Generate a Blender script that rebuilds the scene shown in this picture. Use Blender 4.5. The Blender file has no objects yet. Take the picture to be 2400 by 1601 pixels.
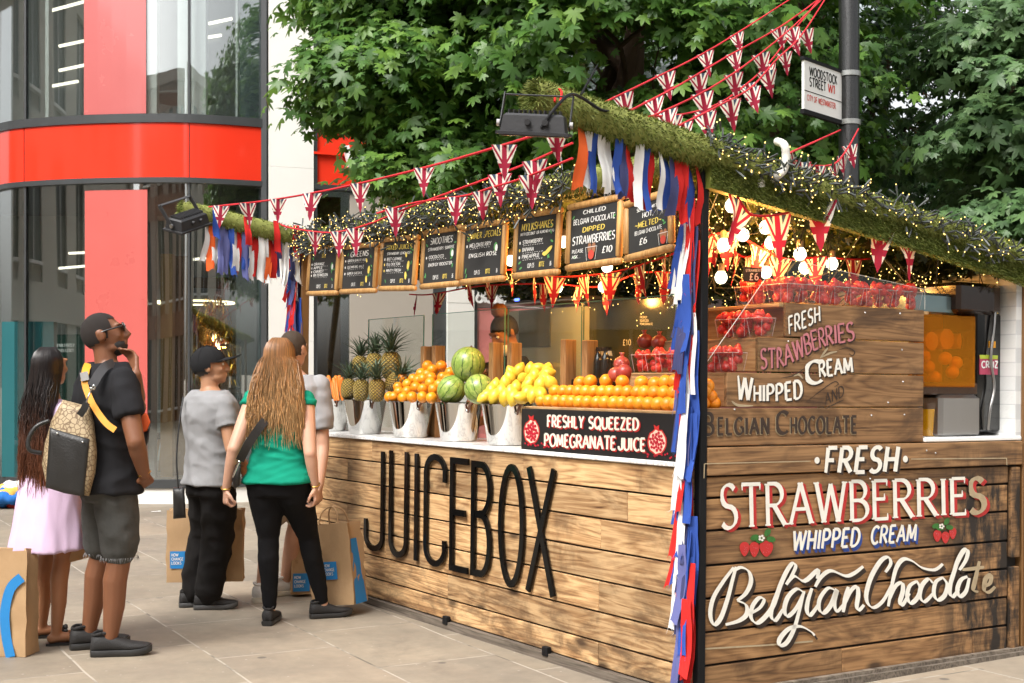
import bpy, math, random
import numpy as np
from mathutils import Matrix, Vector, noise as mnoise
random.seed(7); rng = np.random.default_rng(7)
PI = math.pi; R = math.radians
sc = bpy.context.scene
col = sc.collection

# ------------------------------------------------------------------ camera
HC, FPX, HY = 1.47, 3136.0, 885.0          # eye height, focal length and horizon row of the 2400 x 1601 photograph
cd = bpy.data.cameras.new('camera'); cam = bpy.data.objects.new('camera', cd); col.objects.link(cam)
cam.location = (0, 0, HC); cam.rotation_euler = (R(90), 0, 0)
cd.sensor_width = 36; cd.lens = FPX/2400*36; cd.shift_y = (HY-800.5)/2400; cd.clip_end = 2000
cd.dof.use_dof = True; cd.dof.focus_distance = 7.2; cd.dof.aperture_fstop = 10.0
sc.camera = cam
# ------------------------------------------------------------------ sky and sun (bright overcast)
SUN_EL, SUN_ROT = R(52), R(215)
w = bpy.data.worlds.new('World'); sc.world = w; w.use_nodes = True
nt = w.node_tree; bg = nt.nodes['Background']
sky = nt.nodes.new('ShaderNodeTexSky'); sky.sky_type = 'NISHITA'; sky.sun_disc = False
sky.sun_elevation = SUN_EL; sky.sun_rotation = SUN_ROT; sky.dust_density = 6; sky.air_density = 1.2
hs = nt.nodes.new('ShaderNodeHueSaturation'); hs.inputs['Saturation'].default_value = 0.16
hs.inputs['Value'].default_value = 1.15
nt.links.new(sky.outputs[0], hs.inputs['Color']); nt.links.new(hs.outputs[0], bg.inputs[0])
bg.inputs[1].default_value = 0.15
sl = bpy.data.lights.new('sun', 'SUN'); so = bpy.data.objects.new('sun', sl); col.objects.link(so)
sl.energy = 1.3; sl.angle = R(22); sl.color = (1, .95, .87)
_d = Vector((math.sin(SUN_ROT)*math.cos(SUN_EL), math.cos(SUN_ROT)*math.cos(SUN_EL), math.sin(SUN_EL)))
so.rotation_euler = _d.to_track_quat('Z', 'Y').to_euler()
sc.view_settings.view_transform = 'Standard'; sc.view_settings.look = 'None'
sc.view_settings.exposure = 0.93
sc.render.engine = 'CYCLES'
cy = sc.cycles; cy.use_denoising = True; cy.max_bounces = 7; cy.diffuse_bounces = 3; cy.glossy_bounces = 4
cy.transmission_bounces = 6; cy.transparent_max_bounces = 24; cy.sample_clamp_indirect = 6; cy.caustics_reflective = False; cy.caustics_refractive = False
try: cy.denoiser = 'OPENIMAGEDENOISE'
except Exception: pass

# ------------------------------------------------------------------ geometry of the place: photograph rays met with real planes
def ray(px, py): return Vector(((px-1200)/FPX, 1, (HY-py)/FPX))
def at(px, py, Y): return Vector((0, 0, HC)) + ray(px, py)*Y
def gnd(px, py): return at(px, py, FPX*HC/(py-HY))
ST = Matrix.Translation((.829, 5.95, 0)) @ Matrix.Rotation(R(32.4), 4, 'Z') @ Matrix.Rotation(R(.65), 4, 'Y')
STI = ST.inverted()
def _lp(px, py, ax, c):
    o = STI @ Vector((0, 0, HC)); d = STI.to_3x3() @ ray(px, py)
    return o + d*((c-o[ax])/d[ax])
def fr(px, py, x=0.): return _lp(px, py, 0, x)       # stall coordinates on its counter front (x = const)
def sd(px, py, y=0.): return _lp(px, py, 1, y)       # ... on its end panel (y = const)
def tp(px, py, z): return _lp(px, py, 2, z)

# ------------------------------------------------------------------ mesh builder
class MB:
    def __init__(s): s.v = []; s.f = []; s.m = []; s.uv = None
    def add(s, vs, fs, m=0):
        n = len(s.v); s.v += [tuple(p) for p in vs]; s.f += [tuple(i+n for i in f) for f in fs]; s.m += [m]*len(fs); return s
    def box(s, c, d, m=0, M=None):
        x, y, z = d[0]/2, d[1]/2, d[2]/2; c = Vector(c)
        vs = [Vector(p) for p in ((-x,-y,-z),(x,-y,-z),(x,y,-z),(-x,y,-z),(-x,-y,z),(x,-y,z),(x,y,z),(-x,y,z))]
        vs = [c + (M @ p if M else p) for p in vs]
        return s.add(vs, ((0,3,2,1),(4,5,6,7),(0,1,5,4),(1,2,6,5),(2,3,7,6),(3,0,4,7)), m)
    def bx(s, a, b, m=0):
        a = Vector(a); b = Vector(b); return s.box((a+b)/2, [abs(q) for q in (b-a)], m)
    def bbox(s, c, d, bv, m=0, M=None):                 # box with bevelled edges (three stacked outlines)
        x, y, z = d[0]/2, d[1]/2, d[2]/2; rings = []
        for zz, k in ((-z, bv), (-z+bv, 0), (z-bv, 0), (z, bv)):
            xx, yy = x-k, y-k; q = bv
            rings.append([(-xx+q,-yy,zz),(xx-q,-yy,zz),(xx,-yy+q,zz),(xx,yy-q,zz),(xx-q,yy,zz),(-xx+q,yy,zz),(-xx,yy-q,zz),(-xx,-yy+q,zz)])
        c = Vector(c); rings = [[c + (M @ Vector(p) if M else Vector(p)) for p in r] for r in rings]
        return s.loft(rings, m)
    def loft(s, rings, m=0, cap=True, closed=True):
        n = len(rings[0]); vs = [p for r in rings for p in r]; fs = []
        for i in range(len(rings)-1):
            for j in range(n if closed else n-1):
                k = (j+1) % n; fs.append((i*n+j, i*n+k, (i+1)*n+k, (i+1)*n+j))
        if cap and closed: fs += [tuple(range(n-1, -1, -1)), tuple((len(rings)-1)*n+j for j in range(n))]
        return s.add(vs, fs, m)
    def tube(s, pts, r, n=8, m=0, cap=True):
        pts = [Vector(p) for p in pts]; rs = r if hasattr(r, '__len__') else [r]*len(pts)
        rings = []; up = None
        for i, p in enumerate(pts):
            t = (pts[min(i+1, len(pts)-1)]-pts[max(i-1, 0)])
            t = t.normalized() if t.length > 1e-9 else Vector((0, 0, 1))
            if up is None: up = Vector((0, 0, 1)) if abs(t.z) < .9 else Vector((1, 0, 0))
            a = t.cross(up)
            if a.length < 1e-6: a = t.orthogonal()
            a.normalize(); b = a.cross(t).normalized(); up = b
            rings.append([p + (a*math.cos(2*PI*k/n)+b*math.sin(2*PI*k/n))*rs[i] for k in range(n)])
        return s.loft(rings, m, cap)
    def ball(s, c, r, n=12, k=8, m=0, M=None):
        r = Vector(r) if hasattr(r, '__len__') else Vector((r, r, r)); c = Vector(c)
        vs = [Vector((0, 0, -r.z))]; fs = []
        for i in range(1, k):
            a = -PI/2+PI*i/k
            vs += [Vector((r.x*math.cos(a)*math.cos(2*PI*j/n), r.y*math.cos(a)*math.sin(2*PI*j/n), r.z*math.sin(a))) for j in range(n)]
        vs.append(Vector((0, 0, r.z))); L = len(vs)-1
        for j in range(n):
            q = (j+1) % n; fs.append((0, 1+q, 1+j)); fs.append((L, 1+(k-2)*n+j, 1+(k-2)*n+q))
            for i in range(k-2): fs.append((1+i*n+j, 1+i*n+q, 1+(i+1)*n+q, 1+(i+1)*n+j))
        return s.add([c + (M @ p if M else p) for p in vs], fs, m)
    def lathe(s, prof, n=20, c=(0, 0, 0), m=0, M=None, cap=True):
        c = Vector(c)
        rings = [[c + (M @ Vector((r*math.cos(2*PI*k/n), r*math.sin(2*PI*k/n), z)) if M else Vector((r*math.cos(2*PI*k/n), r*math.sin(2*PI*k/n), z))) for k in range(n)] for r, z in prof]
        return s.loft(rings, m, cap)
    def prism(s, pts, off, m=0):                        # closed outline pushed along off
        off = Vector(off); pts = [Vector(p) for p in pts]; n = len(pts)
        return s.add(pts+[p+off for p in pts], [tuple(range(n-1, -1, -1)), tuple(range(n, 2*n))]+[(i, (i+1) % n, n+(i+1) % n, n+i) for i in range(n)], m)
    def quad(s, a, b, c, d, m=0): return s.add((a, b, c, d), ((0, 1, 2, 3),), m)
    def xf(s, M): s.v = [tuple(M @ Vector(p)) for p in s.v]; return s
    def join(s, o, M=None, m=None):
        n = len(s.v); s.v += [tuple(M @ Vector(p)) if M else p for p in o.v]; s.f += [tuple(i+n for i in f) for f in o.f]
        s.m += o.m if m is None else [m]*len(o.f); return s
    def mesh(s, name, mats, smooth=None):
        me = bpy.data.meshes.new(name); me.from_pydata(s.v, [], s.f)
        for q in (mats if isinstance(mats, (list, tuple)) else [mats]): me.materials.append(q)
        if len(me.materials) > 1: me.polygons.foreach_set('material_index', s.m)
        if smooth is not None:
            me.polygons.foreach_set('use_smooth', [True]*len(s.f))
            if smooth < 180: me.set_sharp_from_angle(angle=R(smooth))
        me.update(); return me
def link(name, me, parent=None, M=None):
    o = bpy.data.objects.new(name, me); col.objects.link(o)
    if parent: o.parent = parent
    if M is not None: o.matrix_local = M
    return o
def obj(name, mb, mats, parent=None, M=None, smooth=None): return link(name, mb.mesh(name, mats, smooth), parent, M)
def tag(o, label=None, cat=None, group=None, kind=None):
    for k, v in (('label', label), ('category', cat), ('group', group), ('kind', kind)):
        if v: o[k] = v
    return o
def thing(name, label, cat, M=None, group=None):
    o = bpy.data.objects.new(name, None); col.objects.link(o); o.empty_display_size = .1
    if M is not None: o.matrix_local = M
    return tag(o, label, cat, group)
def TL(x, y, z): return Matrix.Translation((x, y, z))
def RZ(a): return Matrix.Rotation(R(a), 4, 'Z')
def RX(a): return Matrix.Rotation(R(a), 4, 'X')
def RY(a): return Matrix.Rotation(R(a), 4, 'Y')
def ptlist(pts, n):                                     # Catmull-Rom through points
    pts = [Vector(p) for p in pts]; out = []
    for i in range(len(pts)-1):
        p0 = pts[max(i-1, 0)]; p1 = pts[i]; p2 = pts[i+1]; p3 = pts[min(i+2, len(pts)-1)]
        for k in range(n):
            t = k/n; out.append(.5*((2*p1)+(p2-p0)*t+(2*p0-5*p1+4*p2-p3)*t*t+(3*p1-p0-3*p2+p3)*t**3))
    return out+[pts[-1]]

# ------------------------------------------------------------------ materials
class NG:
    def __init__(s, name):
        s.mat = bpy.data.materials.new(name); s.mat.use_nodes = True; s.t = s.mat.node_tree
        s.b = s.t.nodes['Principled BSDF']; s.out = s.t.nodes['Material Output']
    def n(s, typ, ins=None, **kw):
        nd = s.t.nodes.new('ShaderNode'+typ)
        for k, v in kw.items(): setattr(nd, k, v)
        for k, v in (ins or {}).items(): s.set(nd.inputs[k], v)
        return nd
    def set(s, inp, v):
        if hasattr(v, 'is_linked') or isinstance(v, bpy.types.NodeSocket): s.t.links.new(v, inp)
        else:
            if isinstance(v, (tuple, list)) and len(v) == 3 and inp.type == 'RGBA': v = (*v, 1)
            inp.default_value = v
    def math(s, op, a, b=0., c=0., clamp=False):
        nd = s.n('Math', operation=op, use_clamp=clamp)
        for i, v in enumerate((a, b, c)): s.set(nd.inputs[i], v)
        return nd.outputs[0]
    def mix(s, f, a, b, bt='MIX'):
        nd = s.n('Mix', data_type='RGBA', blend_type=bt)
        s.set(nd.inputs[0], f); s.set(nd.inputs[6], a); s.set(nd.inputs[7], b); return nd.outputs[2]
    def coord(s, out='Object', scale=(1, 1, 1), rot=(0, 0, 0), loc=(0, 0, 0)):
        tc = s.n('TexCoord'); mp = s.n('Mapping', {'Scale': scale, 'Rotation': rot, 'Location': loc})
        s.t.links.new(tc.outputs[out], mp.inputs[0]); return mp.outputs[0]
    def noise(s, vec, scale=5, detail=3, rough=.55, dist=0.): return s.n('TexNoise', {'Vector': vec, 'Scale': scale, 'Detail': detail, 'Roughness': rough, 'Distortion': dist}).outputs[0]
    def ramp(s, f, stops):
        nd = s.n('ValToRGB'); s.set(nd.inputs[0], f); e = nd.color_ramp.elements
        while len(e) < len(stops): e.new(.5)
        for el, (p, c) in zip(e, stops): el.position = p; el.color = (*c, 1) if len(c) == 3 else c
        return nd.outputs[0]
    def step(s, f, a, b): return s.n('MapRange', {'Value': f, 'From Min': a, 'From Max': b}, clamp=True).outputs[0]
    def bump(s, h, strength=.3, dist=.01):
        nd = s.n('Bump', {'Height': h, 'Strength': strength, 'Distance': dist}); s.t.links.new(nd.outputs[0], s.b.inputs['Normal'])
    def fin(s, color, rough=.6, metal=0., spec=.5, coat=0., sss=0.):
        s.set(s.b.inputs['Base Color'], color); s.set(s.b.inputs['Roughness'], rough); s.set(s.b.inputs['Metallic'], metal)
        s.b.inputs['Specular IOR Level'].default_value = spec
        if coat: s.b.inputs['Coat Weight'].default_value = coat; s.b.inputs['Coat Roughness'].default_value = .08
        if sss: s.b.inputs['Subsurface Weight'].default_value = sss; s.b.inputs['Subsurface Radius'].default_value = (.02, .008, .004); s.b.inputs['Subsurface Scale'].default_value = .5
        return s.mat
def sh(c, k): return tuple(min(1, q*k) for q in c)
def plain(name, c, rough=.6, var=.18, scale=6, bump=.15, bscale=None, metal=0., spec=.5, coat=0., rvar=.1, stretch=(1, 1, 1), island=0., sss=0.):
    g = NG(name); v = g.coord(scale=stretch); nz = g.noise(v, scale, 5, .6)
    cc = g.mix(nz, sh(c, 1-var), sh(c, 1+var))
    if island:
        ri = g.n('NewGeometry').outputs['Random Per Island']
        cc = g.mix(1., cc, g.ramp(ri, ((0, (1-island,)*3), (1, (1+island*.0+.0,)*3))), 'MULTIPLY')
    if bump: g.bump(g.noise(v, bscale or scale*9, 4, .6), bump, .006)
    return g.fin(cc, g.n('MapRange', {'Value': nz, 'To Min': max(0, rough-rvar), 'To Max': min(1, rough+rvar)}).outputs[0], metal, spec, coat, sss)
def emit(name, c, strength):
    g = NG(name); e = g.n('Emission', {'Color': c, 'Strength': strength}); g.t.links.new(e.outputs[0], g.out.inputs[0]); return g.mat
def glass(name, tint=(.93, .97, .95), refl=1., rough=0.0, base=.03, wob=0.):
    g = NG(name)
    t = g.n('BsdfTransparent', {'Color': tint}); gl = g.n('BsdfGlossy', {'Color': (1, 1, 1), 'Roughness': rough})
    fz = g.n('LayerWeight', {'Blend': .5}).outputs['Facing']
    f = g.math('ADD', g.math('MULTIPLY', g.math('POWER', fz, 4.5), refl), base, clamp=True)
    if wob:
        b = g.n('Bump', {'Height': g.noise(g.coord(scale=(1, 1, .35)), .8, 1, .4), 'Strength': wob, 'Distance': .08})
        g.t.links.new(b.outputs[0], gl.inputs['Normal'])
    mx = g.n('MixShader', {0: f, 1: t.outputs[0], 2: gl.outputs[0]}); g.t.links.new(mx.outputs[0], g.out.inputs[0]); return g.mat
def wood(name, ax, dark, mid, light, scorch=.5, rough=.55, gs=1., isl=.5, pale=.0, coat=.0, stain=None):
    """boards whose grain runs along axis ax of the object; tone differs from board to board"""
    g = NG(name); sc_ = [9*gs]*3; sc_[ax] = .9*gs
    ri = g.n('NewGeometry').outputs['Random Per Island']
    tc = g.n('TexCoord').outputs['Object']
    off = g.n('CombineXYZ', {0: g.math('MULTIPLY', ri, 37.), 1: g.math('MULTIPLY', ri, 91.), 2: g.math('MULTIPLY', ri, 53.)}).outputs[0]
    v = g.n('VectorMath', {0: tc, 1: off}, operation='ADD').outputs[0]
    mv = g.n('Mapping', {'Vector': v, 'Scale': sc_}).outputs[0]
    big = g.noise(mv, .7, 3, .55, .9)                                  # slow field whose level lines are the growth rings
    ring = g.math('FRACT', g.math('MULTIPLY', big, 10.))
    ring = g.math('ABSOLUTE', g.math('SUBTRACT', ring, .5))
    fine = g.noise(g.n('Mapping', {'Vector': v, 'Scale': [q*(6 if i != ax else 1.6) for i, q in enumerate(sc_)]}).outputs[0], 1.4, 4, .65)
    gr = g.math('ADD', g.math('MULTIPLY', ring, .50), g.math('MULTIPLY', fine, .88))
    c = g.ramp(gr, ((.27, dark), (.46, mid), (.70, light)))
    sv = [2.6]*3; sv[ax] = 1.5
    blot = g.noise(g.n('Mapping', {'Vector': v, 'Scale': sv}).outputs[0], 1.5, 5, .62, .5)
    c = g.mix(g.math('MULTIPLY', g.step(blot, .53, .68), scorch), c, g.mix(.6, dark, (.03, .018, .012)))
    if pale: c = g.mix(g.math('MULTIPLY', g.step(blot, .42, .28), pale), c, sh(light, 1.3))
    kn = g.n('TexVoronoi', {'Vector': g.n('Mapping', {'Vector': v, 'Scale': [5 if i != ax else 2.2 for i in range(3)]}).outputs[0], 'Scale': 1.}, feature='F1').outputs[0]
    c = g.mix(g.math('MULTIPLY', g.step(kn, .17, .06), .85), c, (.035, .02, .012))
    c = g.mix(1., c, g.ramp(g.math('FRACT', g.math('MULTIPLY', ri, 7.31)), ((0, (1-isl*.75, 1-isl*.78, 1-isl*.80)), (.5, (1, .95, .90)), (1, (1.12, 1.08, 1.02)))), 'MULTIPLY')
    if stain: c = stain(g, c, tc)
    g.bump(g.math('SUBTRACT', fine, g.math('MULTIPLY', ring, .4)), .35, .003)
    return g.fin(c, g.n('MapRange', {'Value': fine, 'To Min': rough-.12, 'To Max': rough+.15}).outputs[0], 0, .4, coat)

M = {}
M['black_metal'] = plain('black_metal', (.007, .007, .008), .6, .3, 9, .12, spec=.2)
M['black_gloss'] = plain('black_gloss', (.006, .006, .006), .12, .3, 4, .02, coat=.6, rvar=.04)
M['dark_frame'] = plain('dark_frame', (.045, .048, .05), .4, .15, 5, .03)
M['steel'] = plain('steel', (.60, .60, .58), .08, .06, 3, .05, 5, metal=1., rvar=.04)
M['steel_brushed'] = plain('steel_brushed', (.42, .41, .40), .33, .1, 5, .05, 60, metal=1., stretch=(1, 1, .05))
M['marble'] = (lambda g: g.fin(g.mix(g.step(g.math('ABSOLUTE', g.math('SUBTRACT', g.noise(g.coord(), 5, 7, .62, 1.4), .5)), .03, .0), (.80, .79, .77), (.55, .54, .53)), .22))(NG('marble'))
M['white_paint'] = plain('white_paint', (.72, .72, .70), .5, .06, 5, .1)
M['cream_paint'] = plain('cream_paint', (.66, .64, .58), .5, .08, 5, .1)
M['white_trim'] = plain('white_trim', (.82, .82, .80), .35, .04)
M['clear'] = glass('clear_glass', (.955, .98, .97), .9, 0, .04)
M['glass_edge'] = plain('glass_edge', (.12, .32, .26), .15, .1)
M['plastic_clear'] = glass('clear_plastic', (.95, .94, .94), .8, .10, .05)
# ------------------------------------------------------------------ pavement: one sheet of large sawn stone flags
g = NG('flagstone'); tc = g.n('TexCoord').outputs['Object']
wv = g.n('VectorMath', {0: tc, 1: g.n('VectorMath', {0: g.n('TexNoise', {'Vector': tc, 'Scale': .8, 'Detail': 2.}).outputs['Color'], 1: (.05, .05, 0)}, operation='MULTIPLY').outputs[0]}, operation='ADD').outputs[0]
br = g.n('TexBrick', {'Vector': wv, 'Scale': 1., 'Color1': (0, 0, 0, 1), 'Color2': (1, 1, 1, 1), 'Mortar': (.5, .5, .5, 1), 'Mortar Size': .007, 'Mortar Smooth': .3, 'Brick Width': 1.05, 'Row Height': .66}, offset=.42)
v = g.coord(); n1 = g.noise(v, 1.3, 6, .62); n2 = g.noise(v, 9, 5, .65); n3 = g.noise(v, 60, 3, .6)
c = g.ramp(br.outputs['Color'], ((0, (.205, .185, .155)), (.35, (.265, .24, .20)), (.7, (.235, .215, .185)), (1, (.285, .25, .205))))
c = g.mix(1., c, g.ramp(n1, ((.25, (.84, .80, .76)), (.7, (1.22, 1.13, 1.02)))), 'MULTIPLY')
c = g.mix(1., c, g.ramp(n2, ((.3, (.86, .86, .86)), (.7, (1.08, 1.08, 1.07)))), 'MULTIPLY')
sp = g.n('TexVoronoi', {'Vector': v, 'Scale': 2.6, 'Randomness': 1.}, feature='F1').outputs[0]; sp2 = g.n('TexVoronoi', {'Vector': v, 'Scale': 11., 'Randomness': 1.}, feature='F1').outputs[0]; c = g.mix(g.math('MULTIPLY', g.step(sp2, .09, .05), .45), c, (.5, .47, .42)); st0 = g.noise(v, .55, 6, .7, .8); c = g.mix(g.math('MULTIPLY', g.step(st0, .54, .68), .5), c, (.10, .09, .078))
c = g.mix(g.math('MULTIPLY', g.step(sp, .075, .05), .7), c, (.075, .07, .066))
jn = g.noise(v, 4, 3); mort = br.outputs['Fac']
c = g.mix(g.math('MULTIPLY', mort, .9), c, g.ramp(jn, ((.38, (.13, .115, .095)), (.52, (.40, .36, .30)))))
g.bump(g.math('SUBTRACT', g.math('ADD', g.math('MULTIPLY', n2, .5), g.math('MULTIPLY', n3, .25)), g.math('MULTIPLY', mort, .7)), .35, .006)
M['flag'] = g.fin(c, g.n('MapRange', {'Value': n1, 'To Min': .5, 'To Max': .78}).outputs[0], 0, .35)
mb = MB(); mb.quad((-150, -150, 0), (150, -150, 0), (150, 150, 0), (-150, 150, 0))
pv = obj('pavement', mb, M['flag'], M=RZ(118.7)); tag(pv, kind='structure')

# ------------------------------------------------------------------ shop building with the curved glass front
M['red_band'] = plain('red_band', (.80, .042, .018), .13, .04, 2, 0, coat=.5)
M['red_panel'] = plain('red_panel', (.56, .115, .10), .3, .06, 2, 0, coat=.5)
M['facade_glass'] = glass('facade_glass', (.86, .90, .89), 1.0, .0, .20, .30)
M['stone_panel'] = plain('stone_panel', (.80, .785, .74), .6, .05, 2, .08)
M['wall_grey'] = plain('wall_grey', (.50, .51, .50), .7, .12, 1)
M['ceil_dark'] = plain('ceil_dark', (.20, .20, .20), .8, .1, 3)
M['oak'] = plain('oak', (.42, .24, .09), .5, .12, 3, .05, stretch=(6, 6, .6))
M['oak_dark'] = plain('oak_dark', (.17, .085, .03), .5, .15, 3, .05, stretch=(6, 6, .6))
M['teal'] = plain('teal', (.02, .13, .145), .35, .1, 2)
M['lamp_warm'] = emit('lamp_warm', (1, .80, .45), 3.2)
M['lamp_white'] = emit('lamp_white', (1, .90, .70), 1.7)
FAC = ptlist([at(px, 900, Y) for px, Y in ((-260, 18.6), (-80, 17.0), (0, 16.25), (61, 15.95), (200, 15.7), (390, 15.6), (500, 15.7), (620, 15.93))], 6)
FAC = [Vector((p.x, p.y, 0)) for p in FAC]
def fpt(px):                                            # point of the curved front that stands in column px
    k = (px-1200)/FPX
    for a, b in zip(FAC, FAC[1:]):
        ea, eb = a.x-k*a.y, b.x-k*b.y
        if ea <= 0 <= eb or eb <= 0 <= ea: return a+(b-a)*(ea/(ea-eb) if ea != eb else 0)
    return FAC[-1]
def fseg(a, b):                                         # the front's outline between columns a and b
    k = [(a-1200)/FPX, (b-1200)/FPX]
    return [fpt(a)]+[p for p in FAC if k[0]+.0005 < p.x/p.y < k[1]-.0005]+[fpt(b)]
def curtain(mb, pts, z0, z1, out, th, m=0):             # vertical sheet of thickness th along an outline, pushed outward by out
    rings = []
    for i, p in enumerate(pts):
        t = (pts[min(i+1, len(pts)-1)]-pts[max(i-1, 0)]).normalized(); nn = Vector((t.y, -t.x, 0))
        a = p+nn*out; b = p+nn*(out-th)
        rings.append([a+Vector((0, 0, z0)), a+Vector((0, 0, z1)), b+Vector((0, 0, z1)), b+Vector((0, 0, z0))])
    mb.loft(rings, m); return mb
bld = thing('shop_building', 'curved glass shop building with red bands and cream stone piers behind the market stall', 'building')
obj('glass_front', curtain(MB(), FAC, .28, 3.76, 0, .02), M['facade_glass'], bld, smooth=40)
obj('upper_glass', curtain(MB(), FAC, 4.53, 8.5, 0, .02), M['facade_glass'], bld, smooth=40)
for a, b in ((-200, 60), (62, 443), (445, 615)): obj('red_band', curtain(MB(), fseg(a, b), 3.80, 4.44, .03, .06), M['red_band'], bld, smooth=40)
mb = MB()
for z0, z1, o in ((3.74, 3.80, .05), (4.44, 4.54, .05), (.18, .28, .06)): curtain(mb, FAC, z0, z1, o, .12)
for px, wd in ((61, .022), (444, .022), (-90, .03)):
    p = fpt(px); mb.bx((p.x-wd/2, p.y-.035, .28), (p.x+wd/2, p.y+.05, 3.742)); mb.bx((p.x-wd/2, p.y-.035, 4.54), (p.x+wd/2, p.y+.05, 8.5)); mb.bx((p.x-wd/2, p.y-.02, 3.80), (p.x+wd/2, p.y+.05, 4.44))
p = fpt(620); mb.bx((p.x-.03, p.y-.06, .18), (p.x+.035, p.y+.2, 8.5))
obj('window_frame', mb, M['dark_frame'], bld)
obj('plinth', curtain(MB(), FAC, -.02, .18, .04, .3), M['stone_panel'], bld)
# inside, both floors
mb = MB(); curtain(mb, [p*1.0 for p in FAC], .2, .275, -.03, 9); obj('floor', mb, plain('shop_floor', (.2, .19, .17), .3, .1, 3), bld)
mb = MB(); curtain(mb, FAC, 3.79, 4.5, -.05, 9); obj('floor_slab', mb, M['ceil_dark'], bld)
mb = MB(); mb.bx((-16, 19.2, 0), (2, 19.6, 8.5), 0); mb.bx((-16, 15, 8.5), (2, 24, 8.8), 0); obj('back_wall', mb, M['wall_grey'], bld)
IPM = [M['red_panel'], M['white_paint'], M['oak'], M['oak_dark'], plain('slate_wall', (.12, .15, .155), .5), M['ceil_dark'], M['teal']]
for (x0, x1, Y, z0, z1, m) in ((332, 345, .5, .28, 3.74, 0), (106, 114, .06, 4.54, 8.5, 1), (346, 367, .05, 4.54, 8.5, 1), (416, 441, .12, 4.54, 8.5, 1), (449, 482, .1, 4.54, 8.5, 1), (552, 557, .06, 4.54, 8.5, 1),
                               (376, 404, .40, .28, 2.95, 2), (404, 447, .65, .28, 2.95, 3), (447, 530, 3.4, .28, 2.9, 3), (557, 612, .35, 4.54, 8.5, 4), (553, 602, .25, .28, 3.74, 5), (602, 614, .2, .28, 3.74, 4),
                               (4, 126, .1, .28, 2.14, 6), (347, 362, .2, .28, 3.74, 5)):
    Yd = fpt((x0+x1)/2).y+Y; a = at(x0, 900, Yd); b = at(x1, 900, Yd); obj('interior_partition', MB().bx((a.x, Yd, z0), (b.x, Yd+.12, z1)), IPM[m], bld)
for z0, z1, x0, x1 in ((.72, 3.66, 200, 346), (4.55, 8.5, 198, 343)):
    obj('red_panel', curtain(MB(), fseg(x0, x1), z0, z1, .012, .01), M['red_panel'] if z0 < 3 else plain('red_panel_upper', (.50, .125, .12), .25, .06, 2, 0, coat=.6), bld)
mb = MB(); a = fpt(127); b = fpt(199); curtain(mb, fseg(127, 199), .28, 1.98, -.05, .02)
obj('poster', mb, plain('poster_green', (.008, .04, .03), .4, .5, 9, 0), bld)
for k, (x0, y0, x1, y1, Yd) in enumerate(((112, 28, 197, 5, 18.5), (137, 110, 197, 97, 18.5), (137, 167, 197, 154, 18.5), (112, 205, 182, 192, 18.5), (160, 62+534, 198, 594, 18.5), (137, 631, 198, 626, 18.5), (432, 612, 512, 605, 18), (488, 57, 543, 45, 18.3), (450, 95, 518, 84, 18.3))):
    mb = MB(); a = at(x0, y0, Yd); b = at(x1, y1, Yd+.3); n = Vector((0, 0, .03)); mb.prism((a, b, b+Vector((0, .05, 0)), a+Vector((0, .05, 0))), n)
    obj('strip_light', mb, M['lamp_white'], bld)
# round pendant lamp and gold tinsel tree inside the ground floor
c = at(455, 690, 17.6); pd = thing('pendant_lamp', 'large flat ring pendant lamp glowing inside the ground floor window', 'lamp', TL(*c))
obj('shade', MB().lathe([(.52, -.10), (.52, .05), (.50, .05), (.50, -.10), (.52, -.10)], 40, cap=False), plain('ring_grey', (.45, .47, .47), .4), pd, smooth=40)
obj('light_ring', MB().lathe([(.525, -.12), (.525, -.10), (.495, -.10), (.495, -.12), (.525, -.12)], 40, cap=False), M['lamp_warm'], pd)
obj('cord', MB().tube([(0, 0, .05), (0, 0, .9)], .006), M['black_metal'], pd)
M['gold_foil'] = plain('gold_foil', (.75, .42, .07), .22, .4, 30, 0, metal=1.)
mb = MB(); c = at(500, 830, 17.2)
for i in range(900):
    u = random.random(); ang = random.uniform(0, 2*PI); r = .42*math.sqrt(random.random())*(.35+.65*u)
    p = Vector((r*math.cos(ang), r*math.sin(ang), .75-1.1*u)); d = Vector((random.uniform(-.5, .5), random.uniform(-.5, .5), -1)).normalized()*.09; s = Vector((random.uniform(-1, 1), random.uniform(-1, 1), .3)).normalized()*.009
    mb.quad(p-s, p+s, p+s+d, p-s+d)
tr = thing('tinsel_tree', 'gold tinsel tree glittering inside the ground floor shop window', 'decoration', TL(c.x, c.y, c.z))
obj('foil', mb, M['gold_foil'], tr); obj('stem', MB().tube([(0, 0, -.3), (0, 0, .28-c.z)], .035), M['oak_dark'], tr)
# white table edge upstairs, stool downstairs
t = at(430, 235, 16.7); tb = thing('round_table', 'white round table top inside the upper floor window', 'table', TL(t.x, t.y, 4.5))
obj('table_top', MB().lathe([(.0, t.z-4.5), (.40, t.z-4.5), (.41, t.z-4.48), (.40, t.z-4.46), (0, t.z-4.46)], 32, cap=False), M['white_trim'], tb, smooth=40); obj('pedestal', MB().tube([(0, 0, 0), (0, 0, t.z-4.5)], [.06, .05]), M['oak_dark'], tb)
s = at(392, 1060, 17.0); st = thing('cafe_chair', 'round dark seat on splayed oak legs inside the ground floor window', 'chair', TL(s.x, s.y, .275))
obj('seat', MB().lathe([(0, .42), (.17, .42), (.20, .45), (.19, .49), (0, .5)], 20, cap=False), M['black_metal'], st, smooth=50)
for a in range(4):
    q = RZ(45+90*a) @ Vector((1, 0, 0)); obj('leg', MB().tube([q*.11+Vector((0, 0, .43)), q*.2], [.018, .013]), M['oak'], st)
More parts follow.
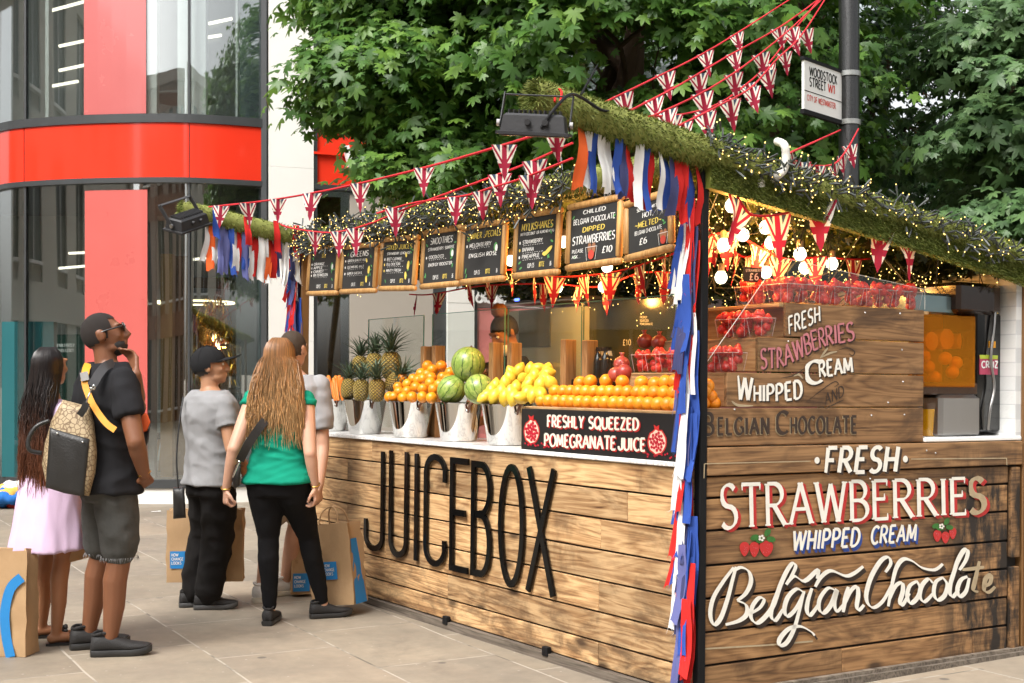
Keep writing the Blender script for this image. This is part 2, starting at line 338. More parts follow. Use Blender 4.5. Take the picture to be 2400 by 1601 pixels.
# straight range to the right of the curve: piers, window bays, red fascia with white sign letters
P0 = fpt(620)+Vector((.04, 0, 0)); D1 = Vector((.93, .368, 0)).normalized()
def pal(px, o=0.):                                      # metres along the straight range at column px
    k = (px-1200)/FPX; return (k*P0.y-P0.x)/(D1.x-k*D1.y)
def wallbox(mb, s0, s1, z0, z1, o, th, m=0):            # o metres in front of the building line
    nn = Vector((D1.y, -D1.x, 0)); a = P0+D1*s0+nn*o; b = P0+D1*s1+nn*o
    return mb.prism([a+Vector((0, 0, z0)), b+Vector((0, 0, z0)), b-nn*th+Vector((0, 0, z0)), a-nn*th+Vector((0, 0, z0))], (0, 0, z1-z0), m)
sA, sB, sC, sD, sE, sF = pal(733), pal(760), pal(1015), pal(1046), pal(1108), 9.
mb = MB(); 
for z0, z1 in ((0, .9), (.902, 1.9), (1.902, 3.02), (3.022, 3.98), (3.982, 5.0), (5.002, 6.2), (6.202, 8.5)): wallbox(mb, 0, sA, z0, z1, .05, .6)
obj('stone_pier', mb, M['stone_panel'], bld)
mb = MB(); 
for z0, z1 in ((0, 1.2), (1.205, 2.4), (2.405, 3.76)): wallbox(mb, sD, sE, z0, z1, .06, .5)
obj('stone_pier', mb, M['stone_panel'], bld)
mb = MB(); wallbox(mb, sA, sF, 3.80, 4.46, .0, .08); wallbox(mb, sA, sF, 4.16, 4.19, .05, .05); obj('red_fascia', mb, M['red_band'], bld)
mb = MB(); wallbox(mb, sA, sF, 3.74, 3.80, .04, .15); wallbox(mb, sA, sF, 4.46, 4.56, .04, .15); wallbox(mb, sA, sA+.05, 0, 8.5, .03, .2); wallbox(mb, sC, sD, 0, 3.74, .0, .2); wallbox(mb, sE, sE+.05, 0, 3.74, .03, .2); wallbox(mb, sA, sF, .0, .2, .04, .2)
obj('window_frame', mb, M['dark_frame'], bld)
mb = MB(); wallbox(mb, sA+.05, sC, .2, 3.74, -.02, .02); wallbox(mb, sE+.05, sF, .2, 3.74, -.02, .02); wallbox(mb, sA+.05, sF, 4.56, 8.5, -.02, .02); obj('window_glass', mb, M['facade_glass'], bld)
IPM = [M['wall_grey'], M['oak_dark'], plain('taupe_wall', (.40, .36, .31), .45, .1, 1, coat=.2), plain('faded_red', (.68, .22, .20), .4, coat=.2), plain('mauve', (.58, .46, .46), .4, coat=.2)]
for q in ((sA, sF, .02, 8.5, -2.2, .1, 0), (sA+.1, sA+.42, .2, 3.7, -.3, .1, 1), (sA+.46, sC, .2, 3.7, .0, .03, 2), (sE+.05, sF, .2, 2.35, -.0, .05, 3), (sE+.05, sF, 2.36, 3.74, -.0, .05, 4)): obj('interior_partition', wallbox(MB(), *q[:6]), IPM[q[6]], bld)
# ------------------------------------------------------------------ hand lettering: stroke skeletons on a grid 1 high
def arc(cx, cy, rx, ry, a0, a1, n=10): return [(cx+rx*math.cos(R(a0+(a1-a0)*i/n)), cy+ry*math.sin(R(a0+(a1-a0)*i/n))) for i in range(n+1)]
G = {
'A': (.66, [[(0, 0), (.33, 1)], [(.33, 1), (.66, 0)], [(.12, .36), (.54, .36)]]),
'B': (.54, [[(.04, 0), (.04, 1)], [(.04, 1)]+arc(.24, .755, .24, .245, 90, -90)+[(.04, .51)], [(.04, .51)]+arc(.25, .255, .28, .255, 90, -90)+[(.04, 0)]]),
'C': (.58, [arc(.36, .5, .34, .5, 48, 312, 18)]),
'D': (.6, [[(.04, 0), (.04, 1)], [(.04, 1)]+arc(.2, .5, .38, .5, 90, -90, 16)+[(.04, 0)]]),
'E': (.48, [[(.04, 0), (.04, 1)], [(.04, 1), (.46, 1)], [(.04, .52), (.38, .52)], [(.04, 0), (.47, 0)]]),
'F': (.46, [[(.04, 0), (.04, 1)], [(.04, 1), (.46, 1)], [(.04, .5), (.38, .5)]]),
'G': (.64, [arc(.36, .5, .34, .5, 48, 330, 18), [(.64, .42), (.64, .12)], [(.42, .42), (.64, .42)]]),
'H': (.58, [[(.04, 0), (.04, 1)], [(.54, 0), (.54, 1)], [(.04, .5), (.54, .5)]]),
'I': (.12, [[(.06, 0), (.06, 1)]]),
'J': (.42, [[(.38, 1), (.38, .26)]+arc(.19, .2, .19, .2, 0, -180)+[(0, .3)]]),
'K': (.56, [[(.04, 0), (.04, 1)], [(.04, .42), (.52, 1)], [(.2, .6), (.56, 0)]]),
'L': (.46, [[(.04, 0), (.04, 1)], [(.04, 0), (.45, 0)]]),
'M': (.74, [[(.02, 0), (.08, 1)], [(.08, 1), (.37, .15)], [(.37, .15), (.66, 1)], [(.66, 1), (.72, 0)]]),
'N': (.6, [[(.04, 0), (.04, 1)], [(.04, 1), (.56, 0)], [(.56, 0), (.56, 1)]]),
'O': (.72, [arc(.36, .5, .35, .5, 90, 450, 24)]),
'P': (.54, [[(.04, 0), (.04, 1)], [(.04, 1)]+arc(.24, .73, .27, .27, 90, -90)+[(.04, .46)]]),
'Q': (.72, [arc(.36, .5, .35, .5, 90, 450, 24), [(.4, .22), (.72, -.12)]]),
'R': (.58, [[(.04, 0), (.04, 1)], [(.04, 1)]+arc(.24, .74, .26, .26, 90, -90)+[(.04, .48)], [(.24, .48), (.58, 0)]]),
'S': (.5, [arc(.26, .75, .22, .25, 35, 270, 10)[:-1]+arc(.25, .25, .24, .25, 90, -145, 10)]),
'T': (.6, [[(.3, 0), (.3, 1)], [(.0, 1), (.6, 1)]]),
'U': (.6, [[(.04, 1), (.04, .3)]+arc(.3, .28, .26, .28, 180, 360)+[(.56, 1)]]),
'V': (.62, [[(0, 1), (.31, 0)], [(.31, 0), (.62, 1)]]),
'W': (.9, [[(0, 1), (.22, 0)], [(.22, 0), (.45, .95)], [(.45, .95), (.68, 0)], [(.68, 0), (.9, 1)]]),
'X': (.6, [[(0, 1), (.58, 0)], [(.58, 1), (0, 0)]]),
'Y': (.58, [[(0, 1), (.29, .48)], [(.58, 1), (.29, .48)], [(.29, .48), (.29, 0)]]),
'Z': (.52, [[(.02, 1), (.5, 1)], [(.5, 1), (.02, 0)], [(.02, 0), (.52, 0)]]),
'0': (.52, [arc(.26, .5, .24, .5, 90, 450, 18)]), '1': (.26, [[(.02, .8), (.16, 1)], [(.16, 1), (.16, 0)]]),
'5': (.48, [[(.44, 1), (.08, 1)], [(.08, 1), (.06, .56)], [(.06, .56)]+arc(.22, .31, .24, .31, 100, -140)]),
'6': (.5, [[(.4, 1)]+arc(.34, .4, .3, .55, 105, 200, 6)+arc(.25, .28, .22, .28, 190, 540, 14)]),
'£': (.5, [[(.46, .84)]+arc(.3, .8, .14, .2, 20, 180, 6)+[(.16, .5), (.12, .1), (0, 0)], [(0, 0), (.48, 0)], [(.02, .46), (.36, .46)]]),
'&': (.64, [[(.62, 0), (.2, .62)]+arc(.28, .8, .14, .2, 190, -20, 8)+[(.1, .38)]+arc(.24, .2, .2, .2, 140, 300, 8)+[(.58, .42)]]),
'.': (.14, [[(.04, 0), (.1, 0)]]), '/': (.4, [[(0, -.05), (.38, 1)]]), "'": (.1, [[(.05, 1), (.05, .78)]]), ',': (.14, [[(.08, .04), (.03, -.14)]]),
'(': (.22, [arc(.3, .5, .24, .6, 120, 240, 6)]), ')': (.22, [arc(-.08, .5, .24, .6, 60, -60, 6)]), '-': (.36, [[(.04, .5), (.32, .5)]]), ' ': (.3, []),
'|': (.2, [[(.1, -.05), (.1, 1)]]), '~': (.5, [[(0, .45), (.12, .58), (.25, .5), (.38, .42), (.5, .55)]]),
}
def twidth(s, wx=1., tr=.16): return sum(G[c][0]*wx+tr for c in s)-tr
def stroke(mb, pts, wid, mp, k=0, m=0, th=0.):
    """a pen stroke: pts in letter space, wid(dx,dy)->half width, mp(x,y,d)->3D with d the height above the board"""
    n = len(pts); A = []; B = []
    closed = n > 3 and math.dist(pts[0], pts[-1]) < 1e-6
    for i in range(n):
        a = pts[i-1] if i > 0 else (pts[-2] if closed else pts[0]); b = pts[i+1] if i < n-1 else (pts[1] if closed else pts[-1])
        dx, dy = b[0]-a[0], b[1]-a[1]; L = math.hypot(dx, dy) or 1; dx /= L; dy /= L
        h = wid(dx, dy, i/(n-1))
        if 0 < i < n-1:
            e = math.hypot(pts[i][0]-a[0], pts[i][1]-a[1]) or 1; cs = abs((pts[i][0]-a[0])*dx+(pts[i][1]-a[1])*dy)/e; h /= max(cs, .5)
        A.append((pts[i][0]-dy*h, pts[i][1]+dx*h)); B.append((pts[i][0]+dy*h, pts[i][1]-dx*h))
    d = .0004*k
    if th:
        rings = [[mp(*A[i], d), mp(*B[i], d), mp(*B[i], d+th), mp(*A[i], d+th)] for i in range(n)]
        mb.loft(rings, m, cap=not closed)
    else:
        vs = [mp(*q, d) for i in range(n) for q in (A[i], B[i])]
        mb.add(vs, [(2*i, 2*i+1, 2*i+3, 2*i+2) for i in range(n-1)], m)
def letters(mb, s, mp, wt=.06, wx=1., tr=.16, m=0, thin=None, serif=0., nib=25, slant=0., th=0., k0=0, jit=0., rs=None, shift=(0, 0), ext=0.):
    """s set on the base line from x=0, one unit high; contrast when thin is given; serif length; slant"""
    x = 0.; k = k0; nx, ny = math.cos(R(nib)), math.sin(R(nib))
    def wid(dx, dy, t):
        if thin is None: return wt
        return thin+(wt-thin)*abs(dx*ny-dy*nx)
    for ch in s:
        gw, st = G[ch]
        jy = random.uniform(-jit, jit) if jit else 0
        for p in st:
            pts = [((x+q[0]*wx)+slant*q[1]+shift[0], q[1]+jy+shift[1]) for q in p]
            if ext and len(pts) == 2:
                a, b = pts; L = math.dist(a, b) or 1; ux, uy = (b[0]-a[0])/L*ext, (b[1]-a[1])/L*ext; pts = [(a[0]-ux, a[1]-uy), (b[0]+ux, b[1]+uy)]
            stroke(mb, pts, wid, mp, k % 7, m, th); k += 1
            if serif:
                for e in (p[0], p[-1]):
                    o = p[1] if e is p[0] else p[-2]
                    if (e[1] in (0, 1)) and abs(o[1]-e[1]) > .2:
                        cx = x+e[0]*wx+shift[0]; yy = e[1]+shift[1]+(.018 if e[1] == 0 else -.018)
                        stroke(mb, [(cx-serif, yy), (cx+serif, yy)], lambda *a: .02, mp, k % 7, m, th); k += 1
                    elif ch in 'TEFLSC' and abs(o[1]-e[1]) < .2 and len(p) == 2 and e[0] > .3 or (ch == 'T' and e[1] == 1 and len(p) == 2 and e[0] == 0):
                        sy = -1 if e[1] > .7 else 1; cx = x+e[0]*wx+shift[0]-(.02 if e[0] > .3 else -.02)
                        stroke(mb, [(cx, e[1]+shift[1]), (cx, e[1]+sy*.14+shift[1])], lambda dx, dy, t: .035*(1-t*.6), mp, k % 7, m, th); k += 1
        x += gw*wx+tr
    return x-tr
# white sign letters over the straight bays
def wmap(s0, z0, h, o, sx=1.):
    nn = Vector((D1.y, -D1.x, 0))
    return lambda x, y, d: P0+D1*(s0+x*h*sx)+nn*(o+d)+Vector((0, 0, z0+y*h))
mb = MB(); letters(mb, 'WO', wmap(pal(806), 4.02, .25, .06), .13, 1.15, .2, th=.07); obj('sign_letter', mb, M['white_trim'], bld)
mb = MB(); letters(mb, '&', wmap(pal(1112), 2.42, .2, .02), .07, 1.1, th=.03); letters(mb, 'C', wmap(pal(1131), 2.42, .22, .02), .07, 1.05, th=.03)
for ch, px in (('O', 1148), ('L', 1165), ('L', 1172), ('E', 1179)): letters(mb, ch, wmap(pal(px), 2.42, .15 if ch == 'O' else .21, .02), .09, .8, th=.03)
obj('sign_letter', mb, M['white_trim'], bld)
mb = MB()
for r, (s, y) in enumerate((('NETWORK IS POWERED BY', 806), ('RENEWABLE ELECTRICITY', 818))):
    q = fpt(128); e = fpt(183); u = (e-q).normalized(); h = .035
    letters(mb, s, lambda x, yy, d: q+u*(x*h*.55)+Vector((u.y, -u.x, 0))*(d-.045)+Vector((0, 0, HC-(y-HY)/FPX*q.y-h+yy*h)), .1, .8)
obj('lettering', mb, M['white_paint'], bld)

# ------------------------------------------------------------------ the other side of the street, mirrored in the shop glass
M['brick'] = (lambda g: g.fin(g.mix(.5, g.n('TexBrick', {'Vector': g.coord('Generated', (60, 60, 60)), 'Color1': (.24, .11, .07, 1), 'Color2': (.32, .16, .1, 1), 'Mortar': (.4, .36, .32, 1), 'Scale': 1.}).outputs[0], (.28, .15, .1)), .8))(NG('brick'))
M['portland'] = plain('portland', (.52, .49, .43), .7, .1, 1)
def terrace(x, y, w_, h, d, m, label, bays, floors, rz=0):
    b = thing('terrace_building', label, 'building', TL(x, y, 0) @ RZ(rz), 'buildings across the street')
    mb = MB(); bw = w_/bays; fh = h/floors; mw = MB().bx((-bw*.24, -.297, fh*.12), (bw*.24, -.24, fh*.78)).mesh('window', M['black_gloss']); mf = MB(); mf.bx((-.03, -.24, fh*.12), (.03, -.2, fh*.78)); mf.bx((-bw*.25, -.24, fh*.1), (bw*.25, .05, fh*.12)); mf = mf.mesh('window_frame', M['white_paint'])
    mb.bx((-w_/2, -d, 0), (w_/2, -.3, h))
    for i in range(bays+1): xx = -w_/2+i*bw; mb.bx((max(xx-bw*.26, -w_/2), -.29, 0), (min(xx+bw*.26, w_/2), 0, h-.01))
    for j in range(floors):
        z0 = j*fh; mb.bx((-w_/2+.02, -.28, z0+fh*.78), (w_/2-.02, .015 if j else .08, z0+fh*.999)); 
        for i in range(bays):
            wn = link('window', mw, b, TL(-w_/2+(i+.5)*bw, 0, z0)); link('window_frame', mf, wn)
    mb.bx((-w_/2-.2, -.3, h), (w_/2+.2, .35, h+.35))
    obj('wall', mb, m, b); return b
terrace(-9, -9.5, 13, 10.5, 8, M['brick'], 'red brick terrace across the street seen only mirrored in the glass', 5, 3)
terrace(5.2, -10.5, 12, 11, 8, M['portland'], 'pale stone terrace across the street seen only mirrored in the glass', 4, 3)
terrace(-13.5, 6.5, 20, 9.5, 8, M['portland'], 'pale stone block beyond the left edge of the photo added unseen to cut sky glare in the glass', 7, 3, -90)  # unseen block added so the curved glass mirrors less white sky

# ------------------------------------------------------------------ trees
def leafmat(name, a, b, c):
    g = NG(name); ri = g.n('NewGeometry').outputs['Random Per Island']
    cc = g.ramp(ri, ((0, a), (.55, b), (1, c))); g.fin(cc, .42, 0, .35)
    tl = g.n('BsdfTranslucent', {'Color': g.mix(.5, cc, sh(c, 1.5))}); mx = g.n('MixShader', {0: .28, 1: g.b.outputs[0], 2: tl.outputs[0]})
    g.t.links.new(mx.outputs[0], g.out.inputs[0]); return g.mat
M['leaf'] = leafmat('maple_leaf', (.034, .088, .016), (.07, .158, .028), (.145, .26, .042))
M['leaf_pale'] = leafmat('maple_leaf_pale', (.05, .10, .04), (.085, .16, .06), (.13, .22, .08))
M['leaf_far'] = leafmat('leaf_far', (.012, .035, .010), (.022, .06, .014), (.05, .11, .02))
M['bark'] = plain('bark', (.10, .062, .04), .85, .4, 8, .8, stretch=(3, 3, .6))
LF = []
for a, r in ((-90, .06), (-58, .38), (-40, .33), (-19, .62), (-6, .84), (6, .66), (19, .42), (29, .64), (36, .78), (45, .98), (54, .76), (61, .64), (69, .44), (73, .62), (78, .74), (83, .86), (90, 1.06)): LF.append((r*math.cos(R(a)), r*math.sin(R(a))))
LF = LF+[(-x, y) for x, y in LF[1:-1][::-1]]
LV = np.array([(0, .02, 0)]+[(x*.62, y*.62, -.16*abs(x)-.10*max(y, 0)**2) for x, y in LF]); NLV = len(LV)
LFC = np.array([(0, 1+i, 1+(i+1) % len(LF)) for i in range(len(LF))])
def leaves(name, P, Nn, T, S, mat, parent):
    """P positions, Nn leaf normals, T direction of the leaf tip, S sizes"""
    T = T-Nn*(T*Nn).sum(1, keepdims=True); T /= np.linalg.norm(T, axis=1, keepdims=True)+1e-9; X = np.cross(T, Nn)
    V = P[:, None]+S[:, None, None]*(LV[None, :, 0, None]*X[:, None]+LV[None, :, 1, None]*T[:, None]+LV[None, :, 2, None]*Nn[:, None])
    n = len(P); F_ = (LFC[None]+(np.arange(n)*NLV)[:, None, None]).reshape(-1, 3)
    me = bpy.data.meshes.new(name); me.vertices.add(n*NLV); me.vertices.foreach_set('co', V.astype(np.float32).ravel())
    me.loops.add(len(F_)*3); me.loops.foreach_set('vertex_index', F_.astype(np.int32).ravel())
    me.polygons.add(len(F_)); me.polygons.foreach_set('loop_start', np.arange(0, len(F_)*3, 3, dtype=np.int32))
    me.materials.append(mat); me.update(calc_edges=True); return link(name, me, parent)
def nrm(a): return a/(np.linalg.norm(a, axis=1, keepdims=True)+1e-9)
def tree(label, base, C, rad, ncl, per, size, mat, trunk_r, lobes=(), inner=.35, spread=.31, limbs=9, seed=1, name='maple_tree', cut=None, ex=()):
    r_ = np.random.default_rng(seed); t = thing(name, label, 'tree', TL(*base), 'trees behind the stall'); B = np.array(base)
    els = [(np.array(C), np.array(rad))]+[(np.array(c), np.array(q)) for c, q in lobes]; wts = np.array([e[1].prod()**.67 for e in els]); wts[1:] *= 2.3; wts /= wts.sum()
    cen = []; out = []
    while len(cen) < ncl:
        e = els[r_.choice(len(els), p=wts)]; d = r_.normal(size=3); d /= np.linalg.norm(d)
        k = 1-inner*r_.random()**1.8+r_.normal()*.04; p = e[0]+e[1]*d*k
        if mnoise.noise(Vector(p*1.7)) < -.02 and k > .78: continue
        if cut and cut(p): continue
        if p[2] < 1.6 or (p[0] < 2.6 and p[2] < 2.85): continue
        cen.append(p); out.append(d)
    cen = np.array(cen); out = np.array(out); n = ncl*per
    ci = np.repeat(np.arange(ncl), per); off = r_.normal(size=(n, 3))*np.array([spread, spread, spread*.38])*.55
    o = out[ci]; hor = o*np.array([1, 1, .2]); P = cen[ci]+off
    P[:, 2] -= .35*np.maximum(0, (off*nrm(hor)).sum(1))       # each spray droops outward
    Nn = nrm(np.array([0, -.25, .75])+.55*o+r_.normal(size=(n, 3))*.38); T = nrm(hor*1.0+np.array([0, 0, -.95])+r_.normal(size=(n, 3))*.45)
    S = size*(.45+.8*r_.random(n)**1.2); leaves('crown', P-B, Nn, T, S, mat, t)
    mb = MB(); top = Vector(C)-Vector(base)+Vector((0, 0, rad[2]*.5)); fork = Vector((top.x*.3, top.y*.3, max(1.9, C[2]-rad[2]*.75)))
    mb.tube(ptlist([(0, 0, -.05), (0, 0, .5), fork, (fork+top)/2+Vector((.1, 0, 0)), top], 4), list(np.linspace(trunk_r*1.15, trunk_r*.2, 17)), 9)
    obj('trunk', mb, M['bark'], t, smooth=60); mb = MB()
    sel = r_.choice(ncl, min(limbs*9, ncl), replace=False)
    for q in range(limbs):
        s0 = fork+(top-fork)*(q/limbs*.7); e = Vector(cen[sel[q]]-B); e = s0+(e-s0)*.9; mid = (s0+e)/2+Vector(r_.normal(size=3)*.22)
        mb.tube(ptlist([s0, mid, e], 6), list(np.linspace(trunk_r*.42, trunk_r*.07, 13)), 6)
        for w_ in range(8):
            s1 = mid+(e-mid)*r_.random(); d = cen-B-np.array(s1); j = np.argsort((d**2).sum(1))[r_.integers(2, 40)]; e1 = Vector(cen[j]-B)
            mb.tube(ptlist([s1, (s1+e1)/2+Vector(r_.normal(size=3)*.08), e1], 4), list(np.linspace(trunk_r*.13, trunk_r*.02, 9)), 5)
    for pth, r0 in ex: mb.tube(ptlist([p-Vector(base) for p in pth], 6), list(np.linspace(r0, r0*.35, 6*len(pth)-5)), 7)
    obj('branches', mb, M['bark'], t, smooth=60); return t
def under(p):                                           # keep sprays out of the stall and off the open left side
    q = STI @ Vector(p); hc = at(1410, 150, 11.7)
    if ((p[0]-hc.x)/.85)**2+((p[1]-hc.y)/1.2)**2+((p[2]-hc.z)/.45)**2 < 1: return True      # hollow where the bare limbs show
    return (q.x < 3.0 and -.6 < q.y < 5.2 and q.z < 2.75 and q.x > -1.5) or (q.x < 1.3 and q.z < 3.2) or q.x < .9
tree('large broad maple with drooping sprays behind the stall roof', (1.0, 12.9, 0), (1.1, 12.6, 4.9), (2.6, 2.3, 2.9), 1750, 21, .165, M['leaf'], .22,
     lobes=(((-1.02, 12.0, 4.18), (.85, .9, .46)), ((-.95, 12.2, 5.35), (1.2, 1.0, .78)), ((-.55, 11.9, 3.45), (.72, .8, .55)), ((.6, 11.2, 4.4), (1.2, .8, 1.0))), limbs=12, seed=3, cut=under, ex=(([at(1475, 330, 12.4), at(1468, 205, 12.0), at(1450, 105, 11.8), at(1385, 40, 11.8), at(1340, -40, 11.9)], .032), ([at(1452, 110, 11.8), at(1500, 70, 11.7), at(1560, 25, 11.6), at(1590, -30, 11.5)], .022), ([at(1320, 330, 12.4), at(1300, 160, 12.1), at(1275, 60, 11.9), at(1300, -30, 11.8)], .026), ([at(1560, 300, 12.2), at(1530, 200, 12.0), at(1545, 110, 11.7)], .014), ([at(1450, 240, 12.2), at(1400, 200, 11.8), at(1330, 140, 11.7)], .014)))
tree('pale green maple with layered sprays at the right edge of the photo', (5.6, 12.2, 0), (5.5, 12.0, 4.2), (2.0, 1.9, 2.3), 760, 21, .17, M['leaf_pale'], .2,
     lobes=(((4.35, 11.3, 3.5), (.75, .8, .35)), ((4.5, 11.2, 2.75), (.8, .8, .3)), ((4.3, 11.6, 4.4), (.8, .7, .4))), inner=.6, limbs=8, seed=5, cut=under)
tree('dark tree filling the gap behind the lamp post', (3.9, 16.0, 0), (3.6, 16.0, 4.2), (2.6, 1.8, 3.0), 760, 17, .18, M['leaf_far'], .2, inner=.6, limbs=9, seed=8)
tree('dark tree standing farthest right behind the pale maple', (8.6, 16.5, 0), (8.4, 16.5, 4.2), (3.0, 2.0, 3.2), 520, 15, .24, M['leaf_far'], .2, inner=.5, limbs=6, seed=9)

# ------------------------------------------------------------------ lamp post with the street name plate
lp = at(1990, HY, 9.8); lpt = thing('lamp_post', 'tall black iron lamp post rising behind the stall roof', 'lamp post', TL(lp.x, lp.y, 0))
obj('shaft', MB().lathe([(.16, 0), (.16, .1), (.12, .2), (.11, .9), (.075, 1.0), (.075, 6.5), (.06, 8)], 20), plain('post_black', (.012, .012, .012), .28, .4, 8, .2, stretch=(1, 1, .3)), lpt, smooth=40)
for py in (175, 288): z = HC+(HY-py)/FPX*9.8; obj('bracket', MB().lathe([(.080, z-.018), (.084, z-.018), (.084, z+.018), (.080, z+.018)], 20), plain('band_grey', (.32, .33, .32), .4, metal=.6), lpt, smooth=40)
c0 = at(1882, 210, 9.35); c1 = at(1972, 232, 9.78); U = Vector((c1.x-c0.x, c1.y-c0.y, 0)); W_ = U.length; U.normalize(); NN = Vector((U.y, -U.x, 0))
zt = HC+(HY-140)/FPX*9.35; zb = HC+(HY-256)/FPX*9.35; H_ = zt-zb
SM = Matrix(((U.x, NN.x, 0, c0.x), (U.y, NN.y, 0, c0.y), (0, 0, 1, zb), (0, 0, 0, 1)))
sg = thing('street_sign', 'white street name plate reading Woodstock Street fixed to the lamp post', 'sign', SM)
obj('plate', MB().bx((0, -.01, 0), (W_, .01, H_)), M['white_paint'], sg)
obj('frame_rail', MB().bx((-.012, -.016, -.03), (W_+.03, .016, .001)), M['black_metal'], sg); obj('frame_rail', MB().bx((-.012, -.016, H_-.001), (W_+.03, .016, H_+.022)), M['black_metal'], sg)
def smap(x0, z0, h, sx): return lambda x, y, d: (x0+x*h*sx, .0115+d, z0+y*h)
mb = MB(); hh = H_*.155
def fit(s, x0, x1, z0, h, wt, m, tr=.16): letters(mb, s, smap(x0, z0, h, (x1-x0)/(twidth(s, 1, tr)*h)), wt, 1, tr, m)
fit('WOODSTOCK', W_*.13, W_*.84, H_*.72, hh*1.12, .085, 0); fit('STREET', W_*.13, W_*.55, H_*.505, hh*1.12, .085, 0); fit('W1', W_*.61, W_*.78, H_*.505, hh*1.1, .085, 1)
fit('CITY OF WESTMINSTER', W_*.07, W_*.80, H_*.20, hh*.72, .085, 1); mb.quad((0, .0118, H_*.375), (W_, .0118, H_*.375), (W_, .0118, H_*.392), (0, .0118, H_*.392), 0)
obj('lettering', mb, [M['black_metal'], plain('sign_red', (.6, .05, .03), .5)], sg)
# ------------------------------------------------------------------ the market stall: local x runs along its right end, local y along its front
SL, SW = 4.39, 2.22                                    # front length, end width
stall = thing('market_stall', 'timber juice stall with a turf covered sloping roof and hand painted end panel', 'market stall', ST)
lowf = lambda g, c, tc: g.mix(g.math('MULTIPLY', g.math('MULTIPLY', g.step(g.n('SeparateXYZ', {0: tc}).outputs[2], .75, .05), g.step(g.noise(g.n('Mapping', {'Vector': tc, 'Scale': (4, 3.0, 9)}).outputs[0], 1.3, 6, .68, .5), .45, .62)), .7), c, (.05, .028, .018))
stainf = lambda g, c, tc: g.mix(g.math('MULTIPLY', g.math('MULTIPLY', g.step(g.n('SeparateXYZ', {0: tc}).outputs[0], 1.5, 1.78), g.step(g.n('SeparateXYZ', {0: tc}).outputs[2], 1.22, .9)), g.step(g.noise(g.n('Mapping', {'Vector': tc, 'Scale': (7, 7, 2.2)}).outputs[0], 1.6, 5, .65), .38, .56)), c, (.022, .016, .012))
M['plank_front'] = wood('plank_front', 1, (.135, .066, .032), (.40, .235, .11), (.66, .45, .24), .65, .5, isl=.48, pale=.32, stain=lowf)
M['plank_side'] = wood('plank_side', 0, (.07, .034, .015), (.20, .106, .045), (.36, .205, .092), .7, .6, isl=.45, pale=.4, stain=stainf)
M['plank_box'] = wood('plank_box', 0, (.08, .039, .016), (.20, .104, .042), (.34, .19, .084), .7, .6, isl=.45, pale=.3)
M['plank_pale'] = wood('plank_pale', 1, (.26, .13, .05), (.42, .25, .11), (.55, .35, .17), .2, .55, isl=.3)
M['post_wood'] = wood('post_wood', 2, (.22, .10, .035), (.40, .22, .09), (.52, .31, .14), .15, .5, isl=.3)
M['plinth'] = wood('plinth_wood', 1, (.045, .038, .03), (.12, .10, .08), (.2, .17, .14), .6, .75, isl=.3)
M['backing'] = plain('backing', (.012, .010, .009), .8)
def rows(mb, zs, x0, x1, place, joints, gap=.0048):
    for i, (a, b) in enumerate(zip(zs, zs[1:])):
        js = [x0]+joints.get(i, [])+[x1]
        for p, q in zip(js, js[1:]): place(p+.0008, q-.0008, a+gap, b-gap)
fz = [.045, .168, .3145, .470, .622, .7756, .9236, 1.062]
jy = {k: [] for k in range(7)}
for r, pxs in ((0, (1404,)), (1, (1050,)), (2, (1404, 905)), (3, (813, 1180)), (4, (1408,)), (5, (813, 1470)), (6, (870, 1225))):
    jy[r] = sorted(fr(p, 1250).y for p in pxs)
mb = MB(); rows(mb, fz, .03, SL+.0, lambda p, q, a, b: mb.bbox(((.011+random.uniform(-.0015, .0015)), (p+q)/2, (a+b)/2), (.022, q-p, b-a), .0025), jy)
obj('front_panel', mb, M['plank_front'], stall)
obj('panel_backing', MB().bx((.024, .04, .02), (.06, SL, 1.06)), M['backing'], stall)
mb = MB(); mb.bx((-.03, -.02, 0), (.03, SL+.03, .043)); obj('plinth', mb, M['plinth'], stall)
for px in (1054, 1290): q = fr(px, 1500); obj('foot_bracket', MB().bbox((-.024, q.y, .052), (.03, .05, .05), .004), M['black_metal'], stall)
sz = [.05, .182, .3316, .4815, .6295, .785, .931, 1.03]
jx = {0: [sd(1975, 1500).x, sd(2280, 1500).x], 1: [sd(2337, 1450).x]}
mb = MB(); rows(mb, sz, .035, SW-.1, lambda p, q, a, b: mb.bbox(((p+q)/2, .011+random.uniform(-.002, .002), (a+b)/2), (q-p, .022, b-a), .003), jx, .0058)
mb.bbox((SW/2+.01, -.008, 1.095), (SW-.03, .026, .125), .004)
obj('end_panel', mb, M['plank_side'], stall)
obj('panel_backing', MB().bx((.04, .026, .02), (SW, .06, 1.03)), M['backing'], stall)
mb = MB(); mb.bbox((SW-.05, -.0, .78), (.07, .03, .48), .004); mb.bbox((SW-.05, 0, .27), (.07, .03, .44), .004); obj('end_batten', mb, M['plank_side'], stall)
mb = MB(); mb.bx((-.03, -.05, 0), (SW+.06, .0, .045)); mb.bx((.0, -.03, .045), (SW+.05, .01, .062)); obj('plinth', mb, M['plinth'], stall)
